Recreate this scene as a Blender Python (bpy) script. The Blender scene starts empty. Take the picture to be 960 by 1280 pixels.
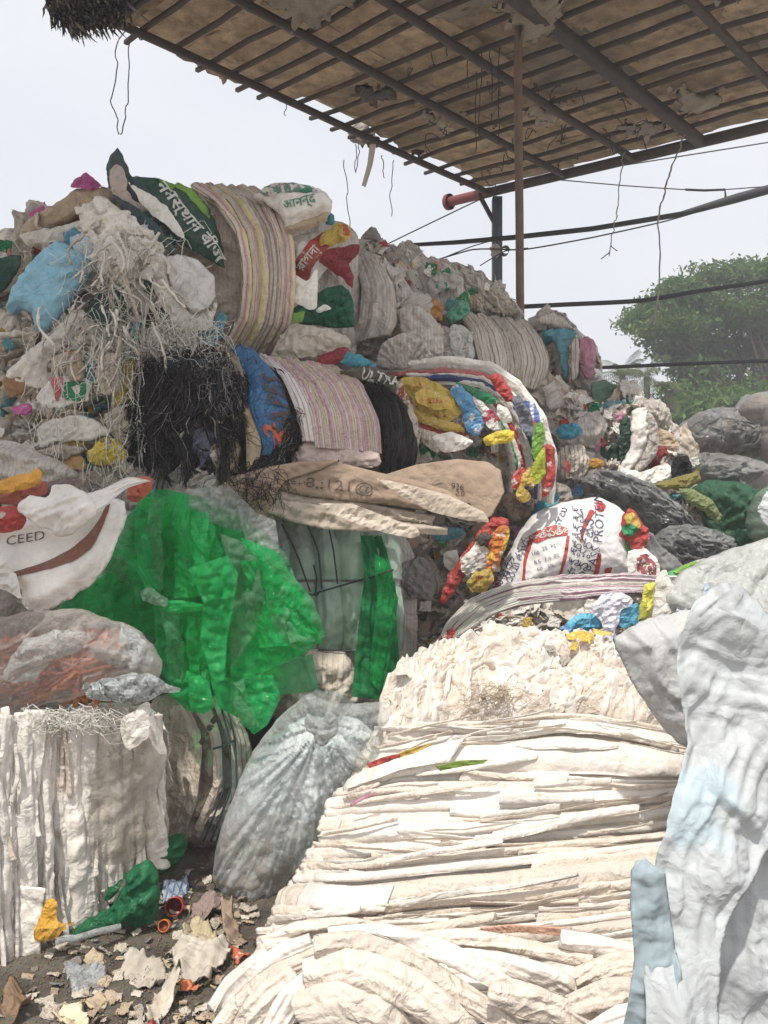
import bpy, math, random
import numpy as np
from mathutils import Vector, Matrix

# ------------------------------------------------------------------ camera, sky, sun, exposure
sc = bpy.context.scene
F = 967.0            # focal length in photograph pixels (960 x 1280)
EYE = 1.6
cam_d = bpy.data.cameras.new("camera"); cam = bpy.data.objects.new("camera", cam_d)
sc.collection.objects.link(cam); sc.camera = cam
cam.location = (0, 0, EYE); cam.rotation_euler = (math.radians(90), 0, 0)
cam_d.sensor_fit = 'VERTICAL'; cam_d.sensor_height = 24.0
cam_d.lens = 24.0 * F / 1280.0
cam_d.clip_start = 0.05; cam_d.clip_end = 2000
sc.view_settings.view_transform = 'Standard'; sc.view_settings.look = 'None'
sc.view_settings.exposure = 0.97; sc.view_settings.gamma = 1.0
SUN_EL, SUN_AZ = 60.0, -18.0       # azimuth measured from -Y (behind the camera) towards +X
sun_dir = Vector((math.sin(math.radians(SUN_AZ)) * math.cos(math.radians(SUN_EL)),
                  -math.cos(math.radians(SUN_AZ)) * math.cos(math.radians(SUN_EL)), math.sin(math.radians(SUN_EL))))
sd_ = bpy.data.lights.new("sun", 'SUN'); sd_.energy = 2.0; sd_.angle = math.radians(1.2); sd_.color = (1.0, 0.95, 0.87)
sun = bpy.data.objects.new("sun", sd_); sc.collection.objects.link(sun)
sun.rotation_euler = sun_dir.to_track_quat('Z', 'Y').to_euler()
world = bpy.data.worlds.new("World"); sc.world = world; world.use_nodes = True
nt = world.node_tree; nt.nodes.clear()
w_out = nt.nodes.new('ShaderNodeOutputWorld'); w_bg = nt.nodes.new('ShaderNodeBackground')
w_sky = nt.nodes.new('ShaderNodeTexSky'); w_sky.sky_type = 'NISHITA'; w_sky.sun_disc = False
w_sky.sun_elevation = math.radians(SUN_EL); w_sky.sun_rotation = math.radians(180 - SUN_AZ)
w_sky.dust_density = 6.0; w_sky.air_density = 1.2
w_tc = nt.nodes.new('ShaderNodeTexCoord'); w_no = nt.nodes.new('ShaderNodeTexNoise')
w_no.inputs['Scale'].default_value = 1.6; w_no.inputs['Detail'].default_value = 4.0
w_map = nt.nodes.new('ShaderNodeMapping'); w_map.inputs['Scale'].default_value = (1, 1, 2.4)
nt.links.new(w_tc.outputs['Generated'], w_map.inputs['Vector']); nt.links.new(w_map.outputs[0], w_no.inputs['Vector'])
w_cr = nt.nodes.new('ShaderNodeValToRGB')      # thin overcast: two pale greys
w_cr.color_ramp.elements[0].position = 0.35; w_cr.color_ramp.elements[0].color = (4.7, 4.87, 5.25, 1)
w_cr.color_ramp.elements[1].position = 0.68; w_cr.color_ramp.elements[1].color = (5.4, 5.42, 5.62, 1)
nt.links.new(w_no.outputs['Fac'], w_cr.inputs['Fac'])
w_mix = nt.nodes.new('ShaderNodeMixRGB'); w_mix.inputs['Fac'].default_value = 0.86
nt.links.new(w_sky.outputs[0], w_mix.inputs[1]); nt.links.new(w_cr.outputs[0], w_mix.inputs[2])
w_bg.inputs['Strength'].default_value = 0.1
nt.links.new(w_mix.outputs[0], w_bg.inputs['Color']); nt.links.new(w_bg.outputs[0], w_out.inputs['Surface'])
sc.cycles.max_bounces = 6; sc.cycles.transparent_max_bounces = 16; sc.cycles.diffuse_bounces = 4

# ------------------------------------------------------------------ helpers
COL = sc.collection
rnd = random.Random(7)
def W(px, py, Y):
    return np.array([(px - 480) / F * Y, Y, EYE - (py - 640) / F * Y])

def _hash(ix, iy, iz, seed):
    h = (ix.astype(np.int64) * 374761393 + iy.astype(np.int64) * 668265263 + iz.astype(np.int64) * 2147483647 + seed * 974711) & 0xffffffff
    h = ((h ^ (h >> 13)) * 1274126177) & 0xffffffff
    h = ((h ^ (h >> 16)) * 2246822519) & 0xffffffff
    return ((h ^ (h >> 15)) & 0xffffff) / float(0xffffff)
def vn(x, y, seed=0, z=None):
    x = np.asarray(x, float); y = np.asarray(y, float) + 0 * x
    ix = np.floor(x); iy = np.floor(y); fx = x - ix; fy = y - iy
    fx = fx * fx * fx * (fx * (fx * 6 - 15) + 10); fy = fy * fy * fy * (fy * (fy * 6 - 15) + 10)
    zz = np.zeros_like(ix) + 3
    if z is None:
        a = _hash(ix, iy, zz, seed); b = _hash(ix + 1, iy, zz, seed); c = _hash(ix, iy + 1, zz, seed); d = _hash(ix + 1, iy + 1, zz, seed)
        return ((a * (1 - fx) + b * fx) * (1 - fy) + (c * (1 - fx) + d * fx) * fy) * 2 - 1
    z = np.asarray(z, float) + 0 * x; iz = np.floor(z); fz = z - iz; fz = fz * fz * (3 - 2 * fz); r = 0
    for k, wk in ((0, 1 - fz), (1, fz)):
        a = _hash(ix, iy, iz + k, seed); b = _hash(ix + 1, iy, iz + k, seed); c = _hash(ix, iy + 1, iz + k, seed); d = _hash(ix + 1, iy + 1, iz + k, seed)
        r = r + wk * (((a * (1 - fx) + b * fx) * (1 - fy) + (c * (1 - fx) + d * fx) * fy) * 2 - 1)
    return r
def fbm(x, y, o=4, seed=0, z=None, g=0.5):
    s = 0; a = 1.0; t = 0
    for k in range(o):
        s = s + a * vn(x * 2 ** k, y * 2 ** k, seed + k * 17, None if z is None else z * 2 ** k); t += a; a *= g
    return s / t
def ridge(x, y, seed=0, z=None):
    return 1 - 2.2 * np.abs(vn(x, y, seed, z))
def tri(x):
    return np.abs(x - np.floor(x) - 0.5) * 4 - 1
def crumple(u, v, s, seed):
    """height of crumpled stiff sheet: warped facets at feature size s (about -1..1)"""
    r = random.Random(seed * 31 + 5)
    x = u / s + 0.35 * vn(u / s * .8, v / s * .8, seed + 91); y = v / s + 0.35 * vn(u / s * .8, v / s * .8, seed + 57)
    h = 0; T = 0
    for k in range(7):
        an = r.uniform(0, math.pi); f = 0.35 * 1.45 ** k; a = 1 / f ** 0.85
        q = (x * math.cos(an) + y * math.sin(an)) * f + r.uniform(0, 9)
        m = 0.5 + 0.5 * vn(x * f * .6, y * f * .6, seed + k * 7)
        h = h + a * m * tri(q + 0.25 * vn(x * f * .5, y * f * .5, seed + 40 + k)); T += a * .6
    return h / T
def pleat(u, v, f, ang, seed, an=0.13, warp=0.25):
    """long sharp folds running along direction ang (degrees)"""
    c, s = math.cos(math.radians(ang)), math.sin(math.radians(ang))
    al = u * c + v * s; q = -u * s + v * c
    q = q + warp / f * vn(al * f * .25, q * f * .25, seed + 5)
    h = 0.6 * ridge(q * f, al * f * an, seed) + 0.3 * ridge(q * f * 2.3, al * f * an * 1.6, seed + 1) + 0.16 * ridge(q * f * 5.1, al * f * an * 3, seed + 2)
    return h - .25

def shingle(u, v, f, ang, seed, warp=1.1):
    """overlapping layer edges: slow rise, sudden drop"""
    c, s = math.cos(math.radians(ang)), math.sin(math.radians(ang)); al = u * c + v * s; q = -u * s + v * c
    x = q * f + warp * fbm(al * f * .35, q * f * .35, 3, seed) + .3 * vn(al * f * 1.5, q * f, seed + 2)
    k = np.floor(x); t = x - k; am = .45 + .55 * _hash(k, k * 0, k * 0, seed)
    am = am * np.clip(1.2 * vn(al * f * .3, k * 1.7, seed + 4) + .75, 0, 1.3)
    return am * (np.clip(t / .88, 0, 1) - np.clip((t - .88) / .12, 0, 1)) - .4

def spline(pts, n, closed=True):
    P = np.array(pts, float); m = len(P); out = []
    seg = np.linalg.norm(np.diff(np.vstack([P, P[:1]]) if closed else P, axis=0)[:, :2], axis=1)
    tot = seg.sum(); cnt = len(seg)
    for i in range(cnt):
        k = max(1, int(round(n * seg[i] / tot)))
        p1 = P[i]; p2 = P[(i + 1) % m]
        p0 = P[(i - 1) % m] if (closed or i > 0) else p1; p3 = P[(i + 2) % m] if (closed or i + 2 < m) else p2
        t = np.arange(k)[:, None] / k
        q = 0.5 * ((2 * p1) + (-p0 + p2) * t + (2 * p0 - 5 * p1 + 4 * p2 - p3) * t ** 2 + (-p0 + 3 * p1 - 3 * p2 + p3) * t ** 3)
        lin = p1 + (p2 - p1) * t
        out.append(q * .5 + lin * .5)
    if not closed: out.append(P[-1:])
    return np.vstack(out)
def resample(P, n):
    d = np.r_[0, np.cumsum(np.linalg.norm(np.diff(P, axis=0), axis=1))]; t = np.linspace(0, d[-1], n)
    return np.stack([np.interp(t, d, P[:, k]) for k in range(P.shape[1])], 1), d[-1]

def mesh_np(name, V, Q, uv=None, tris=None):
    """fast mesh from numpy arrays (quads Q, tris)"""
    me = bpy.data.meshes.new(name)
    Q = np.zeros((0, 4), int) if Q is None else np.asarray(Q, int); T = np.zeros((0, 3), int) if tris is None else np.asarray(tris, int)
    nl = Q.size + T.size; npol = len(Q) + len(T)
    me.vertices.add(len(V)); me.vertices.foreach_set('co', np.asarray(V, np.float32).ravel())
    me.loops.add(nl); li = np.r_[Q.ravel(), T.ravel()].astype(np.int32); me.loops.foreach_set('vertex_index', li)
    me.polygons.add(npol); st = np.r_[np.arange(len(Q)) * 4, Q.size + np.arange(len(T)) * 3].astype(np.int32)
    me.polygons.foreach_set('loop_start', st)
    me.polygons.foreach_set('use_smooth', np.ones(npol, bool))
    if uv is not None:
        l = me.uv_layers.new(name='UVMap'); l.data.foreach_set('uv', np.asarray(uv, np.float32)[li].ravel())
    me.update(calc_edges=True); me.validate()
    return me
def link(name, me, mat=None, parent=None, kind=None):
    o = bpy.data.objects.new(name, me); COL.objects.link(o)
    if mat is not None and me is not None:
        if len(me.materials) == 0: me.materials.append(mat)
        elif me.materials[0] != mat: o.material_slots[0].link = 'OBJECT'; o.material_slots[0].material = mat
    if parent is not None: o.parent = parent; o.matrix_parent_inverse = parent.matrix_basis.inverted()
    if kind: o['kind'] = kind
    return o
def tag(o, label, cat, group=None):
    o['label'] = label; o['category'] = cat
    if group: o['group'] = group
    return o
def thing(name, loc, label, cat, group=None):
    o = bpy.data.objects.new(name, None); COL.objects.link(o); o.location = loc; o.empty_display_size = .05
    return tag(o, label, cat, group)

def poly_sd(P, poly):
    """distance, nearest point, inside for points P (N,2)"""
    A = poly; B = np.roll(poly, -1, 0); D = B - A; L2 = (D ** 2).sum(1) + 1e-12
    best = np.full(len(P), 1e9); near = np.zeros((len(P), 2)); ins = np.zeros(len(P), bool)
    for i in range(len(A)):
        t = np.clip(((P - A[i]) @ D[i]) / L2[i], 0, 1); q = A[i] + t[:, None] * D[i]
        d = ((P - q) ** 2).sum(1); m = d < best; best[m] = d[m]; near[m] = q[m]
        c = (A[i, 1] > P[:, 1]) != (B[i, 1] > P[:, 1])
        if c.any():
            xx = A[i, 0] + (P[:, 1] - A[i, 1]) / (D[i, 1] if abs(D[i, 1]) > 1e-12 else 1e-12) * D[i, 0]
            ins ^= c & (P[:, 0] < xx)
    return np.sqrt(best), near, ins
def poly_grid(poly, h):
    lo = poly.min(0) - h; hi = poly.max(0) + h
    nx = int((hi[0] - lo[0]) / h) + 2; ny = int((hi[1] - lo[1]) / h) + 2
    gx, gy = np.meshgrid(lo[0] + np.arange(nx) * h, lo[1] + np.arange(ny) * h, indexing='ij')
    P = np.stack([gx.ravel(), gy.ravel()], 1)
    cx = (gx[:-1, :-1] + h / 2).ravel(); cy = (gy[:-1, :-1] + h / 2).ravel()
    _, _, ins = poly_sd(np.stack([cx, cy], 1), poly)
    i, j = np.meshgrid(np.arange(nx - 1), np.arange(ny - 1), indexing='ij'); i = i.ravel()[ins]; j = j.ravel()[ins]
    Q = np.stack([i * ny + j, (i + 1) * ny + j, (i + 1) * ny + j + 1, i * ny + j + 1], 1)
    used, inv = np.unique(Q.ravel(), return_inverse=True); Q = inv.reshape(-1, 4); P = P[used]
    cnt = np.bincount(Q.ravel(), minlength=len(P)); bd = cnt < 4
    d, near, _ = poly_sd(P, poly); P[bd] = near[bd]; d[bd] = 0
    return P, Q, bd, d

# ------------------------------------------------------------------ simulated crumpled sheets (periodic tiles used as vector relief)
def sim_tile(seed, comp=(.85, .85), N=144, press=1.0, bd=.2, it=(220, 160, 120)):
    """squeeze an inextensible periodic sheet until it buckles; returns offsets (N, N, 3) in tile units"""
    g = np.random.default_rng(seed); P = None; n = N // 4
    for lv in range(3):
        if P is None:
            i, j = np.meshgrid(np.arange(n) / n, np.arange(n) / n, indexing='ij'); z = np.zeros((n, n))
            for k in range(70):
                a, b = g.integers(-7, 8), g.integers(-7, 8)
                if a == 0 and b == 0: continue
                if comp[1] > .97: b = int(round(b * .25)) 
                if comp[0] > .97: a = int(round(a * .25))
                z += np.sin(2 * math.pi * (a * i + b * j) + g.uniform(0, 6.28)) / (a * a + b * b) ** .62 * g.normal()
            O = np.stack([np.zeros_like(z), np.zeros_like(z), z * .012], -1)
        else:
            O2 = np.zeros((n, n, 3)); O2[::2, ::2] = O; O2[1::2, ::2] = (O + np.roll(O, -1, 0)) / 2; O2[:, 1::2] = (O2[:, ::2] + np.roll(O2[:, ::2], -1, 1)) / 2; O = O2 + g.normal(0, .12 / n, (n, n, 3)) * [0.4, .4, 1]
        sx, sy = comp[0], comp[1]; r = 1.0 / n
        def sep(di, dj): return np.array([di * r * sx, dj * r * sy, 0.0])
        cons = [((1, 0), r, 1.0), ((0, 1), r, 1.0), ((1, 1), r * 1.41421, .35), ((1, -1), r * 1.41421, .35), ((2, 0), 2 * r, bd), ((0, 2), 2 * r, bd), ((4, 0), 4 * r, bd * .5), ((0, 4), 4 * r, bd * .5)]
        for t in range(it[lv]):
            D = np.zeros_like(O); C = 0
            for (di, dj), L, k in cons:
                Q = np.roll(O, (-di, -dj), (0, 1)) + sep(di, dj); d = Q - O; l = np.sqrt((d ** 2).sum(-1)) + 1e-9; e = (l - L) / l * k * .5
                if di + dj >= 2 or k < .3: e = np.minimum(e, 0) if k < .3 else e
                c = d * e[..., None]; D += c; D -= np.roll(c, (di, dj), (0, 1)); C += 2 * k
            O = O + D / (C * .5) * 1.25; O[..., 2] *= (1 - .004 * press); O[..., 2] -= O[..., 2].mean() * .5
        n *= 2
    return O

TILES = [sim_tile(1, (.9, .9)), sim_tile(12, (.84, .84)), sim_tile(3, (.82, .97)), sim_tile(4, (.95, .95)), sim_tile(25, (.88, .86))]
TSD = [t[..., 2].std() for t in TILES]
def relief(u, v, size, amp, ang, k, seed=0):
    """vector relief (du, dv, dz) in metres sampled from tile k, turned by ang degrees"""
    t = TILES[k]; n = len(t); c, s = math.cos(math.radians(ang)), math.sin(math.radians(ang)); wp = .10 * vn(u / size * 1.3, v / size * 1.3, seed + 3)
    x = ((u * c + v * s) / size + wp + seed * .137) % 1.0 * n; y = ((-u * s + v * c) / size - wp + seed * .291) % 1.0 * n
    i = np.floor(x).astype(int); j = np.floor(y).astype(int); fx = (x - i)[:, None]; fy = (y - j)[:, None]; i %= n; j %= n; i1 = (i + 1) % n; j1 = (j + 1) % n
    o = (t[i, j] * (1 - fx) + t[i1, j] * fx) * (1 - fy) + (t[i, j1] * (1 - fx) + t[i1, j1] * fx) * fy
    m = (.75 + .5 * vn(u / size * 1.1, v / size * 1.1, seed + 8)) * amp * size * .017 / TSD[k]
    return (o[:, 0] * c - o[:, 1] * s) * m, (o[:, 0] * s + o[:, 1] * c) * m, o[:, 2] * m

class Surf: pass
def folds_fn(cr=0, crs=.1, sh=None, pl=None, lump=None, rad=None, extra=None, seed=1):
    pls = [] if pl is None else (pl if isinstance(pl, list) else [pl])
    def f(u, v):
        z = np.zeros_like(u)
        if cr: z = z + cr * crumple(u, v, crs, seed)
        for k, p in enumerate(pls): z = z + p[0] * pleat(u, v, p[1], p[2], seed + 13 + k * 9, *(p[3:] if len(p) > 3 else ()))
        if sh:
            for k, p in enumerate(sh if isinstance(sh, list) else [sh]): z = z + p[0] * shingle(u, v, p[1], p[2], seed + 50 + k * 7, *(p[3:] if len(p) > 3 else ()))
        if lump: z = z + lump[0] * fbm(u / lump[1], v / lump[1], 3, seed + 3)
        if rad:
            du = u - rad[2]; dv = v - rad[3]; r = np.sqrt(du ** 2 + dv ** 2) + 1e-4; th = np.arctan2(dv, du)
            z = z + rad[0] * np.clip(r / .12, .1, 1) * (ridge(np.cos(th) * rad[1] + 9, np.sin(th) * rad[1] + r * 1.5, seed + 8) * .7 + .4 * ridge(np.cos(th) * rad[1] * 2.6, np.sin(th) * rad[1] * 2.6 + r * 2, seed + 9))
        if extra: z = z + extra(u, v)
        return z
    return f

def patch(name, outline, Y, mat, parent=None, bulge=.05, thick=None, tilt=(0, 0), h=.012, rag=0.006, prof=None, closed=True,
          edge=.15, sheet=None, sm=None, text=None, kind=None, rad=None, ends=None, smooth=True, **fk):
    """solid (or open sheet) whose outline stands on a plane through distance Y; tilt = dY/dX, dY/dZ of that plane"""
    seed = fk.setdefault('seed', abs(hash_name(name + str(outline[0]))) % 9973)
    o2 = np.array(outline, float)
    c0 = o2.mean(0); C = W(c0[0], c0[1], Y); a, b = tilt
    nrm = np.array([a, -1.0, b]); nrm /= np.linalg.norm(nrm)     # faces the camera side
    e1 = np.array([1.0, a, 0]); e1 /= np.linalg.norm(e1); e2 = np.cross(nrm, e1); e2 = -e2 if e2[2] < 0 else e2
    def to_uv(px, py):
        dr = np.stack([(px - 480) / F, np.ones_like(px), -(py - 640) / F], 1); O = np.array([0, 0, EYE])
        t = ((C - O) @ nrm) / (dr @ nrm); X = O + dr * t[:, None] - C
        return np.stack([X @ e1, X @ e2], 1)
    uvp = to_uv(o2[:, 0], o2[:, 1])
    poly = spline(uvp, max(40, int(len(uvp) * 8)) ) if smooth else uvp
    if rag:
        d = np.r_[0, np.cumsum(np.linalg.norm(np.diff(poly, axis=0), axis=1))]; nn = np.gradient(poly, axis=0); nn = np.stack([-nn[:, 1], nn[:, 0]], 1); nn /= np.linalg.norm(nn, axis=1)[:, None] + 1e-9
        poly = poly + nn * (rag * 1.6 * fbm(d / .035, d * 0 + 1, 2, seed))[:, None]
    pa = abs(np.sum(poly[:, 0] * np.roll(poly[:, 1], -1) - np.roll(poly[:, 0], -1) * poly[:, 1])) / 2
    facet = closed and pa < .045 and (sheet or (thick is not None and thick <= .06)) and not rad
    if facet: h = max(h, .0145)
    P, Q, bd, dist = poly_grid(poly, h)
    if rad: rr = to_uv(np.array([float(rad[2])]), np.array([float(rad[3])]))[0]; fk['rad'] = (rad[0], rad[1], rr[0], rr[1])
    if sheet is None: sheet = (not closed) or (thick is not None and thick <= .06)
    area = len(Q) * h * h
    if dd0(area) < .25: bulge *= .55
    if sheet: 
        edge = .75
        if 'sh' not in fk and area > .003 and closed:
            rs = random.Random(seed); a0 = fk['pl'][0][2] if isinstance(fk.get('pl'), list) else (fk['pl'][2] if fk.get('pl') else rs.uniform(0, 180)); k = min(1, math.sqrt(area) / .4); fk['sh'] = [(.022 * k + .003, 8 / (k + .2), a0 + rs.uniform(-25, 25))]
    else:
        fk['cr'] = fk.get('cr', 0) * .8
        if 'sh' not in fk and area > .01:
            rs = random.Random(seed); a0 = fk['pl'][0][2] if isinstance(fk.get('pl'), list) else (fk['pl'][2] if fk.get('pl') else rs.uniform(0, 180))
            k = min(1, math.sqrt(area) / .4); fk['sh'] = [(.030 * k + .006, 9 / (k + .25), a0 + rs.uniform(-25, 25)), (.014 * k + .003, 22 / (k + .25), a0 + rs.uniform(-50, 50))]
    rs = random.Random(seed + 1); dd = math.sqrt(area)
    if sm is None: sm = (1.0, 1.0)
    if isinstance(sm[0], (int, float)):
        b1 = min(.85, max(.3, dd * 1.5)); sm = [(b1, 1.25 * sm[0], rs.uniform(0, 180), rs.choice([0, 1, 4, 1])), (b1 * .42, 1.0 * sm[1], rs.uniform(0, 180), rs.choice([0, 3, 4, 1]))]
    ff = folds_fn(**fk); dm = dist.max(); wd = (prof or 0.55) * dm
    def zprof(d):
        q = np.clip(d / wd, 0, 1)
        return q * q * (3 - 2 * q) * .8 if sheet else .55 * np.sqrt(1 - (1 - q) ** 2) + .35 * q
    def ev(u, v, d):
        fade = np.clip(d / .02, edge, 1)
        z = bulge * zprof(d) + ff(u, v) * fade; du = 0; dv = 0
        for q, (sz_, am_, an_, k_) in enumerate(sm):
            a, b, c = relief(u, v, sz_, am_, an_, k_, seed % 97 + q); f2 = np.clip(d / .03, .3 if sheet else .1, 1); du = du + a * f2; dv = dv + b * f2; z = z + c * f2
        return C + (u + du)[:, None] * e1 + (v + dv)[:, None] * e2 + z[:, None] * nrm
    V = ev(P[:, 0], P[:, 1], dist); uv = P + np.array([seed % 7, seed % 5]); Qs = Q
    # orient to nrm
    if closed:
        th = thick if thick is not None else max(.02, bulge * .8)
        inn = np.where(~bd)[0]; mp = np.arange(len(P)); mp[inn] = len(P) + np.arange(len(inn))
        if sheet: B = V[inn] - (min(th, .05) * .12 + .002) * nrm
        else: B = C + P[inn, 0:1] * e1 + P[inn, 1:2] * e2 - (th * zprof(dist[inn]) + .004)[:, None] * nrm
        V = np.vstack([V, B]); uv = np.vstack([uv, uv[inn]]); Qs = np.vstack([Q, mp[Q][:, ::-1]])
    if np.dot(np.cross(e1, e2), nrm) < 0: Qs = Qs[:, ::-1]
    org = np.array(parent.matrix_basis.translation) if parent is not None else V.mean(0)
    o = link(name, mesh_np(name, V - org if parent is not None else V - org, Qs, uv), mat, None, kind)
    if facet and text is None: o.data.polygons.foreach_set('use_smooth', np.zeros(len(o.data.polygons), bool))
    if parent is not None: o.parent = parent
    else: o.location = org
    s = Surf(); s.o = o; s.ev = ev; s.to_uv = to_uv; s.poly = poly; s.n = nrm; s.e1 = e1; s.e2 = e2; s.org = org; s.parent = parent; s.P = P; s.dist = dist; s.V = V[:len(P)]; s.C = C
    s.root = parent or o
    return s
def dd0(a): return math.sqrt(a)
def hash_name(s):
    h = 5381
    for ch in s: h = (h * 33 + ord(ch)) & 0x7fffffff
    return h
def child(s, name, V, Q, mat, uv=None, tris=None, kind=None):
    """mesh given in world coordinates, linked as child of surface s's thing"""
    r = s.root if isinstance(s, Surf) else s
    org = np.array(r.matrix_basis.translation)
    o = link(name, mesh_np(name, V - org, Q, uv, tris), mat, None, kind); o.parent = r
    return o
def decal(s, name, outline, mat, off=.004, h=.01, rag=.002, smooth=True):
    """printed or stuck-on area that follows surface s"""
    o2 = np.array(outline, float); poly = s.to_uv(o2[:, 0], o2[:, 1])
    if smooth: poly = spline(poly, max(30, len(poly) * 6))
    if rag:
        dd = np.r_[0, np.cumsum(np.linalg.norm(np.diff(poly, axis=0), axis=1))]
        poly = poly + rag * np.stack([fbm(dd / .03, dd * 0, 2, 5), fbm(dd / .03, dd * 0 + 9, 2, 6)], 1)
    P, Q, bd, _ = poly_grid(poly, h); d, _, ins = poly_sd(P, s.poly); d = np.where(ins, d, 0)
    V = s.ev(P[:, 0], P[:, 1], d) + s.n * off
    if np.dot(np.cross(s.e1, s.e2), s.n) < 0: Q = Q[:, ::-1]
    return child(s, name, V, Q, mat, P)
def text_mesh(txt, size, width=1.0, bold=0.0):
    c = bpy.data.curves.new('lettering', 'FONT'); c.body = txt; c.size = size; c.align_x = 'CENTER'; c.align_y = 'CENTER'; c.offset = bold
    c.resolution_u = 2
    o = bpy.data.objects.new('lettering', c); COL.objects.link(o)
    dg = bpy.context.evaluated_depsgraph_get(); m = bpy.data.meshes.new_from_object(o.evaluated_get(dg))
    n = len(m.vertices); V = np.zeros(n * 3, np.float32); m.vertices.foreach_get('co', V); V = V.reshape(-1, 3)[:, :2].astype(float)
    m.calc_loop_triangles(); T = np.zeros(len(m.loop_triangles) * 3, np.int32); m.loop_triangles.foreach_get('vertices', T)
    bpy.data.objects.remove(o); bpy.data.curves.remove(c); bpy.data.meshes.remove(m)
    V[:, 0] *= width
    T = T.reshape(-1, 3)
    # refine long triangles so letters follow the folds
    for _ in range(2):
        a, b, c_ = V[T[:, 0]], V[T[:, 1]], V[T[:, 2]]
        L = np.maximum(np.linalg.norm(a - b, axis=1), np.maximum(np.linalg.norm(b - c_, axis=1), np.linalg.norm(a - c_, axis=1)))
        big = L > .018
        if not big.any(): break
        tb = T[big]; n0 = len(V); k = len(tb)
        V = np.vstack([V, (V[tb[:, 0]] + V[tb[:, 1]]) / 2, (V[tb[:, 1]] + V[tb[:, 2]]) / 2, (V[tb[:, 0]] + V[tb[:, 2]]) / 2])
        i = n0 + np.arange(k); j = i + k; l = j + k
        T = np.vstack([T[~big], np.stack([tb[:, 0], i, l], 1), np.stack([i, tb[:, 1], j], 1), np.stack([l, j, tb[:, 2]], 1), np.stack([i, j, l], 1)])
    return V, T
def text_on(s, txt, px, py, size, ang, mat, off=.006, width=1.0, bold=0.0, name='lettering'):
    V, T = text_mesh(txt, size, width, bold)
    if len(T) == 0: return
    c = s.to_uv(np.array([float(px)]), np.array([float(py)]))[0]; ca, sa = math.cos(math.radians(ang)), math.sin(math.radians(ang))
    U = np.stack([c[0] + V[:, 0] * ca - V[:, 1] * sa, c[1] + V[:, 0] * sa + V[:, 1] * ca], 1)
    d, _, ins = poly_sd(U, s.poly); d = np.where(ins, d, 0)
    X = s.ev(U[:, 0], U[:, 1], d) + s.n * off
    return child(s, name, X, None, mat, U, T)

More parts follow.
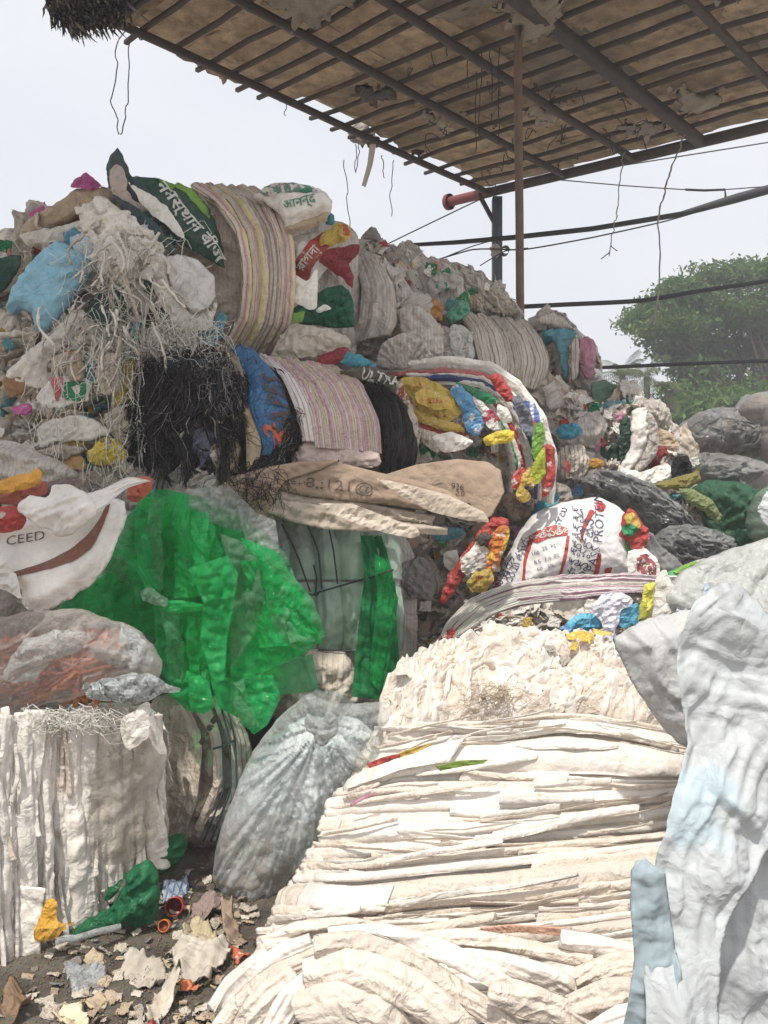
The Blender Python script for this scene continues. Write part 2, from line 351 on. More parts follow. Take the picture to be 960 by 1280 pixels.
def band(name, A, B, mat, parent=None, ns=40, nt_=60, thick=.02, pl=(.02, 10), bulge=0, cr=0, crs=.1, closed=True, seed=None, along=.5, fl=(0, 0), kind=None, warp=.3, rel=.6):
    """surface between two edge curves (px, py, Y each); long folds run parallel to those curves"""
    seed = seed if seed is not None else hash_name(name + str(A[0])) % 9973
    def curve(K):
        K = np.array(K, float); K = spline(K, 60, False); w = np.array([W(*k) for k in K]); return resample(w, nt_)
    a, la = curve(A); b, lb = curve(B)
    s = np.linspace(0, 1, ns)[None, :, None]; L = a[:, None] * (1 - s) + b[:, None] * s
    ts = np.gradient(L, axis=0); ss = np.gradient(L, axis=1); N = np.cross(ts, ss); N /= np.linalg.norm(N, axis=2)[..., None] + 1e-9
    toc = np.array([0, 0, EYE]) - L; sg = np.sign((N * toc).sum(2).mean()); N = N * sg
    wid = np.linalg.norm(b - a, axis=1).mean(); ln = (la + lb) / 2
    S = np.broadcast_to(s[..., 0], (nt_, ns)); T = np.broadcast_to(np.linspace(0, 1, nt_)[:, None], (nt_, ns))
    U = S * wid; Vv = T * ln
    z = bulge * np.sin(np.pi * np.clip(S, 0, 1)) ** .6
    f = pl[1]; q = U + warp / f * vn(Vv * f * .22, U * f * .3, seed)
    z = z + pl[0] * (0.6 * ridge(q * f, Vv * along, seed + 1) + .3 * ridge(q * f * 2.2, Vv * along * 2, seed + 2) + .2 * ridge(q * f * 4.7, Vv * along * 3, seed + 3) - .3)
    if cr: z = z + cr * crumple(U, Vv, crs, seed + 4)
    if fl[0]: z = z + fl[0] * fbm(U / fl[1], Vv / fl[1], 3, seed + 6)
    if rel:
        rs_ = min(.6, max(.22, wid * 3)); _, _, rz = relief(U.ravel() * 1.5, Vv.ravel(), rs_, rel, seed * 13 % 180, (0, 1, 4, 3)[seed % 4], seed % 50); z = z + rz.reshape(U.shape)
    G = L + N * z[..., None]
    idx = np.arange(nt_ * ns).reshape(nt_, ns)
    Q = np.stack([idx[:-1, :-1], idx[:-1, 1:], idx[1:, 1:], idx[1:, :-1]], -1).reshape(-1, 4)
    V = G.reshape(-1, 3); uv = np.stack([U.ravel() + seed % 5, Vv.ravel()], 1)
    if sg < 0: pass
    else: Q = Q[:, ::-1]
    if closed:
        e = np.minimum(np.minimum(S, 1 - S) * wid, np.minimum(T, 1 - T) * ln); k = np.sqrt(np.clip(e / max(thick, .01), 0, 1))
        Bk = (L - N * (thick * k + .003)[..., None]).reshape(-1, 3); n0 = len(V)
        V = np.vstack([V, Bk]); uv = np.vstack([uv, uv]); Q2 = Q[:, ::-1] + n0
        rim = np.r_[idx[0, :], idx[1:, -1], idx[-1, -2::-1], idx[-2:0:-1, 0]]; rn = np.roll(rim, -1)
        R = np.stack([rim, rn, rn + n0, rim + n0], 1)
        if sg >= 0: pass
        else: R = R[:, ::-1]
        Q = np.vstack([Q, Q2, R])
    org = np.array(parent.matrix_basis.translation) if parent is not None else G.reshape(-1, 3).mean(0)
    o = link(name, mesh_np(name, V - org, Q, uv), mat, None, kind)
    if parent is not None: o.parent = parent
    else: o.location = org
    sf = Surf(); sf.o = o; sf.root = parent or o; sf.G = G; sf.N = N; sf.wid = wid; sf.ln = ln; sf.ns = ns; sf.nt = nt_; sf.org = org
    def at(S_, T_, off=0.0):
        x = np.clip(S_, 0, 1) * (ns - 1); y = np.clip(T_, 0, 1) * (nt_ - 1); i = np.minimum(x.astype(int), ns - 2); j = np.minimum(y.astype(int), nt_ - 2); fx = (x - i)[:, None]; fy = (y - j)[:, None]
        g = G[j, i] * (1 - fx) * (1 - fy) + G[j, i + 1] * fx * (1 - fy) + G[j + 1, i] * (1 - fx) * fy + G[j + 1, i + 1] * fx * fy
        return g + N[j, i] * off
    sf.at = at
    return sf
def band_text(s, txt, S0, T0, size, ang, mat, width=1.0, bold=0.0, off=.006, flip=1):
    V, T = text_mesh(txt, size, width, bold); ca, sa = math.cos(math.radians(ang)), math.sin(math.radians(ang))
    x = V[:, 0] * ca - V[:, 1] * sa; y = V[:, 0] * sa + V[:, 1] * ca
    X = s.at(S0 + x / s.wid, T0 - y / s.ln, off)
    return child(s, 'lettering', X, None, mat, V, T)
def band_region(s, name, S0, S1, T0, T1, mat, off=.004, rag=.004, n=(12, 40)):
    S, T = np.meshgrid(np.linspace(S0, S1, n[0]), np.linspace(T0, T1, n[1]), indexing='ij')
    S = S + rag / s.wid * fbm(T * 30, S * 5, 2, 3) * ((S == S0) | (S == S1))
    X = s.at(S.ravel(), T.ravel(), off); idx = np.arange(n[0] * n[1]).reshape(n)
    Q = np.stack([idx[:-1, :-1], idx[1:, :-1], idx[1:, 1:], idx[:-1, 1:]], -1).reshape(-1, 4)
    return child(s, name, X, Q, mat, np.stack([S.ravel() * s.wid, T.ravel() * s.ln], 1))

def tubes(lines, r, sides=4):
    """mesh arrays of thin tubes along polylines (lists of world points); r scalar or per-line"""
    Vs = []; Qs = []; n0 = 0
    for li, L in enumerate(lines):
        L = np.asarray(L, float); m = len(L); t = np.gradient(L, axis=0); t /= np.linalg.norm(t, axis=1)[:, None] + 1e-9
        up = np.array([0.31, 0.2, 0.93]); a = np.cross(t, up); a /= np.linalg.norm(a, axis=1)[:, None] + 1e-9; b = np.cross(t, a)
        rr = r[li] if isinstance(r, (list, np.ndarray)) else r; rr = np.broadcast_to(np.asarray(rr, float), (m,))
        for k in range(sides):
            an = 2 * math.pi * k / sides; Vs.append(L + (a * math.cos(an) + b * math.sin(an)) * rr[:, None])
        i = np.arange(m - 1)
        for k in range(sides):
            k2 = (k + 1) % sides; Qs.append(np.stack([n0 + k * m + i, n0 + k2 * m + i, n0 + k2 * m + i + 1, n0 + k * m + i + 1], 1))
        n0 += m * sides
    return np.vstack(Vs), np.vstack(Qs)
def tube_obj(name, lines, r, mat, parent=None, sides=4, kind=None):
    V, Q = tubes(lines, r, sides)
    if parent is not None: return child(parent, name, V, Q, mat, None, None, kind)
    org = V.mean(0); o = link(name, mesh_np(name, V - org, Q), mat, None, kind); o.location = org; return o
def wobble(p0, p1, n, amp, seed, sag=0):
    p0 = np.asarray(p0, float); p1 = np.asarray(p1, float); t = np.linspace(0, 1, n)[:, None]; L = p0 + (p1 - p0) * t
    q = t[:, 0] * 3
    off = np.stack([fbm(q, q * 0 + 1.3, 2, seed), fbm(q, q * 0 + 4.7, 2, seed + 1), fbm(q, q * 0 + 8.1, 2, seed + 2)], 1)
    L = L + off * amp * np.sin(np.pi * t) ** .5; L[:, 2] -= sag * 4 * t[:, 0] * (1 - t[:, 0])
    return L

# ------------------------------------------------------------------ materials
def new_mat(name):
    m = bpy.data.materials.new(name); m.use_nodes = True; n = m.node_tree; n.nodes.clear(); return m, n
def N_(n, t, **kw):
    x = n.nodes.new('ShaderNode' + t)
    for k, v in kw.items():
        if k.startswith('i_'): x.inputs[k[2:].replace('_', ' ')].default_value = v
        else: setattr(x, k, v)
    return x
def cloth(name, col, var=.14, dirt=.35, dcol=(.17, .13, .10), rough=.62, spec=.3, crease=.5, cs=16, stripes=None, trans=0.0, objvar=.16, blot=None, metal=0):
    """woven / paper / plastic sheet: mottled colour, dirt, crumple relief; stripes = [(period m, duty, colour, axis)]"""
    m, n = new_mat(name); L = n.links
    out = N_(n, 'OutputMaterial'); bs = N_(n, 'BsdfPrincipled'); uv = N_(n, 'TexCoord'); oi = N_(n, 'ObjectInfo')
    mul = N_(n, 'VectorMath', operation='SCALE'); cmb = N_(n, 'CombineXYZ')
    for k in ('X', 'Y', 'Z'): L.new(oi.outputs['Random'], cmb.inputs[k])
    L.new(cmb.outputs[0], mul.inputs[0]); mul.inputs['Scale'].default_value = 37.0
    add = N_(n, 'VectorMath', operation='ADD'); L.new(uv.outputs['Object'], add.inputs[0]); L.new(mul.outputs[0], add.inputs[1]); vec = add.outputs[0]
    def noise(s, d=4, r=.55, v=None):
        q = N_(n, 'TexNoise'); q.inputs['Scale'].default_value = s; q.inputs['Detail'].default_value = d; q.inputs['Roughness'].default_value = r; L.new(v or vec, q.inputs['Vector']); return q.outputs['Fac']
    def ramp(fac, a, b):
        q = N_(n, 'MapRange'); q.inputs['From Min'].default_value = a; q.inputs['From Max'].default_value = b; L.new(fac, q.inputs['Value']); return q.outputs['Result']
    def mix(f, a, b, bt='MIX'):
        q = N_(n, 'MixRGB', blend_type=bt)
        for i, x in ((0, f), (1, a), (2, b)):
            if isinstance(x, (int, float)): q.inputs[i].default_value = x
            elif isinstance(x, tuple): q.inputs[i].default_value = (*x, 1)
            else: L.new(x, q.inputs[i])
        return q.outputs[0]
    lo = tuple(max(0, c * (1 - var)) for c in col); hi = tuple(min(1, c * (1 + var)) for c in col)
    base = mix(ramp(noise(5, 5), .3, .7), lo, hi)
    if stripes:
        sep = N_(n, 'SeparateXYZ'); L.new(uv.outputs['UV'], sep.inputs[0])
        for per, duty, scol, ax in stripes:
            wv = N_(n, 'Math', operation='MULTIPLY_ADD'); L.new(noise(3, 2), wv.inputs[0]); wv.inputs[1].default_value = per * .6; L.new(sep.outputs[ax], wv.inputs[2])
            pp = N_(n, 'Math', operation='PINGPONG'); L.new(wv.outputs[0], pp.inputs[0]); pp.inputs[1].default_value = per / 2
            lt = ramp(pp.outputs[0], per / 2 * duty * .85, per / 2 * duty * 1.15)
            inv = N_(n, 'Math', operation='SUBTRACT'); inv.inputs[0].default_value = 1; L.new(lt, inv.inputs[1]); base = mix(inv.outputs[0], base, scol)
    if blot:   # faded print blotches: (scale, threshold, colour)
        for s_, th, bc in blot: base = mix(ramp(noise(s_, 3, .5), th, th + .03), base, bc)
    if dirt:
        base = mix(ramp(noise(7, 8, .7), .52, .85), base, dcol) if dirt >= 1 else mix_s(n, noise(7, 8, .68), .46, .8, dirt, base, dcol)
        base = mix_s(n, noise(55, 4, .6), .5, .9, dirt * .7, base, dcol)
    if objvar:
        q = N_(n, 'MapRange'); q.inputs['To Min'].default_value = 1 - objvar; q.inputs['To Max'].default_value = 1 + objvar * .5; L.new(oi.outputs['Random'], q.inputs['Value'])
        hv = N_(n, 'HueSaturation'); L.new(q.outputs[0], hv.inputs['Value']); L.new(base, hv.inputs['Color']); base = hv.outputs[0]
    L.new(base, bs.inputs['Base Color']); bs.inputs['Roughness'].default_value = rough; bs.inputs['Specular IOR Level'].default_value = spec; bs.inputs['Metallic'].default_value = metal
    # relief
    def ridged(sc_, d_, dist=1.0):
        q = N_(n, 'TexNoise'); q.inputs['Scale'].default_value = sc_; q.inputs['Detail'].default_value = d_; q.inputs['Roughness'].default_value = .5; q.inputs['Distortion'].default_value = dist; L.new(vec, q.inputs['Vector'])
        a = N_(n, 'Math', operation='SUBTRACT'); L.new(q.outputs['Fac'], a.inputs[0]); a.inputs[1].default_value = .5; b = N_(n, 'Math', operation='ABSOLUTE'); L.new(a.outputs[0], b.inputs[0]); return ramp(b.outputs[0], 0, .16)
    b1 = N_(n, 'Bump', invert=True); b1.inputs['Strength'].default_value = min(1, crease * 1.1); b1.inputs['Distance'].default_value = .014; L.new(ridged(cs * .45, 3), b1.inputs['Height'])
    b2 = N_(n, 'Bump'); b2.inputs['Strength'].default_value = crease * .9; b2.inputs['Distance'].default_value = .006; L.new(ridged(cs * 1.6, 4, .6), b2.inputs['Height']); L.new(b1.outputs[0], b2.inputs['Normal'])
    L.new(b2.outputs[0], bs.inputs['Normal'])
    if trans > 0:
        tr = N_(n, 'BsdfTranslucent'); L.new(base, tr.inputs['Color']); L.new(b2.outputs[0], tr.inputs['Normal']); mx = N_(n, 'MixShader'); mx.inputs[0].default_value = trans
        L.new(bs.outputs[0], mx.inputs[1]); L.new(tr.outputs[0], mx.inputs[2]); L.new(mx.outputs[0], out.inputs['Surface'])
    else: L.new(bs.outputs[0], out.inputs['Surface'])
    return m
def mix_s(n, fac, a, b, k, c1, c2):
    L = n.links; q = N_(n, 'MapRange'); q.inputs['From Min'].default_value = a; q.inputs['From Max'].default_value = b; q.inputs['To Max'].default_value = k; L.new(fac, q.inputs['Value'])
    m = N_(n, 'MixRGB'); L.new(q.outputs[0], m.inputs[0]); L.new(c1, m.inputs[1]); m.inputs[2].default_value = (*c2, 1); return m.outputs[0]
def film(name, col, alpha=.5, rough=.18, tint=None, crease=.8, cs=9, trans=.35, edgeboost=.45, spec=.5):
    """thin plastic film: part see-through, part scattering, glossy wrinkles"""
    m, n = new_mat(name); L = n.links
    out = N_(n, 'OutputMaterial'); bs = N_(n, 'BsdfPrincipled'); tc = N_(n, 'TexCoord')
    bs.inputs['Base Color'].default_value = (*col, 1); bs.inputs['Roughness'].default_value = rough; bs.inputs['Specular IOR Level'].default_value = spec
    no = N_(n, 'TexNoise'); no.inputs['Scale'].default_value = cs * 1.6; no.inputs['Detail'].default_value = 7; no.inputs['Roughness'].default_value = .6; no.inputs['Distortion'].default_value = 1.2; L.new(tc.outputs['Object'], no.inputs['Vector'])
    vo = N_(n, 'TexVoronoi', feature='DISTANCE_TO_EDGE'); vo.inputs['Scale'].default_value = cs
    wa = N_(n, 'VectorMath', operation='SCALE'); L.new(no.outputs['Color'], wa.inputs[0]); wa.inputs['Scale'].default_value = 2.5 / cs
    wb = N_(n, 'VectorMath', operation='ADD'); L.new(tc.outputs['Object'], wb.inputs[0]); L.new(wa.outputs[0], wb.inputs[1]); L.new(wb.outputs[0], vo.inputs['Vector'])
    b1 = N_(n, 'Bump'); b1.inputs['Strength'].default_value = crease; b1.inputs['Distance'].default_value = .03; L.new(vo.outputs['Distance'], b1.inputs['Height'])
    b2 = N_(n, 'Bump'); b2.inputs['Strength'].default_value = crease; b2.inputs['Distance'].default_value = .03; L.new(no.outputs['Fac'], b2.inputs['Height']); L.new(b1.outputs[0], b2.inputs['Normal'])
    L.new(b2.outputs[0], bs.inputs['Normal'])
    tl = N_(n, 'BsdfTranslucent'); tl.inputs['Color'].default_value = (*col, 1); L.new(b2.outputs[0], tl.inputs['Normal'])
    m1 = N_(n, 'MixShader'); m1.inputs[0].default_value = trans; L.new(bs.outputs[0], m1.inputs[1]); L.new(tl.outputs[0], m1.inputs[2])
    tp = N_(n, 'BsdfTransparent'); tp.inputs['Color'].default_value = (*(tint or tuple(min(1, .35 + .65 * c / max(col)) for c in col)), 1)
    lw = N_(n, 'LayerWeight'); lw.inputs['Blend'].default_value = .35; L.new(b2.outputs[0], lw.inputs['Normal'])
    ma = N_(n, 'Math', operation='MULTIPLY_ADD', use_clamp=True); L.new(lw.outputs['Facing'], ma.inputs[0]); ma.inputs[1].default_value = edgeboost
    n2 = N_(n, 'TexNoise'); n2.inputs['Scale'].default_value = 4; n2.inputs['Detail'].default_value = 4; L.new(tc.outputs['Object'], n2.inputs['Vector'])
    mr = N_(n, 'MapRange'); L.new(n2.outputs['Fac'], mr.inputs['Value']); mr.inputs['From Min'].default_value = .35; mr.inputs['From Max'].default_value = .65
    mr.inputs['To Min'].default_value = max(0, alpha - .18); mr.inputs['To Max'].default_value = min(1, alpha + .15); L.new(mr.outputs[0], ma.inputs[2])
    m2 = N_(n, 'MixShader'); L.new(ma.outputs[0], m2.inputs[0]); L.new(tp.outputs[0], m2.inputs[1]); L.new(m1.outputs[0], m2.inputs[2]); L.new(m2.outputs[0], out.inputs['Surface'])
    return m
def plain(name, col, rough=.5, metal=0, var=.25, scale=20, bump=.2, spec=.4):
    m, n = new_mat(name); L = n.links; out = N_(n, 'OutputMaterial'); bs = N_(n, 'BsdfPrincipled'); tc = N_(n, 'TexCoord'); no = N_(n, 'TexNoise'); no.inputs['Scale'].default_value = scale; no.inputs['Detail'].default_value = 6
    L.new(tc.outputs['Object'], no.inputs['Vector']); mx = N_(n, 'MixRGB'); L.new(no.outputs['Fac'], mx.inputs[0])
    mx.inputs[1].default_value = (*[c * (1 - var) for c in col], 1); mx.inputs[2].default_value = (*[min(1, c * (1 + var)) for c in col], 1)
    L.new(mx.outputs[0], bs.inputs['Base Color']); bs.inputs['Roughness'].default_value = rough; bs.inputs['Metallic'].default_value = metal; bs.inputs['Specular IOR Level'].default_value = spec
    b = N_(n, 'Bump'); b.inputs['Strength'].default_value = bump; b.inputs['Distance'].default_value = .01; L.new(no.outputs['Fac'], b.inputs['Height']); L.new(b.outputs[0], bs.inputs['Normal']); L.new(bs.outputs[0], out.inputs['Surface'])
    return m

WHITE = cloth('white_woven_sack', (.79, .75, .69), dirt=.25, crease=.35)
CREAM = cloth('cream_woven_sack', (.73, .645, .555), dirt=.13, dcol=(.35, .28, .2), crease=.42, cs=20, var=.07, objvar=.1)
CREAM2 = cloth('cream_translucent_sack', (.79, .74, .68), dirt=.1, dcol=(.4, .33, .25), crease=.3, cs=14, var=.06, objvar=.08, rough=.45)
BEIGE = cloth('dusty_beige_sack', (.60, .52, .435), dirt=.4, crease=.5, stripes=[(.027, .25, (.51, .44, .37), 0)])
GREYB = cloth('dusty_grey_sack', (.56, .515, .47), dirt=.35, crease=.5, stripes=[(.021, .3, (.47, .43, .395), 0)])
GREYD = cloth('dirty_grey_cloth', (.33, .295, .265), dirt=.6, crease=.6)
TAN = cloth('tan_sack', (.50, .39, .28), dirt=.4)
DARK = cloth('dark_grubby_filling', (.10, .085, .075), dirt=.5, crease=.9, cs=10)
LBLUE = cloth('light_blue_plastic', (.30, .56, .70), dirt=.2, rough=.35, crease=.5, cs=12, trans=.15)
BLUE = cloth('royal_blue_film', (.04, .15, .33), dirt=.25, dcol=(.1, .2, .3), rough=.3, spec=.6, crease=.6, cs=28)
TEAL = cloth('teal_cloth', (.06, .26, .32), dirt=.3)
MAG = cloth('magenta_cloth', (.48, .10, .30), dirt=.25, rough=.5)
PINK = cloth('dusty_pink_cloth', (.46, .22, .30), dirt=.25)
YEL = cloth('yellow_plastic', (.58, .41, .09), dirt=.45, rough=.35, blot=[(17, .63, (.45, .10, .04)), (30, .64, (.70, .64, .5))])
YORG = cloth('orange_yellow_plastic', (.62, .32, .05), dirt=.35, rough=.4)
OLIVE = cloth('olive_yellow_plastic', (.36, .27, .05), dirt=.35, rough=.45)
RED = cloth('red_printed_plastic', (.44, .06, .05), dirt=.4, blot=[(13, .62, (.62, .55, .5))], rough=.4)
MAROON = cloth('maroon_sack', (.24, .03, .035), dirt=.3, rough=.45)
GREEN = cloth('green_printed_plastic', (.03, .24, .10), dirt=.3, rough=.35, blot=[(21, .62, (.55, .56, .5))])
DGREEN = cloth('dark_green_sack', (.025, .07, .05), dirt=.35, dcol=(.15, .16, .13), rough=.45)
LGREEN = cloth('bright_green_plastic', (.18, .36, .06), dirt=.35, rough=.4)
BLACK = cloth('black_plastic', (.018, .017, .018), dirt=.15, dcol=(.1, .09, .08), rough=.38, crease=.9, cs=30)
SKY_B = cloth('sky_blue_plastic', (.12, .32, .56), dirt=.3, rough=.3, blot=[(19, .62, (.68, .68, .66))])
ORANGE = cloth('orange_plastic', (.72, .23, .10), dirt=.25, rough=.45)
BROWNP = cloth('brown_kraft_paper', (.40, .30, .225), dirt=.3, crease=.35, cs=9, rough=.8, spec=.1)
BROWNP2 = cloth('pale_kraft_paper', (.49, .42, .345), dirt=.3, crease=.3, cs=8, rough=.8, spec=.1)
BROWNR = cloth('brown_printed_stripe', (.20, .085, .06), dirt=.5, dcol=(.4, .33, .28), crease=.2)
PRINTED = cloth('white_printed_sack', (.78, .75, .71), dirt=.22, crease=.3, cs=12, rough=.45)
PINKST = cloth('pink_striped_woven_sack', (.66, .58, .47), dirt=.3, crease=.35, stripes=[(.052, .38, (.56, .36, .36), 0), (.021, .12, (.25, .19, .17), 0), (.137, .25, (.66, .58, .34), 0)], cs=26)
PINKST2 = cloth('pale_pink_striped_sack', (.66, .56, .53), dirt=.22, crease=.5, stripes=[(.034, .42, (.58, .36, .38), 0), (.09, .25, (.60, .55, .36), 0), (.0135, .25, (.42, .30, .30), 0)], cs=30)
MAUVEST = cloth('mauve_striped_woven_sack', (.62, .58, .58), dirt=.2, crease=.3, stripes=[(.028, .45, (.36, .20, .26), 0), (.012, .35, (.72, .68, .66), 0)], cs=22)
RIBBED = cloth('ribbed_beige_sack', (.50, .45, .39), dirt=.35, crease=.3, stripes=[(.030, .25, (.26, .22, .18), 0)], cs=22)
MULTI = cloth('multicoloured_wrapper', (.62, .58, .53), dirt=.25, crease=.5, blot=[(9, .58, (.6, .05, .04)), (7.3, .62, (.72, .5, .05)), (8.1, .63, (.03, .25, .08)), (6.2, .65, (.05, .13, .45))])
PRNT_G = cloth('green_printed_grey_sack', (.50, .47, .43), dirt=.3, blot=[(22, .6, (.06, .26, .16))])
PALEB = cloth('pale_blue_white_sheet', (.50, .53, .54), dirt=.25, dcol=(.33, .31, .28), rough=.5, crease=.45, cs=8, var=.08, objvar=.05, blot=[(1.8, .6, (.47, .57, .62))])
TARP = cloth('grey_tarpaulin', (.44, .455, .44), dirt=.2, rough=.4, crease=.6, cs=8, var=.1)
def ink(name, col, wear=.40):
    """printed lettering, rubbed off in patches"""
    m = plain(name, col, .6); n = m.node_tree; L = n.links; out = [x for x in n.nodes if x.type == 'OUTPUT_MATERIAL'][0]; bs = [x for x in n.nodes if x.type == 'BSDF_PRINCIPLED'][0]
    tc = N_(n, 'TexCoord'); no = N_(n, 'TexNoise'); no.inputs['Scale'].default_value = 38; no.inputs['Detail'].default_value = 6; no.inputs['Roughness'].default_value = .7; L.new(tc.outputs['Object'], no.inputs['Vector'])
    mr = N_(n, 'MapRange'); mr.inputs['From Min'].default_value = wear - .06; mr.inputs['From Max'].default_value = wear + .05; mr.inputs['To Max'].default_value = .93; L.new(no.outputs['Fac'], mr.inputs['Value'])
    tp = N_(n, 'BsdfTransparent'); mx = N_(n, 'MixShader'); L.new(mr.outputs[0], mx.inputs[0]); L.new(tp.outputs[0], mx.inputs[1]); L.new(bs.outputs[0], mx.inputs[2]); L.new(mx.outputs[0], out.inputs['Surface']); return m
INK_B = ink('blue_black_ink', (.035, .04, .09)); INK_R = ink('red_ink', (.50, .04, .045)); INK_D = ink('dark_brown_ink', (.08, .055, .045)); INK_W = ink('white_ink', (.66, .66, .61)); INK_G = ink('green_ink', (.05, .24, .15)); INK_O = ink('orange_ink', (.55, .12, .05)); INK_Y = plain('yellow_ink', (.8, .52, .03), .5)
GFILM = film('green_plastic_film', (.025, .64, .18), .5, .1, tint=(.2, .9, .38), cs=7, crease=.75, trans=.4, spec=1.0)
GFILM2 = film('pale_green_plastic_film', (.20, .62, .32), .36, .1, tint=(.3, .75, .42), cs=7, crease=.55, trans=.42)
GDARK = film('dark_green_plastic_bag', (.01, .16, .06), .86, .22, cs=8, crease=.6, trans=.2)
CFILM = film('clear_plastic_film', (.70, .72, .71), .36, .16, tint=(.93, .95, .94), cs=11, crease=.7, trans=.35, edgeboost=.6)
CFILM2 = film('milky_plastic_film', (.66, .68, .68), .72, .22, tint=(.9, .92, .92), cs=10, crease=.7, trans=.3)
GREYF = film('dark_grey_plastic_film', (.44, .445, .44), .55, .1, tint=(.5, .5, .5), cs=9, crease=.8, trans=.2, spec=1.0)
BAGF = film('greyish_plastic_bag', (.62, .62, .61), .34, .12, tint=(.7, .7, .7), cs=7, crease=.7, trans=.25, spec=1.0)
NETG = film('green_grey_wrap', (.22, .30, .24), .80, .3, tint=(.4, .55, .45), cs=7, crease=.4, trans=.2)
FIBW = plain('white_fibre', (.82, .79, .72), .6); FIBK = plain('black_fibre', (.022, .019, .018), .4); FIBG = plain('grey_fibre', (.30, .28, .25), .6); FIBT = plain('tan_fibre', (.40, .31, .2), .7)
WIRE = plain('black_cable', (.035, .035, .04), .6); STEEL = plain('rusty_dark_steel', (.075, .06, .055), .7, .3, .5, 12); REDP = plain('red_oxide_steel', (.20, .06, .055), .6, .2, .4)
BATT = plain('weathered_dark_batten', (.075, .055, .045), .85, 0, .5, 14, .5); BLUEP = plain('blue_grey_painted_post', (.10, .115, .14), .6, .1, .4, 9); POLE = plain('weathered_wood_pole', (.17, .115, .085), .8, 0, .5, 10, .5)

# ------------------------------------------------------------------ crumpled rag and flap meshes shared by many parts
def make_rag(seed, Lg=.26, wd=.06, th=.028, n=30, m=22):
    r = random.Random(seed); t = np.linspace(0, 1, n); a = np.linspace(0, 2 * math.pi, m, endpoint=False)
    k1 = r.uniform(-1.6, 1.6); k2 = r.uniform(-.8, .8); tw = r.uniform(-1.5, 1.5)
    ang = k1 * (t - .5); x = np.cumsum(np.cos(ang)) / n * Lg; y = np.cumsum(np.sin(ang)) / n * Lg; x -= x.mean(); y -= y.mean()
    z = .03 * np.sin(t * 3.1 + k2) * r.uniform(-1, 1)
    T, A = np.meshgrid(t, a, indexing='ij'); w = wd * (.35 + .65 * np.sin(np.pi * np.clip(T * .9 + .05, 0, 1)) ** .6) * (1 + .3 * vn(T * 3, A * 0, seed)); h = th * (.4 + .6 * np.sin(np.pi * T) ** .5)
    rr = 1 + .34 * ridge(T * 2.0, np.cos(A + tw * T) * 2.2, seed + 1, np.sin(A + tw * T) * 2.2) + .16 * ridge(T * 5, np.cos(A) * 4, seed + 2, np.sin(A) * 4)
    rr = rr + (relief((T * Lg).ravel(), (A * .05).ravel(), .25, 1.0, 30, 1, seed)[2] / .03).reshape(T.shape)
    cx = w * np.cos(A) * rr; cz = h * np.sin(A) * rr; ph = tw * (T - .5); c2 = cx * np.cos(ph) - cz * np.sin(ph); z2 = cx * np.sin(ph) + cz * np.cos(ph)
    nx = -np.sin(ang)[:, None]; ny = np.cos(ang)[:, None]
    V = np.stack([x[:, None] + nx * c2, y[:, None] + ny * c2, z[:, None] + z2], -1).reshape(-1, 3)
    idx = np.arange(n * m).reshape(n, m); Q = np.stack([idx[:-1], np.roll(idx, -1, 1)[:-1], np.roll(idx, -1, 1)[1:], idx[1:]], -1).reshape(-1, 4)
    V = np.vstack([V, V[:m].mean(0), V[-m:].mean(0)]); q = np.arange(m)
    Tt = np.vstack([np.stack([np.roll(q, -1), q, np.full(m, n * m)], 1), np.stack([(n - 1) * m + q, (n - 1) * m + np.roll(q, -1), np.full(m, n * m + 1)], 1)])
    return mesh_np('rag', V, Q, V[:, :2], Tt)
def make_flap(seed, Lx=.16, Ly=.2, n=24, curl=1.0, th=.003, amp=.008):
    r = random.Random(seed); s = np.linspace(-.5, .5, n); S, T = np.meshgrid(s, s, indexing='ij')
    k = r.uniform(.6, 2.6) * curl; k0 = r.uniform(-.3, .3)
    # bend round the x axis direction, then crumple
    an = k * (T + k0); rad = Ly / max(abs(k), .2); jag = 1 + .12 * vn(T * 5, S * 0, seed + 3)
    x = S * Lx * jag * (1 + .3 * T * r.uniform(-1, 1)); y = rad * np.sin(an); z = -rad * (1 - np.cos(an))
    y = y + .1 * Ly * vn(S * 4, T * 0, seed + 9)
    f = amp * crumple(S * Lx, T * Ly, .09, seed) + amp * .8 * pleat(S * Lx, T * Ly, 14, r.uniform(50, 130), seed)
    a_, b_, c_ = relief((S * Lx).ravel(), (T * Ly).ravel(), .3, 1.7, seed * 31 % 180, (0, 1, 4)[seed % 3], seed); z = z + f + c_.reshape(S.shape); x = x + a_.reshape(S.shape); y = y + b_.reshape(S.shape)
    V = np.stack([x, y, z], -1).reshape(-1, 3); n0 = len(V); idx = np.arange(n * n).reshape(n, n)
    Q = np.stack([idx[:-1, :-1], idx[1:, :-1], idx[1:, 1:], idx[:-1, 1:]], -1).reshape(-1, 4)
    rim = np.r_[idx[0, :], idx[1:, -1], idx[-1, -2::-1], idx[-2:0:-1, 0]]; rn = np.roll(rim, -1)
    B = V.copy(); B[:, 2] -= th; Q = np.vstack([Q, Q[:, ::-1] + n0, np.stack([rim, rn, rn + n0, rim + n0], 1)])
    uv = np.stack([S * Lx, T * Ly], -1).reshape(-1, 2)
    return mesh_np('flap', np.vstack([V, B]), Q, np.vstack([uv, uv]))
RAGS = [make_rag(s) for s in range(10)]; FLAPS = [make_flap(s, Lx=.14 + .02 * (s % 5), Ly=.16 + .03 * (s % 3)) for s in range(14)]; FLATS = [make_flap(40 + s, curl=.35) for s in range(8)]
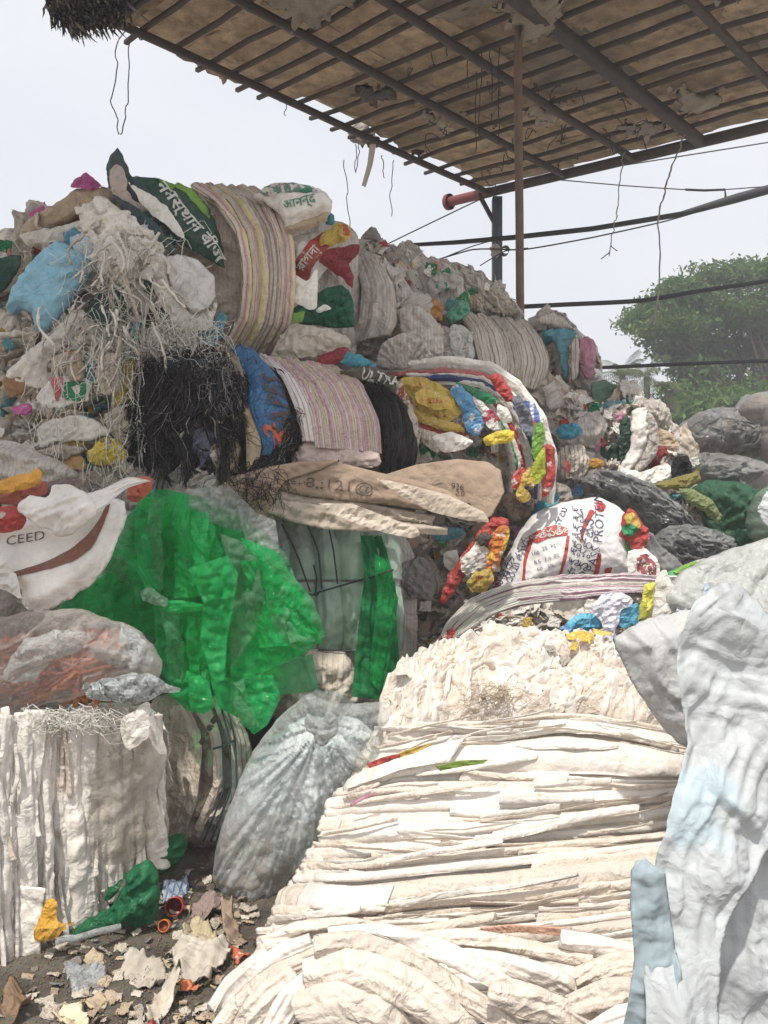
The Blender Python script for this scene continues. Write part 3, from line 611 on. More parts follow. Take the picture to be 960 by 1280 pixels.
def place(name, me, pos, nrm, ang, scale, mat, root, sink=.0):
    z = Vector(nrm).normalized(); x = Vector((math.cos(ang), 0, math.sin(ang))); x = (x - z * x.dot(z)).normalized(); y = z.cross(x)
    R = Matrix((x, y, z)).transposed().to_4x4()
    o = bpy.data.objects.new(name, me); COL.objects.link(o)
    if len(me.materials) == 0: me.materials.append(mat)
    o.material_slots[0].link = 'OBJECT'; o.material_slots[0].material = mat
    p = Vector(pos) - z * sink
    if root is not None: p = p - root.location; o.parent = root
    S = Matrix.Diagonal((*scale, 1)) if hasattr(scale, '__len__') else Matrix.Scale(scale, 4)
    o.matrix_local = Matrix.Translation(p) @ R @ S
    return o
def scatter(s, n, mats, size=(.6, 1.2), pool=None, region=None, seed=1, name='crumpled_sack', ang=None, jit=.5, angj=3.2, sink=.015, stretch=(1, 1), mind=.02):
    """many crumpled pieces lying on surface s; all of them parts of the same thing"""
    r = random.Random(seed); pool = pool or (RAGS[:5] + FLAPS); root = s.root
    reg = None if region is None else s.to_uv(*np.array(region, float).T)
    ok = s.dist > mind
    if reg is not None: _, _, ins = poly_sd(s.P, reg); ok &= ins
    idx = np.where(ok)[0]
    if len(idx) == 0: return
    # dart throwing for even cover
    pick = []; tries = [idx[r.randrange(len(idx))] for _ in range(n * 6)]
    for t in tries:
        if len(pick) >= n: break
        if not pick or min(((s.P[pick] - s.P[t]) ** 2).sum(1)) > (.45 * math.sqrt(len(idx) * 1e-4 / n)) ** 2: pick.append(t)
    for i in pick:
        nn = s.n + np.array([r.gauss(0, jit), r.gauss(0, jit * .4), r.gauss(0, jit)])
        if nn @ s.n < .3: nn = s.n
        k = r.uniform(*size); a = (math.radians(ang) if ang is not None else 0) + r.uniform(-angj / 2, angj / 2)
        mt = r.choices([m for m, _ in mats], [w for _, w in mats])[0]
        place(name, r.choice(pool), s.V[i], nn, a, (k * stretch[0], k * stretch[1], k), mt, root, sink * k)

def fold_strips(s, n, mats, region=None, ang=0, angv=25, L=(.12, .3), w=(.015, .035), hgt=(.012, .03), seed=1, name='folded_edge', curl=.5, wav=.008, lift=0.0):
    """long narrow folds of sack lying on surface s: raised lip on one side, sunk on the other; each a part of the same thing"""
    r = random.Random(seed); reg = None if region is None else s.to_uv(*np.array(region, float).T); ok = s.dist > .015
    if reg is not None: ok &= poly_sd(s.P, reg)[2]
    idx = np.where(ok)[0]; pr = np.array([0, .12, .35, .6, .82, .95, 1.0, .93]); ph = np.array([-.5, .15, .55, .85, 1.0, .75, .2, -.55]); step = .012; done = 0
    for tr in range(n * 3):
        if done >= n or len(idx) == 0: break
        p = s.P[idx[r.randrange(len(idx))]].copy(); a = math.radians((ang(p[0], p[1]) if callable(ang) else ang) + r.gauss(0, angv)); ln = r.uniform(*L); m = max(6, int(ln / step)); c = r.gauss(0, curl) / m; path = []
        for k in range(m):
            path.append(p.copy()); p = p + step * np.array([math.cos(a), math.sin(a)]); a += c + r.gauss(0, .035)
        path = np.array(path) - (path[-1] - path[0]) / 2; _, _, ins = poly_sd(path, s.poly)
        if ins.mean() < .75: continue
        path = path[ins]; m = len(path)
        if m < 5: continue
        t = np.gradient(path, axis=0); t /= np.linalg.norm(t, axis=1)[:, None] + 1e-9; nn = np.stack([-t[:, 1], t[:, 0]], 1); W_ = r.uniform(*w); H = r.uniform(*hgt); sg = r.choice([-1, 1])
        q = np.linspace(0, 1, m); tp = np.clip(np.sin(np.pi * q), 0, 1) ** .35; sd = r.randrange(999)
        wv = W_ * tp * (1 + .35 * vn(q * ln * 22, q * 0, sd)); hv = H * tp * (1 + .45 * vn(q * ln * 26, q * 0 + 5, sd))
        U = path[:, None] + nn[:, None] * (sg * (pr - .5))[None, :, None] * wv[:, None, None] + wav * np.stack([vn(q * ln * 40, q * 0, sd + 1)[:, None] + 0 * pr, vn(q * ln * 40, q * 0 + 3, sd + 2)[:, None] + 0 * pr], -1)
        d, _, ins2 = poly_sd(U.reshape(-1, 2), s.poly); d = np.where(ins2, d, 0); X = s.ev(U[..., 0].ravel(), U[..., 1].ravel(), d); hh = (hv[:, None] * ph[None] * (1 + .3 * vn(q[:, None] * ln * 45 + 0 * pr, pr[None] * 4 + 0 * q[:, None], sd + 3)) + lift).ravel()
        X = X + s.n * hh[:, None]; I = np.arange(m * 8).reshape(m, 8); Q = np.stack([I[:-1], np.roll(I, -1, 1)[:-1], np.roll(I, -1, 1)[1:], I[1:]], -1).reshape(-1, 4)
        if sg > 0: Q = Q[:, ::-1]
        child(s, name, X, Q, r.choices([z for z, _ in mats], [z for _, z in mats])[0], np.stack([np.tile(pr * W_ * 2, m), np.repeat(q * ln, 8)], 1)); done += 1
# ------------------------------------------------------------------ ground, walls of the yard, roof, poles, wires, trees
def ground():
    # near: fine grid; far: big sheet a little lower
    m, n = new_mat('trodden_dirt'); L = n.links; out = N_(n, 'OutputMaterial'); bs = N_(n, 'BsdfPrincipled'); tc = N_(n, 'TexCoord')
    a = N_(n, 'TexNoise'); a.inputs['Scale'].default_value = 3; a.inputs['Detail'].default_value = 9; a.inputs['Roughness'].default_value = .65; L.new(tc.outputs['Object'], a.inputs['Vector'])
    b = N_(n, 'TexNoise'); b.inputs['Scale'].default_value = 60; b.inputs['Detail'].default_value = 6; L.new(tc.outputs['Object'], b.inputs['Vector'])
    cr = N_(n, 'ValToRGB'); cr.color_ramp.elements[0].position = .35; cr.color_ramp.elements[0].color = (.045, .038, .03, 1); cr.color_ramp.elements[1].position = .68; cr.color_ramp.elements[1].color = (.17, .145, .115, 1); L.new(a.outputs['Fac'], cr.inputs[0])
    mx = N_(n, 'MixRGB', blend_type='OVERLAY'); mx.inputs[0].default_value = .6; L.new(cr.outputs[0], mx.inputs[1]); L.new(b.outputs['Color'], mx.inputs[2]); L.new(mx.outputs[0], bs.inputs['Base Color'])
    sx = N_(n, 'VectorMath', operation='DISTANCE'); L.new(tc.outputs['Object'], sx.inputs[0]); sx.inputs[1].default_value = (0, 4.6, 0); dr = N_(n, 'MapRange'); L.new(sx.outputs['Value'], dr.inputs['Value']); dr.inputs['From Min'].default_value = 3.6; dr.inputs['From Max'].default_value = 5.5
    mz = N_(n, 'MixRGB'); L.new(dr.outputs[0], mz.inputs[0]); L.new(mx.outputs[0], mz.inputs[1]); mz.inputs[2].default_value = (.36, .32, .26, 1); L.new(mz.outputs[0], bs.inputs['Base Color'])  # paler outlying ground, added to bounce sunlight into the shaded pile
    bs.inputs['Roughness'].default_value = .75; bp = N_(n, 'Bump'); bp.inputs['Strength'].default_value = .7; bp.inputs['Distance'].default_value = .01; L.new(b.outputs['Fac'], bp.inputs['Height']); L.new(bp.outputs[0], bs.inputs['Normal']); L.new(bs.outputs[0], out.inputs['Surface'])
    g = np.r_[-400, -60, -12, np.linspace(-5, 5, 260), 12, 60, 400]
    X, Y = np.meshgrid(g, g + 4, indexing='ij'); Z = .03 * fbm(X * 1.5, Y * 1.5, 4, 3) + .012 * fbm(X * 9, Y * 9, 3, 5); Z *= (np.hypot(X, Y - 4) < 7)
    idx = np.arange(X.size).reshape(X.shape); Q = np.stack([idx[:-1, :-1], idx[1:, :-1], idx[1:, 1:], idx[:-1, 1:]], -1).reshape(-1, 4)
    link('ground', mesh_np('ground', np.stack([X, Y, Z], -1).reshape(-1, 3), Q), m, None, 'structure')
ground()

P0 = np.array([1.34, 10.4, 5.99]); U3 = -np.array([.707, .707, .015]); W3 = np.array([.70, -.70, -.10])
def R3(s, t, d=0): return P0 + U3 * s + W3 * t + np.array([.1, 0, 1.0]) * d      # s towards the near left, t towards the near right, d up
SMAX, TMAX = 10.0, 4.55  # unseen reach of the roof, shaped by where its shade should fall
def beam(name, p, q, w, h, mat, root, n=10, wob=.01, seed=1):
    p = np.array(p); q = np.array(q); t = np.linspace(0, 1, n)[:, None]; L = p + (q - p) * t; L[:, 2] += wob * fbm(t[:, 0] * 6, t[:, 0] * 0 + seed, 2, seed); L[:, 0] += wob * fbm(t[:, 0] * 6, t[:, 0] * 0 + seed + 5, 2, seed)
    d = (q - p) / np.linalg.norm(q - p); sd = np.cross(d, [0, 0, 1.0]); sd /= np.linalg.norm(sd); up = np.cross(sd, d)
    c = [L + sd * w / 2 * a + up * h / 2 * b for a, b in ((-1, -1), (1, -1), (1, 1), (-1, 1))]; V = np.vstack(c); i = np.arange(n - 1); Q = []
    for k in range(4): k2 = (k + 1) % 4; Q.append(np.stack([k * n + i, k * n + i + 1, k2 * n + i + 1, k2 * n + i], 1))
    Q.append(np.array([[0, n, 2 * n, 3 * n], [3 * n + n - 1, 2 * n + n - 1, n + n - 1, n - 1]]))
    return child(root, name, V, np.vstack(Q), mat)
TANP = cloth('stained_roof_board', (.54, .41, .285), var=.3, dirt=.85, dcol=(.10, .075, .055), rough=.85, spec=.1, crease=.5, cs=5, objvar=.28)
TANP2 = cloth('torn_grey_roof_cloth', (.36, .31, .26), var=.2, dirt=.5, dcol=(.08, .06, .05), rough=.9, spec=.05, crease=.6, cs=7)
def roof():
    r = random.Random(11)
    root = thing('shed_roof', tuple(P0), 'open shed roof of stained tan boards on dark battens and rafters, seen from below', 'roof')
    ts = [0.15, 1.28, 2.2, 3.0, 4.0, 4.5]
    for i, t in enumerate(ts):
        w = .082 if t == 3.0 else .048
        beam('rafter', R3(.04, t, -.14), R3(SMAX, t, -.14), w, w * 1.25, STEEL, root, 24, .012, i)
    # battens run across the rafters
    s = .32; bs_ = []
    while s < SMAX:
        bs_.append(s); s += r.uniform(.2, .42)
    for i, s in enumerate(bs_):
        if s > 10.4: break
        beam('batten', R3(s, -r.uniform(.02, .22), -.055), R3(s + r.uniform(-.05, .05), TMAX, -.055), .036, .034, BATT, root, 18, .028, i + 20)
    # boards between rafters, two battens long, each its own sag and edge
    tt = [0.0] + ts[1:] + [TMAX]
    for k in range(len(tt) - 1):
        s = -.08 + r.uniform(-.04, .02)
        while s < SMAX:
            ln = r.uniform(.55, 1.25); s1 = min(s + ln, SMAX)
            a = tt[k] + (0 if k else -r.uniform(-.06, .12)); b = tt[k + 1]
            nu, nv = 14, 16; S, T = np.meshgrid(np.linspace(s - .03, s1 + .05, nu), np.linspace(a - .02, b + .03, nv), indexing='ij')
            if k == 0:     # ragged left edge
                T = T + (T - b) * .26 * fbm(S * 2.6, S * 0 + 1, 4, 77)
            sd = r.randrange(999); D = .004 + r.uniform(0, .012) - .03 * np.abs(fbm(S * 2.2, T * 2.2, 3, sd)) * 1.0 + .012 * ridge(S * 2.5, T * 5, sd) + .02
            p = P0 + U3 * S[..., None] + W3 * T[..., None] + np.array([.1, 0, 1.0]) * D[..., None]
            V = p.reshape(-1, 3); idx = np.arange(nu * nv).reshape(nu, nv); Q = np.stack([idx[:-1, :-1], idx[1:, :-1], idx[1:, 1:], idx[:-1, 1:]], -1).reshape(-1, 4)
            n0 = len(V); V2 = V + np.array([0, 0, .012]); rim = np.r_[idx[0, :], idx[1:, -1], idx[-1, -2::-1], idx[-2:0:-1, 0]]; rn = np.roll(rim, -1)
            Q = np.vstack([Q[:, ::-1], Q + n0, np.stack([rim, rn, rn + n0, rim + n0], 1)])
            child(root, 'roof_board', np.vstack([V, V2]), Q, TANP if r.random() < .88 else TANP2)
            s = s1
    # covering over the boards (keeps daylight out of the joints)
    c = [R3(0, -.02, .07), R3(SMAX, .1, .07), R3(SMAX, TMAX, .07), R3(0, TMAX, .07)]
    V = np.array(c + [x + np.array([0, 0, .02]) for x in c]); child(root, 'top_covering', V, [[0, 1, 2, 3], [7, 6, 5, 4], [0, 4, 5, 1], [1, 5, 6, 2], [2, 6, 7, 3], [3, 7, 4, 0]], TANP)
    # back edge pipe with red flange
    tube_obj('edge_pipe', [np.linspace(R3(-.03, -.55, -.10), R3(-.03, TMAX, -.10), 12)], .06, STEEL, root, 10)
    tube_obj('red_pipe_end', [np.linspace(R3(-.03, -.62, -.10), R3(-.03, .1, -.10), 6)], .066, REDP, root, 10)
    V, Q = tubes([np.linspace(R3(-.03, -.66, -.10), R3(-.03, -.60, -.10), 3)], .11, 14); n = len(V); V = np.vstack([V, R3(-.03, -.66, -.10)]); T = [[k * 3, ((k + 1) % 14) * 3, n] for k in range(14)]
    child(root, 'pipe_flange', V, Q, REDP, None, T)
    # torn hanging pieces of lining and cloth
    for s, t, w, l in ((1.0, 3.3, .3, .2), (3.1, 2.9, .3, .35), (4.4, 1.6, .4, .3), (2.0, 1.0, .2, .2), (.9, 4.2, .3, .2), (3.9, 3.3, .3, .3), (1.6, 2.0, .25, .16), (2.6, 4.2, .35, .18), (5.0, 2.3, .5, .2), (2.9, .9, .25, .14), (.6, 2.6, .3, .15)):
        p = R3(s, t, -.1); px = 480 + F * p[0] / p[1]; py = 640 - F * (p[2] - 1.6) / p[1]; kx = F / p[1]
        patch('torn_lining', [(px - w * kx, py - l * .3 * kx), (px, py - l * .5 * kx), (px + w * kx, py - l * .4 * kx), (px + w * .6 * kx, py + l * .4 * kx), (px, py + l * .7 * kx), (px - w * .5 * kx, py + l * .2 * kx)], p[1] - .1, r.choice([TANP2, GREYD, DARK, TANP2]), root, bulge=.03, h=.04, rag=.08, cr=.05, crs=.2, tilt=(0, -3.0), thick=.02)
    # left edge: hanging wads and strings
    for (x, y, sz, mt) in ((292, 78, 22, TANP2), (520, 185, 10, DARK), (449, 165, 17, GREYD), (462, 172, 12, DARK), (348, 118, 10, GREYD), (255, 66, 20, TANP2), (275, 88, 13, TANP)):
        Y = 6.6 + (x - 100) / 500 * 3.3
        patch('hanging_scrap', [(x - sz, y - sz * .6), (x + sz * .6, y - sz), (x + sz, y + sz * .2), (x + sz * .2, y + sz), (x - sz * .5, y + sz * .5)], Y, mt, root, bulge=.04, h=.03, rag=.04, cr=.03, crs=.12)
    lines = []; rr = []
    def string(x0, y0, x1, y1, Y, sg=0, amp=.05, w=.006): lines.append(wobble(W(x0, y0, Y), W(x1, y1, Y), 20, amp, r.randrange(999), sg)); rr.append(w)
    string(160, 34, 138, 125, 7.0, 0, .1); string(138, 125, 148, 168, 7.0); string(163, 36, 160, 120, 7.0); string(160, 120, 150, 168, 7.0); string(160, 34, 187, 52, 7.0)
    string(291, 92, 366, 130, 7.8, 0, .03, .012); string(366, 130, 428, 156, 8.2, 0, .03, .012)
    for (x, y0, y1) in ((430, 200, 285), (444, 180, 215), (449, 178, 216), (478, 195, 222), (492, 200, 270), (352, 112, 145), (628, 30, 180), (602, 60, 170), (596, 90, 190), (560, 20, 70), (585, 40, 110), (612, 10, 130)):
        string(x, y0, x + r.uniform(-6, 8), y1, 8.3 if x < 500 else 6.9, 0, .06, .0055)
    for k in range(26):
        x = r.uniform(500, 820); y = 225 - (x - 600) * .2 - r.uniform(0, 120) if x > 560 else r.uniform(60, 180); string(x, y, x + r.uniform(-25, 25), y + r.uniform(5, 40), 7.0, 0, .12, .005)
    tube_obj('dangling_strings', lines, rr, WIRE, root, 3, 'stuff')
    # white translucent strip hanging at the corner
    band('hanging_strip', [(462, 180, 8.6), (459, 205, 8.6), (452, 232, 8.6)], [(470, 180, 8.6), (466, 205, 8.6), (457, 234, 8.6)], CREAM2, root, 8, 24, .01, (.01, 6))
    # thatch-like shreds at top left
    ls = []
    for k in range(520):
        x = r.uniform(58, 158); y = r.uniform(-25, 8 + 16 * math.sin((x - 58) / 100 * 3.1)); ln = r.uniform(14, 40) * (1.0 if x > 100 else 1.25); a = r.gauss(.25 - (x - 100) / 160, .3)
        ls.append(np.array([W(x + a * ln * q + r.uniform(-1, 1), y + ln * q * (1 - .15 * q), 6.35 + r.uniform(-.2, .2)) for q in np.linspace(0, 1, 6)]))
    tube_obj('shredded_thatch', ls, [np.array([.012, .016, .014, .012, .008, .002])] * len(ls), plain('grey_shreds', (.20, .185, .165), .9), root, 3, 'stuff')
    patch('thatch_wad', [(60, -30), (170, -40), (175, 5), (150, 22), (110, 22), (72, 10)], 6.5, GREYD, root, bulge=.1, h=.03, rag=.03, cr=.05, crs=.1, pl=(.04, 9, 80))
roof()

# post under the corner and the wooden pole standing in the pile
def post():
    p = W(622, 232, 10.3); root = thing('steel_post', (p[0], 10.3, 0), 'dark blue-grey square post under the far corner of the shed roof', 'post')
    beam('shaft', (p[0], 10.3, 0), (p[0] - .01, 10.3, 5.78), .125, .125, BLUEP, root, 8, .003)
    q = np.array([p[0], 10.3, 5.55]); beam('bracket', q + [-.25, 0, .28], q + [0, 0, -.18], .05, .05, STEEL, root, 4, .002)
    q = W(631, 314, 10.2)
    tube_obj('junction_box', [np.linspace(q - [0, .07, 0], q + [0, .05, 0], 4)], .055, plain('black_box', (.03, .03, .03), .5), root, 12)
    q = W(620, 313, 10.18); patch('insulator_knot', [(613, 308), (622, 305), (628, 312), (622, 322), (614, 319)], 10.15, GREYB, root, bulge=.04, h=.02, rag=.01, cr=.02)
post()
tag(tube_obj('wooden_pole', [wobble((W(655, 640, 6.55)[0], 6.55, 0), W(648, -14, 6.25) + np.array([0, 0, .02]), 30, .02, 4)], .034, POLE, None, 10), 'weathered round wooden pole rising out of the pile to the roof boards', 'pole')
tag(tube_obj('overhead_cable', [np.array([W(x, y, 9) for x, y in ((517, 306), (570, 303), (640, 297), (740, 286), (850, 268), (920, 248), (1040, 215))])], [np.array([.022, .026, .03, .03, .032, .055, .055])], WIRE, None, 8), 'thick black cable crossing behind the wooden pole and rising to the right edge', 'cable')
tag(tube_obj('overhead_cable', [spline(np.array([W(x, y, 8.5) for x, y in ((640, 384), (700, 381), (800, 376), (880, 363), (960, 351), (1060, 330))]), 30, False)], .026, WIRE, None, 8), 'middle black cable passing in front of the top of the leafy tree', 'cable')
tag(tube_obj('overhead_cable', [spline(np.array([W(x, y, 8) for x, y in ((700, 463), (742, 460), (830, 456), (960, 451), (1060, 448))]), 30, False)], .02, WIRE, None, 8), 'lowest black cable crossing in front of the palms and tree crown', 'cable')
for lbl, pts, Y, w in (('thin wire sagging from the left of the post down to the pile', ((470, 312), (540, 278), (612, 244), (680, 222), (790, 205), (960, 178), (1040, 165)), 9.6, .008),
                       ('thin wire running from the pole to a short dark stub at the right edge', ((690, 224), (780, 232), (857, 237), (905, 237), (960, 233), (1040, 228)), 9.6, .007),
                       ('thin sagging wire tied below the thick black cable', ((500, 340), (590, 312), (655, 312), (740, 297), (830, 277), (905, 255), (960, 240)), 9.3, .009),
                       ('thin slanting wire just left of the post above the grey sacks', ((548, 325), (590, 308), (618, 300)), 9.4, .007),
                       ('thin wire from the junction box on the post to the pile', ((600, 332), (631, 314), (660, 310)), 9.4, .007)):
    tag(tube_obj('thin_wire', [spline(np.array([W(x, y, Y) for x, y in pts]), 40, False)], w, WIRE, None, 5), lbl, 'wire')
for lbl, pts, w in (('long frayed cord hanging from the roof edge in front of the tree', ((856, 168), (848, 190), (838, 215), (828, 250), (822, 285), (826, 320), (824, 360), (820, 385), (818, 405)), .009),
                    ('thin pale cord hanging from the roof edge right of the pole', ((780, 190), (775, 230), (772, 262), (764, 300), (762, 320)), .006)):
    L = spline(np.array([W(x, y, 7.6) for x, y in pts]), 60, False); L[:, 0] += .015 * fbm(np.arange(len(L)) * .4, np.arange(len(L)) * 0, 2, 4)
    tag(tube_obj('hanging_cord', [L, L[-6:] + np.linspace(0, 1, 6)[:, None] * np.array([.08, 0, .05]), L[-3:] + np.linspace(0, 1, 3)[:, None] * np.array([-.08, 0, -.03])], w, FIBG, None, 4), lbl, 'cord')
tag(tube_obj('cable_stub', [np.array([W(857, 237, 9.2), W(880, 238, 9.2), W(906, 237, 9.2), W(907, 245, 9.2), W(905, 250, 9.2)])], .014, WIRE, None, 6), 'short dark cable stub hooked between two thin wires at upper right', 'cable')

def leaf_mat(name, c1, c2):
    m, n = new_mat(name); L = n.links; out = N_(n, 'OutputMaterial'); bs = N_(n, 'BsdfPrincipled'); g = N_(n, 'TexCoord'); no = N_(n, 'TexNoise'); no.inputs['Scale'].default_value = .9; no.inputs['Detail'].default_value = 8; L.new(g.outputs['Object'], no.inputs['Vector'])
    mr = N_(n, 'MapRange'); mr.inputs['From Min'].default_value = .36; mr.inputs['From Max'].default_value = .64; L.new(no.outputs['Fac'], mr.inputs['Value'])
    mx = N_(n, 'MixRGB'); L.new(mr.outputs[0], mx.inputs[0]); mx.inputs[1].default_value = (*c1, 1); mx.inputs[2].default_value = (*c2, 1); L.new(mx.outputs[0], bs.inputs['Base Color']); bs.inputs['Roughness'].default_value = .55
    tr = N_(n, 'BsdfTranslucent'); L.new(mx.outputs[0], tr.inputs['Color']); m2 = N_(n, 'MixShader'); m2.inputs[0].default_value = .4; L.new(bs.outputs[0], m2.inputs[1]); L.new(tr.outputs[0], m2.inputs[2]); L.new(m2.outputs[0], out.inputs['Surface']); return m
LEAF = leaf_mat('tree_leaves', (.045, .105, .022), (.12, .21, .045)); FROND = leaf_mat('palm_fronds', (.06, .09, .03), (.14, .17, .06)); BARK = plain('tree_bark', (.13, .10, .075), .9, 0, .4, 6, .6)
LEAF2 = leaf_mat('yellow_green_leaves', (.10, .17, .03), (.20, .28, .06))
def leaf_cloud(centres, per, spread, size, seed, flat=.6):
    g = np.random.default_rng(seed); C = np.repeat(np.array(centres), per, 0); n = len(C)
    D = g.normal(0, 1, (n, 3)) * spread * np.array([1, 1, flat]); C = C + D
    a = g.normal(0, 1, (n, 3)); a /= np.linalg.norm(a, axis=1)[:, None]; b = g.normal(0, 1, (n, 3)); b -= (a * b).sum(1)[:, None] * a; b /= np.linalg.norm(b, axis=1)[:, None]
    s = (size * g.uniform(.6, 1.4, n))[:, None]; V = np.stack([C - a * s, C + b * s * .4, C + a * s, C - b * s * .4], 1).reshape(-1, 3)
    return V, np.arange(n * 4).reshape(-1, 4)
def tree():
    Y = 24.0; base = W(905, 640, Y); root = thing('leafy_tree', (base[0] + 1.5, Y, 0), 'large leafy tree with feathery green crown behind the plastic bags', 'tree')
    r = random.Random(5); top = np.array([base[0] + 1.5, Y, 3.8]); limbs = [[np.array([base[0] + 1.5, Y, 0]), np.array([base[0] + 1.4, Y, 2]), top]]; rad = [np.array([.32, .26, .22])]
    C = []
    lobes = [(795, 405, 12), (808, 398, 20), (825, 385, 30), (850, 372, 34), (880, 358, 36), (915, 348, 34), (950, 340, 32), (990, 335, 40), (840, 410, 34), (880, 400, 44), (930, 390, 50), (980, 385, 50), (1030, 370, 50), (845, 440, 22), (870, 440, 40), (920, 440, 50), (975, 440, 50), (878, 478, 26), (910, 490, 46), (960, 490, 50), (880, 505, 34), (868, 462, 26), (905, 535, 34), (950, 545, 40), (930, 530, 40), (990, 520, 50), (1040, 440, 50), (1090, 400, 60), (1040, 500, 50), (1130, 480, 60)]
    for lx, ly, lr in lobes:
        c = W(lx, ly, Y + r.uniform(-2, 2)); R = lr / F * Y * r.uniform(.6, .95); e = c + np.array([0, 0, -.2 * R])
        mid = (top + e) / 2 + np.array([r.uniform(-.4, .4), r.uniform(-.4, .4), r.uniform(-.2, .5)]); q = spline(np.array([top, mid, e]), 8, False); limbs.append(q); rad.append(np.linspace(.10, .02, len(q)))
        for k in range(int(15 + lr * 1.3)):
            d = np.array([r.gauss(0, 1), r.gauss(0, 1), r.gauss(0, .5)]); d /= np.linalg.norm(d); d[2] *= .7; p = c + d * R * r.uniform(.4, 1.35)
            C.append(p)
            if k % 4 == 0: limbs.append(np.array([e, (e + p) / 2 + np.array([0, 0, .1]), p])); rad.append(np.array([.03, .02, .008]))
    V, Q = leaf_cloud(C, 52, .22, .085, 3, .4); child(root, 'crown', V, Q, LEAF); V, Q = tubes(limbs, rad, 6); child(root, 'trunk', V, Q, BARK)
tree()
def palm(px, py, Y, lbl, seed, n=17, L=1.4):
    r = random.Random(seed); c = W(px, py, Y); root = thing('palm_tree', (c[0], Y, 0), lbl, 'palm tree', 'palms behind the pile')
    tube_obj('trunk', [np.array([[c[0], Y, 0], [c[0] + .1, Y, c[2] / 2], c])], [np.array([.14, .1, .08])], BARK, root, 8)
    Vs = []; k0 = 0; Qs = []
    for i in range(n):
        az = i * 2.4 + r.uniform(-.2, .2); el = r.uniform(-.5, 1.35); dp = r.uniform(.35, .95); t = np.linspace(0, 1, 14); ln = L * r.uniform(.8, 1.1)
        x = ln * t * math.cos(el) * math.cos(az); y = ln * t * math.cos(el) * math.sin(az); z = ln * (t * math.sin(el) - dp * t ** 2)
        P = c + np.stack([x, y, z], 1); d = np.gradient(P, axis=0); d /= np.linalg.norm(d, axis=1)[:, None]; s = np.cross(d, [0, 0, 1.0]); s /= np.linalg.norm(s, axis=1)[:, None] + 1e-6
        for sg in (-1, 1):
            for q in range(1, 14):
                for w in (0, .5):
                    p = P[q] * (1 - w) + P[q - 1] * w; ll = .42 * math.sin(math.pi * min(1, .15 + t[q])) ** .5 * L / 2.2; tip = p + s[q] * sg * ll * .8 + d[q] * ll * .5 - np.array([0, 0, ll * .45])
                    Vs += [p, p + d[q] * .022, tip + d[q] * .006, tip]; Qs.append([k0, k0 + 1, k0 + 2, k0 + 3]); k0 += 4
    child(root, 'fronds', np.array(Vs), Qs, FROND)
palm(778, 468, 20, 'leftmost palm crown showing above the pink cloth on the pile', 1); palm(808, 470, 21, 'middle palm crown left of the leafy tree', 2); palm(836, 492, 20, 'palm crown tucked under the left side of the leafy tree', 3, 20, 1.0); palm(752, 486, 22, 'small pale palm crown half hidden by the grey pile', 4, 20, .9)
def bush(pxs, lbl, Y, mat, seed):
    c = np.array([W(x, y, Y + random.Random(x).uniform(-1, 1)) for x, y in pxs]); root = thing('bush', (c[:, 0].mean(), Y, 0), lbl, 'bush'); V, Q = leaf_cloud(c, 420, .5, .11, seed, .8); child(root, 'foliage', V, Q, mat)
    tube_obj('stem', [np.array([[c[:, 0].mean(), Y, 0], c.mean(0), p]) for p in c], .04, BARK, root, 4)
bush([(x, y) for x in range(842, 1100, 20) for y in (515, 545, 575)] + [(845, 520), (862, 530)], 'green bush filling the space under the leafy tree', 21, LEAF, 8)
bush([(x, 545 + (x % 3) * 10) for x in range(740, 850, 16)] + [(x, 560) for x in range(700, 850, 20)], 'dusty dark bush between the palms and the pile', 22, LEAF, 9)
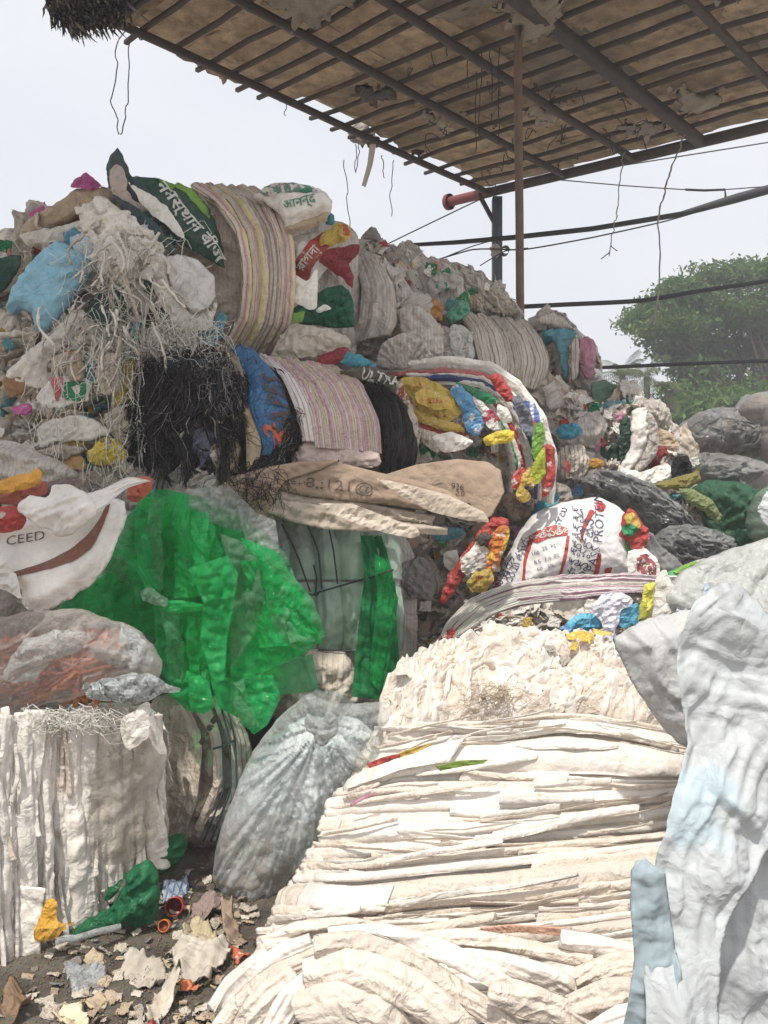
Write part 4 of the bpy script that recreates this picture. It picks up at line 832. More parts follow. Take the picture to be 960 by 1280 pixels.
# ------------------------------------------------------------------ front white bale
def T(name, label, cat, outline, Y, mat, group=None, **k):
    s = patch(name, outline, Y, mat, None, **k); tag(s.o, label, cat, group); return s
def front_bale():
    root = thing('sack_bale', tuple(W(600, 1290, 2.35)), 'big sunlit bale of flattened cream sacks stacked in layers, filling the bottom centre', 'bale')
    keys = [[(470, 906), (520, 902), (600, 900), (700, 893), (800, 900), (900, 922)],
            [(458, 962), (520, 942), (600, 925), (700, 915), (800, 925), (900, 945)],
            [(412, 998), (480, 985), (580, 985), (680, 990), (800, 990), (900, 982)],
            [(396, 1048), (470, 1042), (580, 1037), (700, 1026), (800, 1016), (900, 1006)],
            [(374, 1090), (450, 1086), (560, 1074), (680, 1062), (800, 1050), (900, 1040)],
            [(345, 1138), (430, 1134), (540, 1126), (660, 1117), (800, 1100), (900, 1092)],
            [(328, 1170), (430, 1163), (540, 1156), (660, 1146), (800, 1132), (900, 1125)],
            [(300, 1222), (400, 1208), (520, 1196), (660, 1186), (800, 1172), (900, 1166)],
            [(272, 1268), (380, 1262), (520, 1250), (660, 1238), (800, 1228), (900, 1222)],
            [(262, 1345), (380, 1345), (520, 1340), (660, 1330), (800, 1320), (900, 1312)]]
    xs = np.linspace(0, 1, 26); K = []
    for k in keys:
        k = np.array(k, float); X = k[0, 0] + (k[-1, 0] - k[0, 0]) * xs; K.append(np.stack([X, np.interp(X, k[:, 0], k[:, 1])], 1))
    K = np.array(K); lev = np.linspace(0, 9, 10)
    def curve(l, sd, amp=4.0):
        c = np.stack([np.interp(l, lev, K[:, i, 0]) for i in range(26)]); y = np.stack([np.interp(l, lev, K[:, i, 1]) for i in range(26)])
        y = y + amp * fbm(xs * 5, xs * 0 + l * .7, 3, 71) ; Y = 3.1 - (y - 905) / 385 * .75 + .16 * np.exp(-((c - c[0]) / 30) ** 2)
        return np.stack([c, y, Y], 1)
    r = random.Random(3); l = 0.0; i = 0
    while l < 9:
        d = r.choice([.1, .13, .17, .2, .26, .34, .5]) ; off = r.uniform(-.04, .035)
        A = curve(l, i); B = curve(min(9.2, l + d + .1), i); a0 = 0; a1 = 26
        A[:, 2] += off + .03; B[:, 2] += off + .03
        if r.random() < .45:       # left end pulled in or out
            sh = r.uniform(-10, 10); A[:, 0] += sh * np.linspace(1, 0, 26); B[:, 0] += sh * np.linspace(1, 0, 26)
        band('folded_sack', B, A, CREAM if r.random() < .55 else CREAM2, root, 14, 120, .03, (.004, 30), bulge=.006 + .014 * d / .3, cr=.003, crs=.07, fl=(.007, .16), seed=i * 7 + 3, along=1.2, rel=.3)
        # short overlapping sacks that begin or end part way along
        if r.random() < .95:
            q0 = r.randrange(0, 16); q1 = min(26, q0 + r.randrange(6, 12)); A2 = curve(l - r.uniform(-.03, .08), i)[q0:q1]; B2 = curve(l + d * r.uniform(.6, 1.25), i)[q0:q1]
            A2[:, 2] -= .008 + off * -1; B2[:, 2] -= .008 + off * -1; sl = r.uniform(-.12, .12) * (A2[:, 0] - A2[0, 0]); A2[:, 1] += sl * .6; B2[:, 1] += sl
            band('folded_sack', B2, A2, r.choice([CREAM, CREAM2, WHITE]), root, 14, 60, .008, (.005, 26), bulge=.014, cr=.005, crs=.08, fl=(.008, .12), seed=i * 7 + 5, along=1.5, rel=.35)
        l += d; i += 1
    for k in range(90):      # thin creased edges between and over the layers
        l0 = r.uniform(0, 8.3); q0 = r.randrange(-3, 21); q1 = min(26, q0 + r.randrange(4, 12)); q0 = max(0, q0); d = r.uniform(.04, .12); A2 = curve(l0, k)[q0:q1]; B2 = curve(l0 + d, k)[q0:q1]
        if len(A2) < 4: continue
        sl = r.uniform(-.14, .14) * (A2[:, 0] - A2[0, 0]); dz = r.uniform(-.035, .01); A2[:, 1] += sl; B2[:, 1] += sl; A2[:, 2] += dz; B2[:, 2] += dz; tp = np.sin(np.linspace(.05, 3.1, len(A2))) ** .5; B2[:, 1] = A2[:, 1] + (B2[:, 1] - A2[:, 1]) * tp; A2[:, 2] += .03 * (1 - tp); B2[:, 2] += .03 * (1 - tp)
        band('folded_edge', B2, A2, r.choice([CREAM, CREAM, CREAM2, WHITE]), root, 8, 50, .008, (.003, 40), bulge=.008, cr=.004, crs=.05, fl=(.006, .1), seed=k + 500, along=2, rel=.3)
    # core behind the layers
    patch('bale_core', [(480, 900), (700, 880), (900, 910), (930, 1200), (930, 1360), (270, 1350), (290, 1240), (350, 1140), (405, 1040), (430, 990)], 2.85, CREAM, root, bulge=.02, thick=.5, tilt=(0, 1.1), h=.04, cr=.02, crs=.2)
    # crumpled top of folded ends
    top = patch('crumpled_top', [(472, 905), (474, 872), (492, 845), (520, 822), (560, 806), (620, 797), (700, 797), (758, 806), (800, 838), (835, 880), (868, 935), (820, 925), (700, 908), (600, 912), (520, 920), (480, 930)], 3.45, CREAM, root, bulge=.16, thick=.35, tilt=(0, 1.6), h=.009, rag=.008, cr=.035, crs=.10, pl=[(.028, 11, 35), (.02, 17, 110)], prof=.7)
    MC = [(CREAM, 5), (CREAM2, 3), (WHITE, 1)]
    fold_strips(top, 60, MC, [(468, 800), (560, 795), (590, 925), (470, 935)], 72, 14, (.16, .38), (.022, .05), (.012, .03), 4, wav=.004)
    fold_strips(top, 62, MC, [(540, 795), (720, 795), (730, 915), (570, 920)], 22, 26, (.12, .34), (.022, .055), (.010, .026), 5, wav=.004, curl=.9)
    fold_strips(top, 60, MC, [(700, 795), (790, 820), (870, 935), (690, 915)], 52, 20, (.10, .28), (.022, .05), (.010, .026), 6, wav=.004)
    fold_strips(top, 14, MC, [(500, 798), (700, 795), (760, 806), (760, 815), (540, 825)], 5, 12, (.25, .5), (.03, .06), (.015, .03), 7, wav=.004)
    scatter(top, 14, [(CREAM, 5), (CREAM2, 3)], (.35, .8), seed=4, jit=.4, ang=20, angj=2.6, sink=.004, pool=FLATS)
    def at(px, py): i = np.argmin(((top.P - top.to_uv(np.array([float(px)]), np.array([float(py)]))[0]) ** 2).sum(1)); return top.V[i]
    # yellow torn plastic
    for k, (x, y, s) in enumerate(((716, 822, .5), (722, 836, .45), (748, 818, .5), (730, 830, .3), (712, 842, .3))): place('yellow_scrap', FLATS[k], at(x, y) + top.n * .035, top.n, .5 + k, (s, s * .55, s), YORG2, root)
    for k, (x, y) in enumerate(((700, 852), (690, 860), (680, 846))): place('grey_scrap', FLATS[k + 2], at(x, y) + top.n * .03, top.n, .9 + k, (.35, .2, .3), GREYB, root)
    # loose threads
    ls = []
    for k in range(70):
        p = at(r.uniform(580, 640), r.uniform(880, 902)) + np.array([0, -.03, .02]); ls.append(wobble(p, p + np.array([r.uniform(-.12, .12), r.uniform(-.08, .0), r.uniform(-.06, .03)]), 7, .03, k))
    tube_obj('frayed_threads', ls, .0012, FIBT, root, 3, 'stuff')
    # coloured strips between the layers
    band('red_strip', [(458, 955, 2.90), (478, 947, 2.88), (500, 942, 2.88)], [(462, 960, 2.89), (480, 954, 2.88), (499, 947, 2.88)], RED, root, 8, 20, .004, (.002, 20))
    band('yellow_strip', [(500, 941, 2.88), (520, 934, 2.86), (540, 929, 2.86)], [(498, 948, 2.88), (520, 941, 2.86), (536, 933, 2.86)], YEL, root, 8, 20, .004, (.002, 20))
    band('green_strip', [(545, 958, 2.86), (575, 951, 2.85), (610, 950, 2.85)], [(550, 964, 2.86), (580, 958, 2.85), (604, 955, 2.85)], cloth('leaf_green_print', (.20, .30, .06), dirt=.5, crease=.4), root, 8, 30, .004, (.003, 30))
    band('pink_strip', [(438, 1004, 2.86), (455, 995, 2.85), (470, 990, 2.85)], [(437, 1009, 2.86), (452, 1001, 2.85), (468, 993, 2.85)], PINK, root, 6, 14, .003, (.002, 20))
    band('orange_strip', [(600, 1160, 2.50), (640, 1156, 2.50), (715, 1160, 2.50)], [(605, 1168, 2.50), (650, 1166, 2.5), (712, 1172, 2.5)], cloth('salmon_print', (.70, .42, .32), dirt=.2), root, 8, 30, .004, (.003, 30))
    # bulky sacks draped over the foot of the bale
    D = [  # long folds of loose sack draped over the foot: centre line, width in pixels, distance
        ([(268, 1262), (290, 1232), (330, 1200), (390, 1176)], 30, 2.30), ([(282, 1275), (310, 1246), (350, 1216), (402, 1192)], 30, 2.26), ([(300, 1330), (306, 1285), (330, 1248), (370, 1216)], 36, 2.18), ([(338, 1340), (342, 1290), (362, 1250), (396, 1215)], 34, 2.15), ([(270, 1320), (278, 1290), (296, 1264), (320, 1240)], 34, 2.20),
        ([(392, 1182), (450, 1180), (510, 1202), (580, 1244), (650, 1290)], 34, 2.17), ([(410, 1168), (480, 1166), (545, 1184), (610, 1218), (700, 1268)], 26, 2.21), ([(380, 1216), (430, 1206), (490, 1224), (550, 1262), (600, 1310)], 50, 2.14), ([(372, 1262), (420, 1250), (470, 1268), (520, 1320)], 60, 2.12), ([(560, 1196), (620, 1202), (690, 1222), (745, 1252)], 28, 2.24), ([(610, 1240), (660, 1250), (730, 1280), (780, 1310)], 42, 2.14),
        ([(500, 1176), (580, 1172), (660, 1184), (740, 1202)], 22, 2.30), ([(700, 1172), (745, 1182), (800, 1196), (850, 1200)], 30, 2.28), ([(720, 1222), (770, 1206), (830, 1204)], 34, 2.22), ([(700, 1262), (760, 1240), (840, 1232)], 36, 2.16), ([(720, 1310), (780, 1280), (850, 1268)], 50, 2.10), ([(330, 1180), (370, 1164), (430, 1158), (480, 1162)], 24, 2.32)]
    for k, (c, w, Y) in enumerate(D):
        c = np.array(c, float); t = np.gradient(c, axis=0); t /= np.linalg.norm(t, axis=1)[:, None]; nn = np.stack([-t[:, 1], t[:, 0]], 1); q = np.linspace(0, 1, len(c)); ww = (w * (.7 + .3 * np.sin(np.pi * q)))[:, None]
        A = [(x, y, Y + .02 * math.sin(5 * z + k)) for (x, y), z in zip(c - nn * ww * .5, q)]; B = [(x, y, Y + .03 * math.cos(4 * z + k) - .02) for (x, y), z in zip(c + nn * ww * .55, q)]
        band('draped_sack', A, B, CREAM if k % 3 else CREAM2, root, 26, 80, .02, (.009, 26), bulge=.022, cr=.006, crs=.08, seed=k + 700, fl=(.012, .1), rel=.45, along=1.2)
YORG2 = cloth('warm_yellow_film', (.86, .58, .14), dirt=.1, rough=.4)
front_bale()

# ------------------------------------------------------------------ pale plastic sheets over the stack at the right edge
def right_stack():
    s = T('covered_stack', 'stack hidden under the pale blue plastic sheets at the right edge', 'covered stack', [(880, 800), (960, 760), (1150, 800), (1200, 1300), (860, 1300)], 2.75, GREYB, bulge=.1, thick=.5, h=.05, cr=.05, crs=.3)
    a = T('plastic_sheet', 'tall pale blue-white plastic sheet with a rounded top draped at the right edge', 'plastic sheet',
          [(846, 800), (866, 752), (895, 731), (925, 731), (948, 752), (985, 800), (1040, 900), (1050, 1010), (990, 1040), (940, 1110), (906, 1180), (898, 1320), (812, 1320), (806, 1180), (822, 1085), (842, 1000), (866, 930), (852, 860)],
          2.05, PALEB, bulge=.035, thick=.06, h=.0065, rag=.004, cr=.055, crs=.42, sh=[(.035, 3.2, 78)], lump=(.05, .5), tilt=(.1, .25), sheet=True, sm=[(1.3, .45, 20, 1), (.5, .3, 70, 3)])
    T('plastic_sheet', 'narrow pale blue sheet flap hanging at the lower left of the draped sheets', 'plastic sheet',
      [(788, 1088), (794, 1074), (806, 1071), (820, 1076), (832, 1088), (840, 1150), (846, 1210), (862, 1270), (870, 1335), (776, 1335), (786, 1270), (791, 1200), (786, 1140)], 1.93, cloth('pale_sky_blue_sheet', (.40, .49, .53), dirt=.15, rough=.5, crease=.22, cs=7), bulge=.012, thick=.02, smooth=False, h=.006, rag=.008, cr=.05, crs=.22, sh=[(.03, 7, 80)], pl=[(.012, 9, 82)], sm=(1.0, .8), text=1)
    T('plastic_sheet', 'pale blue sheet behind the long shaded fold at the bottom right corner', 'plastic sheet',
      [(925, 1040), (965, 985), (1010, 960), (1080, 1000), (1100, 1330), (890, 1330), (895, 1180)], 2.12, PALEB, bulge=.03, thick=.06, h=.008, rag=.004, cr=.05, crs=.4, sh=[(.03, 4, 70)], lump=(.04, .4), sm=[(1.3, .45, 50, 1), (.5, .3, 10, 3)])
    T('plastic_sheet', 'milky translucent sheet tucked between the crumpled bale top and the tall draped sheet', 'plastic sheet',
      [(766, 800), (792, 780), (830, 768), (870, 766), (882, 850), (878, 938), (848, 930), (812, 890), (786, 845)], 2.6, cloth('milky_white_sheet', (.62, .625, .62), dirt=.15, rough=.4, crease=.35, cs=10, trans=.25), bulge=.06, thick=.04, h=.008, rag=.004, cr=.035, crs=.3, lump=(.03, .3), sm=(.4, .4))
right_stack()
T('grey_tarpaulin', 'crumpled grey tarpaulin behind the top of the tall pale sheet', 'tarpaulin', [(830, 745), (850, 715), (890, 695), (940, 678), (1000, 665), (1080, 680), (1080, 800), (960, 800), (900, 770), (850, 765)], 4.0, TARP, bulge=.12, thick=.3, h=.013, rag=.005, cr=.035, crs=.16, pl=[(.02, 8, 20)], tilt=(0, .6))

# ------------------------------------------------------------------ left white bale
def left_bale():
    root = thing('sack_bale', tuple(W(80, 1215, 2.9)), 'dirty white bale of upright folded sacks at the left edge under the orange strips', 'bale')
    r = random.Random(8)
    f = patch('bale_core', [(-90, 900), (0, 888), (80, 882), (150, 882), (196, 888), (208, 960), (198, 1040), (160, 1095), (110, 1140), (50, 1195), (0, 1215), (-90, 1240)], 3.15, WHITE, root, bulge=.06, thick=.6, tilt=(.9, 0), h=.012, pl=[(.03, 12, 86)], cr=.01, crs=.1)
    x = -80
    def ybot(x): return np.interp(x, [-90, 0, 50, 110, 160, 200], [1250, 1218, 1198, 1140, 1092, 1050])
    while x < 195:
        w = r.uniform(7, 22); y0 = 884 + r.uniform(-4, 16) + max(0, x - 150) * .1; y1 = ybot(x) + r.uniform(-8, 12); Y = 3.02 + .75 * (x - 80) / 300 - r.uniform(0, .05)
        lean = r.uniform(-6, 10); n = 5; q = np.linspace(0, 1, n)
        A = [(x + lean * t + r.uniform(-3, 3), y0 + (y1 - y0) * t, Y - .03 * math.sin(3.1 * t) - .02 * t) for t in q]; B = [(a[0] + w * r.uniform(.8, 1.5), a[1] + r.uniform(-3, 3), a[2] + .03) for a in A]
        band('upright_sack', A, B, r.choices([WHITE, CREAM2, BEIGE, GREYB], [6, 1.5, 1.6, 1])[0], root, 10, 70, .02, (.012, 40), bulge=.018, cr=.012, crs=.05, seed=int(x) + 100, along=1.4, fl=(.014, .1), rel=.5)
        x += w * .5
    for k in range(120):     # thin crushed edges
        x = r.uniform(-60, 196); yb = ybot(x); y0 = r.uniform(890, yb - 60); y1 = min(yb + 4, y0 + r.uniform(50, 190)); w = r.uniform(1.5, 6); Y = 2.985 + .75 * (x - 80) / 300 - r.uniform(0, .05); ln = r.uniform(-10, 10); c = r.uniform(-5, 5)
        A = [(x + ln * t + c * math.sin(3.1 * t) + r.uniform(-1, 1), y0 + (y1 - y0) * t, Y - .02 * t) for t in (0, .2, .4, .6, .8, 1)]; B = [(a + w * math.sin(.1 + 2.9 * i / 5) ** .5, b, z + .012) for i, (a, b, z) in enumerate(A)]
        band('crushed_edge', A, B, r.choice([WHITE, WHITE, CREAM2, BEIGE]), root, 6, 50, .008, (.004, 40), bulge=.01, cr=.006, crs=.05, seed=k + 900, fl=(.008, .06), rel=.4)
    scatter(f, 60, [(WHITE, 5), (CREAM2, 1), (BEIGE, 1)], (.3, .7), seed=9, ang=90, angj=.6, sink=-.04, stretch=(.5, 1.5), pool=FLAPS, jit=.35)
    fold_strips(f, 110, [(WHITE, 5), (CREAM2, 2), (BEIGE, 2), (GREYB, 1)], None, 88, 9, (.12, .4), (.01, .026), (.03, .07), 3, lift=.05)
    # big flap of translucent wrap over its right corner
    patch('torn_wrap', [(128, 884), (180, 880), (186, 930), (205, 945), (211, 950), (200, 985), (196, 1040), (170, 1075), (150, 1080), (118, 1070), (112, 1010), (122, 950)], 3.02, film('dusty_wrap', (.52, .48, .42), .42, .3, tint=(.85, .82, .78), cs=8, crease=.5, trans=.2), root, bulge=.04, closed=False, h=.012, pl=[(.02, 7, 80)], cr=.012, crs=.1, tilt=(.8, 0), rag=.01)
    patch('folded_corner', [(-10, 1120), (20, 1105), (58, 1110), (50, 1150), (48, 1200), (20, 1215), (-20, 1222)], 2.78, WHITE, root, bulge=.01, h=.01, cr=.03, crs=.15, thick=.02, smooth=False, sm=(.3, .3))
    patch('folded_corner', [(178, 880), (186, 880), (186, 922), (178, 925), (160, 940), (150, 900)], 2.95, WHITE, root, bulge=.015, h=.01, thick=.01, cr=.006, crs=.08)
    ls = []
    for k in range(260):
        p = W(r.uniform(-30, 135), 888 + abs(r.gauss(0, 11)), 2.85 + r.uniform(-.03, .1)); ls.append(wobble(p, p + np.array([r.uniform(-.16, .16), r.uniform(-.04, .03), r.uniform(-.06, .02)]), 7, .05, k))
    for k in range(0):
        p = W(r.uniform(-10, 200), r.uniform(900, 1180), 2.86); p[1] += .25 * (p[0] + 1.2); ls.append(wobble(p, p + np.array([r.uniform(-.05, .05), -.02, r.uniform(-.12, .12)]), 7, .05, k))
    tube_obj('loose_fibres', ls, .0013, FIBW, root, 3, 'stuff')
left_bale()

# strapped beige bale and the bag of clear film
def strapped():
    root = thing('strapped_bale', tuple(W(250, 1075, 3.8)), 'beige sack bale with dark vertical straps between the left white bale and the clear bag', 'bale')
    s = patch('sack_cover', [(190, 875), (240, 868), (290, 878), (305, 930), (300, 1000), (282, 1050), (240, 1062), (200, 1050), (185, 960)], 3.75, BEIGE, root, bulge=.16, thick=.3, h=.011, cr=.025, crs=.1, pl=[(.03, 8, 75)])
    band('folded_sack', [(190, 885, 3.7), (205, 940, 3.62), (200, 1000, 3.6), (196, 1046, 3.65)], [(236, 880, 3.62), (252, 930, 3.55), (246, 1000, 3.52), (228, 1052, 3.58)], BEIGE, root, 30, 60, .02, (.02, 14), cr=.015, crs=.08, fl=(.02, .1))
    band('folded_sack', [(236, 878, 3.62), (262, 920, 3.55), (266, 980, 3.52), (240, 1040, 3.58)], [(258, 874, 3.6), (276, 920, 3.54), (278, 980, 3.53), (250, 1048, 3.6)], cloth('pinkish_beige_sack', (.56, .47, .41), dirt=.3), root, 16, 60, .02, (.012, 16), bulge=.02, cr=.01)
    band('ribbed_sack', [(262, 872, 3.6), (284, 920, 3.55), (288, 985, 3.55), (262, 1050, 3.62)], [(290, 872, 3.66), (314, 930, 3.62), (314, 990, 3.62), (286, 1050, 3.7)], RIBBED, root, 20, 60, .02, (.008, 14), bulge=.02)
    for x in (268, 277, 284): tube_obj('strap', [spline(np.array([W(x - 4, 872, 3.52), W(x + 10, 925, 3.49), W(x + 12, 985, 3.49), W(x - 14, 1052, 3.55)]), 16, False)], .0045, TEALP, root, 4)
    tube_obj('strap', [spline(np.array([W(266, 936, 3.47), W(280, 932, 3.46), W(294, 925, 3.5)]), 8, False)], .005, TEALP, root, 4)
    for k in range(5): 
        p = W(244 + k * 5, 935 - k * 9, 3.47)
        patch('printed_mark', [(243 + k * 5, 936 - k * 9), (249 + k * 5, 930 - k * 9), (253 + k * 5, 936 - k * 9), (247 + k * 5, 941 - k * 9)], 3.50, INK_D, root, bulge=.002, thick=.003, h=.006, rag=.004)
TEALP = plain('dark_teal_strap', (.03, .08, .09), .5)
strapped()
def clear_bag():
    c = (405, 905)
    core = T('film_bundle', 'bundle of bluish-white scrap film inside the knotted clear bag', 'film bundle', [(285, 1050), (300, 975), (335, 925), (385, 895), (450, 900), (478, 940), (440, 1020), (380, 1090), (330, 1118), (288, 1105)], 3.5, cloth('bluish_film_scrap', (.78, .82, .83), dirt=.06, rough=.35, crease=.6), bulge=.12, thick=.2, h=.010, rad=(.035, 11, 405, 900), sh=[], sm=(.3, .8))
    root = core
    s = T('clear_bag', 'tied clear plastic bag full of scrap film beside the cream bale', 'plastic bag', [(267, 1090), (272, 1050), (290, 1000), (310, 950), (345, 900), (385, 868), (415, 880), (450, 880), (490, 880), (486, 940), (440, 985), (400, 1050), (360, 1110), (330, 1132), (290, 1128)], 3.35, film('crinkled_bag_film', (.90, .92, .92), .20, .1, tint=(.95, .98, .98), cs=9, crease=.5, trans=.25, edgeboost=.7, spec=1.0), bulge=.22, thick=.2, h=.008, rad=(.034, 13, 405, 900), sh=[], sm=(.35, .9), rag=.003)
    # sagging dusty lower part
    patch('dusty_base', [(270, 1095), (276, 1050), (300, 1020), (350, 1020), (390, 1040), (355, 1105), (325, 1128), (290, 1125)], 3.22, film('dusty_film', (.58, .54, .49), .4, .4, tint=(.8, .78, .74), cs=6, crease=.4), s.o, bulge=.05, closed=False, h=.012, cr=.01, crs=.1, lump=(.02, .2))
    patch('knot', [(392, 920), (380, 905), (384, 892), (400, 900), (412, 890), (425, 905), (415, 925), (404, 935)], 3.08, CFILM2, s.o, bulge=.03, h=.006, cr=.012, crs=.03, rad=(.015, 5, 402, 912))
    patch('bag_mouth', [(385, 900), (375, 870), (395, 862), (430, 866), (440, 880), (425, 900), (408, 915)], 3.2, CFILM, s.o, bulge=.02, closed=False, h=.008, rad=(.03, 6, 404, 912))
clear_bag()
# ------------------------------------------------------------------ green film heap and what is behind it
def fs(p, name, o, Y, mat, **k):      # open film sheet as a part
    k.setdefault('closed', False); k.setdefault('h', .010); k['bulge'] = k.get('bulge', .03) * .6; k['cr'] = k.get('cr', .03) * 1.5; k['crs'] = k.get('crs', .1) * 1.5; k.setdefault('sm', (1.2, 1.0)); k.setdefault('smooth', False); return patch(name, o, Y, mat, p, **k)
def green_heap():
    root = thing('green_film_heap', tuple(W(250, 880, 3.5)), 'heap of bright green translucent plastic film spilling down the middle of the pile', 'plastic film')
    fs(root, 'film_sheet', [(70, 762), (95, 735), (140, 715), (200, 700), (260, 760), (240, 800), (170, 792), (130, 772)], 3.62, GFILM, cr=.03, crs=.12, pl=(.03, 6, 30))
    fs(root, 'film_sheet', [(165, 640), (175, 615), (205, 610), (250, 622), (290, 640), (330, 668), (352, 702), (385, 742), (400, 800), (340, 835), (270, 850), (210, 830), (190, 790), (170, 740), (158, 690)], 3.62, GFILM, bulge=.12, cr=.05, crs=.16, pl=[(.05, 6, 82), (.02, 15, 70)])
    fs(root, 'film_sheet', [(134, 688), (150, 655), (168, 640), (182, 660), (178, 700), (186, 728), (196, 742), (178, 742), (152, 728), (136, 712)], 3.42, GFILM2, cr=.03, crs=.1, pl=(.035, 7, 100))
    fs(root, 'film_sheet', [(152, 650), (175, 622), (215, 628), (262, 650), (280, 690), (262, 720), (240, 758), (210, 756), (180, 740), (176, 700)], 3.45, GFILM, bulge=.08, cr=.04, crs=.12, pl=[(.05, 8, 75), (.015, 22, 80)])
    fs(root, 'film_sheet', [(215, 640), (245, 636), (270, 660), (262, 700), (250, 742), (228, 752), (222, 700)], 3.38, GFILM, bulge=.05, cr=.03, crs=.1, pl=[(.04, 10, 95)])
    fs(root, 'film_sheet', [(236, 712), (262, 700), (285, 694), (298, 718), (292, 760), (284, 800), (282, 850), (264, 848), (252, 800), (256, 752)], 3.24, GFILM, bulge=.04, cr=.022, crs=.07, pl=[(.03, 10, 88), (.012, 26, 80)])
    fs(root, 'film_sheet', [(276, 668), (302, 676), (322, 700), (330, 745), (318, 792), (290, 836), (284, 790), (292, 730)], 3.32, film('smoky_green_film', (.25, .42, .30), .35, .2, tint=(.5, .78, .58), crease=.5, trans=.4), bulge=.04, cr=.03, crs=.1, pl=(.03, 7, 60))
    fs(root, 'film_sheet', [(300, 672), (345, 690), (380, 735), (407, 795), (385, 812), (340, 838), (290, 852), (286, 830), (320, 792), (330, 740)], 3.38, GFILM, bulge=.07, cr=.03, crs=.16, pl=[(.035, 6, 100)])
    fs(root, 'film_sheet', [(330, 690), (352, 702), (392, 748), (409, 794), (380, 815), (345, 800), (332, 750)], 3.34, GFILM2, bulge=.03, cr=.02, crs=.16)
    fs(root, 'film_sheet', [(330, 838), (390, 818), (399, 863), (345, 868), (320, 860)], 3.5, GFILM2, bulge=.02, cr=.015, crs=.12)
    fs(root, 'film_sheet', [(262, 850), (300, 846), (342, 842), (350, 872), (334, 905), (318, 917), (300, 900), (270, 885)], 3.36, GFILM, bulge=.05, cr=.03, crs=.12, pl=(.03, 8, 70))
    fs(root, 'film_sheet', [(190, 745), (230, 762), (262, 760), (268, 840), (262, 880), (238, 890), (214, 868), (196, 830)], 3.42, GFILM, bulge=.06, cr=.04, crs=.12, pl=[(.04, 7, 95), (.02, 18, 85)])
    fs(root, 'film_sheet', [(232, 838), (262, 850), (270, 884), (255, 892), (240, 888), (236, 862)], 3.32, GFILM, bulge=.03, cr=.02, crs=.08)
    fs(root, 'rolled_edge', [(174, 738), (186, 734), (200, 744), (212, 750), (206, 758), (190, 756), (178, 750)], 3.25, film('frosty_green_film', (.35, .62, .42), .7, .15, tint=(.6, .9, .7)), bulge=.02, closed=True, thick=.02, h=.005, cr=.01, crs=.03, pl=(.01, 40, 60))
    fs(root, 'rolled_edge', [(196, 752), (225, 748), (255, 754), (256, 764), (220, 766), (200, 762)], 3.27, GFILM, bulge=.03, closed=True, thick=.02, h=.007, cr=.01, crs=.05)
    fs(root, 'clear_film_scrap', [(232, 612), (285, 606), (318, 640), (300, 668), (262, 650), (235, 640)], 3.55, CFILM, bulge=.05, cr=.03, crs=.1)
    fs(root, 'clear_film_scrap', [(296, 630), (345, 650), (352, 690), (330, 700), (305, 672)], 3.5, CFILM, bulge=.04, cr=.03, crs=.1)
    for k, (x, y, ln, w_, dx) in enumerate(((186, 622, 120, 22, -6), (214, 618, 130, 26, 6), (238, 640, 105, 20, 8), (200, 760, 100, 24, 14), (234, 770, 110, 22, 6), (300, 700, 110, 26, 24), (330, 710, 95, 24, 32), (168, 650, 95, 18, 10), (352, 735, 70, 22, 24), (285, 850, 52, 20, 14), (150, 690, 60, 18, 22))):
        A = [(x + dx * t, y + ln * t, 3.34 + .05 * math.sin(k + 4 * t)) for t in (0, .3, .6, 1)]; B = [(x + w_ * (.8 + .3 * t) + dx * 1.2 * t, y + ln * t * .97, 3.36 + .05 * math.cos(k + 4 * t)) for t in (0, .3, .6, 1)]
        band('film_fold', A, B, GFILM if k % 3 else GFILM2, root, 22, 60, .01, (.018, 22), closed=False, bulge=.035, cr=.02, crs=.12, rel=1.3, seed=k + 9, fl=(.03, .12))
    # filling under the film
    patch('crumpled_film', [(140, 670), (200, 620), (300, 640), (360, 700), (390, 800), (330, 890), (230, 880), (180, 800), (100, 765)], 3.85, cloth('pale_green_scrap', (.22, .55, .30), dirt=.15, rough=.35, crease=.6, var=.4), root, bulge=.14, thick=.3, h=.014, cr=.06, crs=.14, pl=(.05, 7, 80))
green_heap()
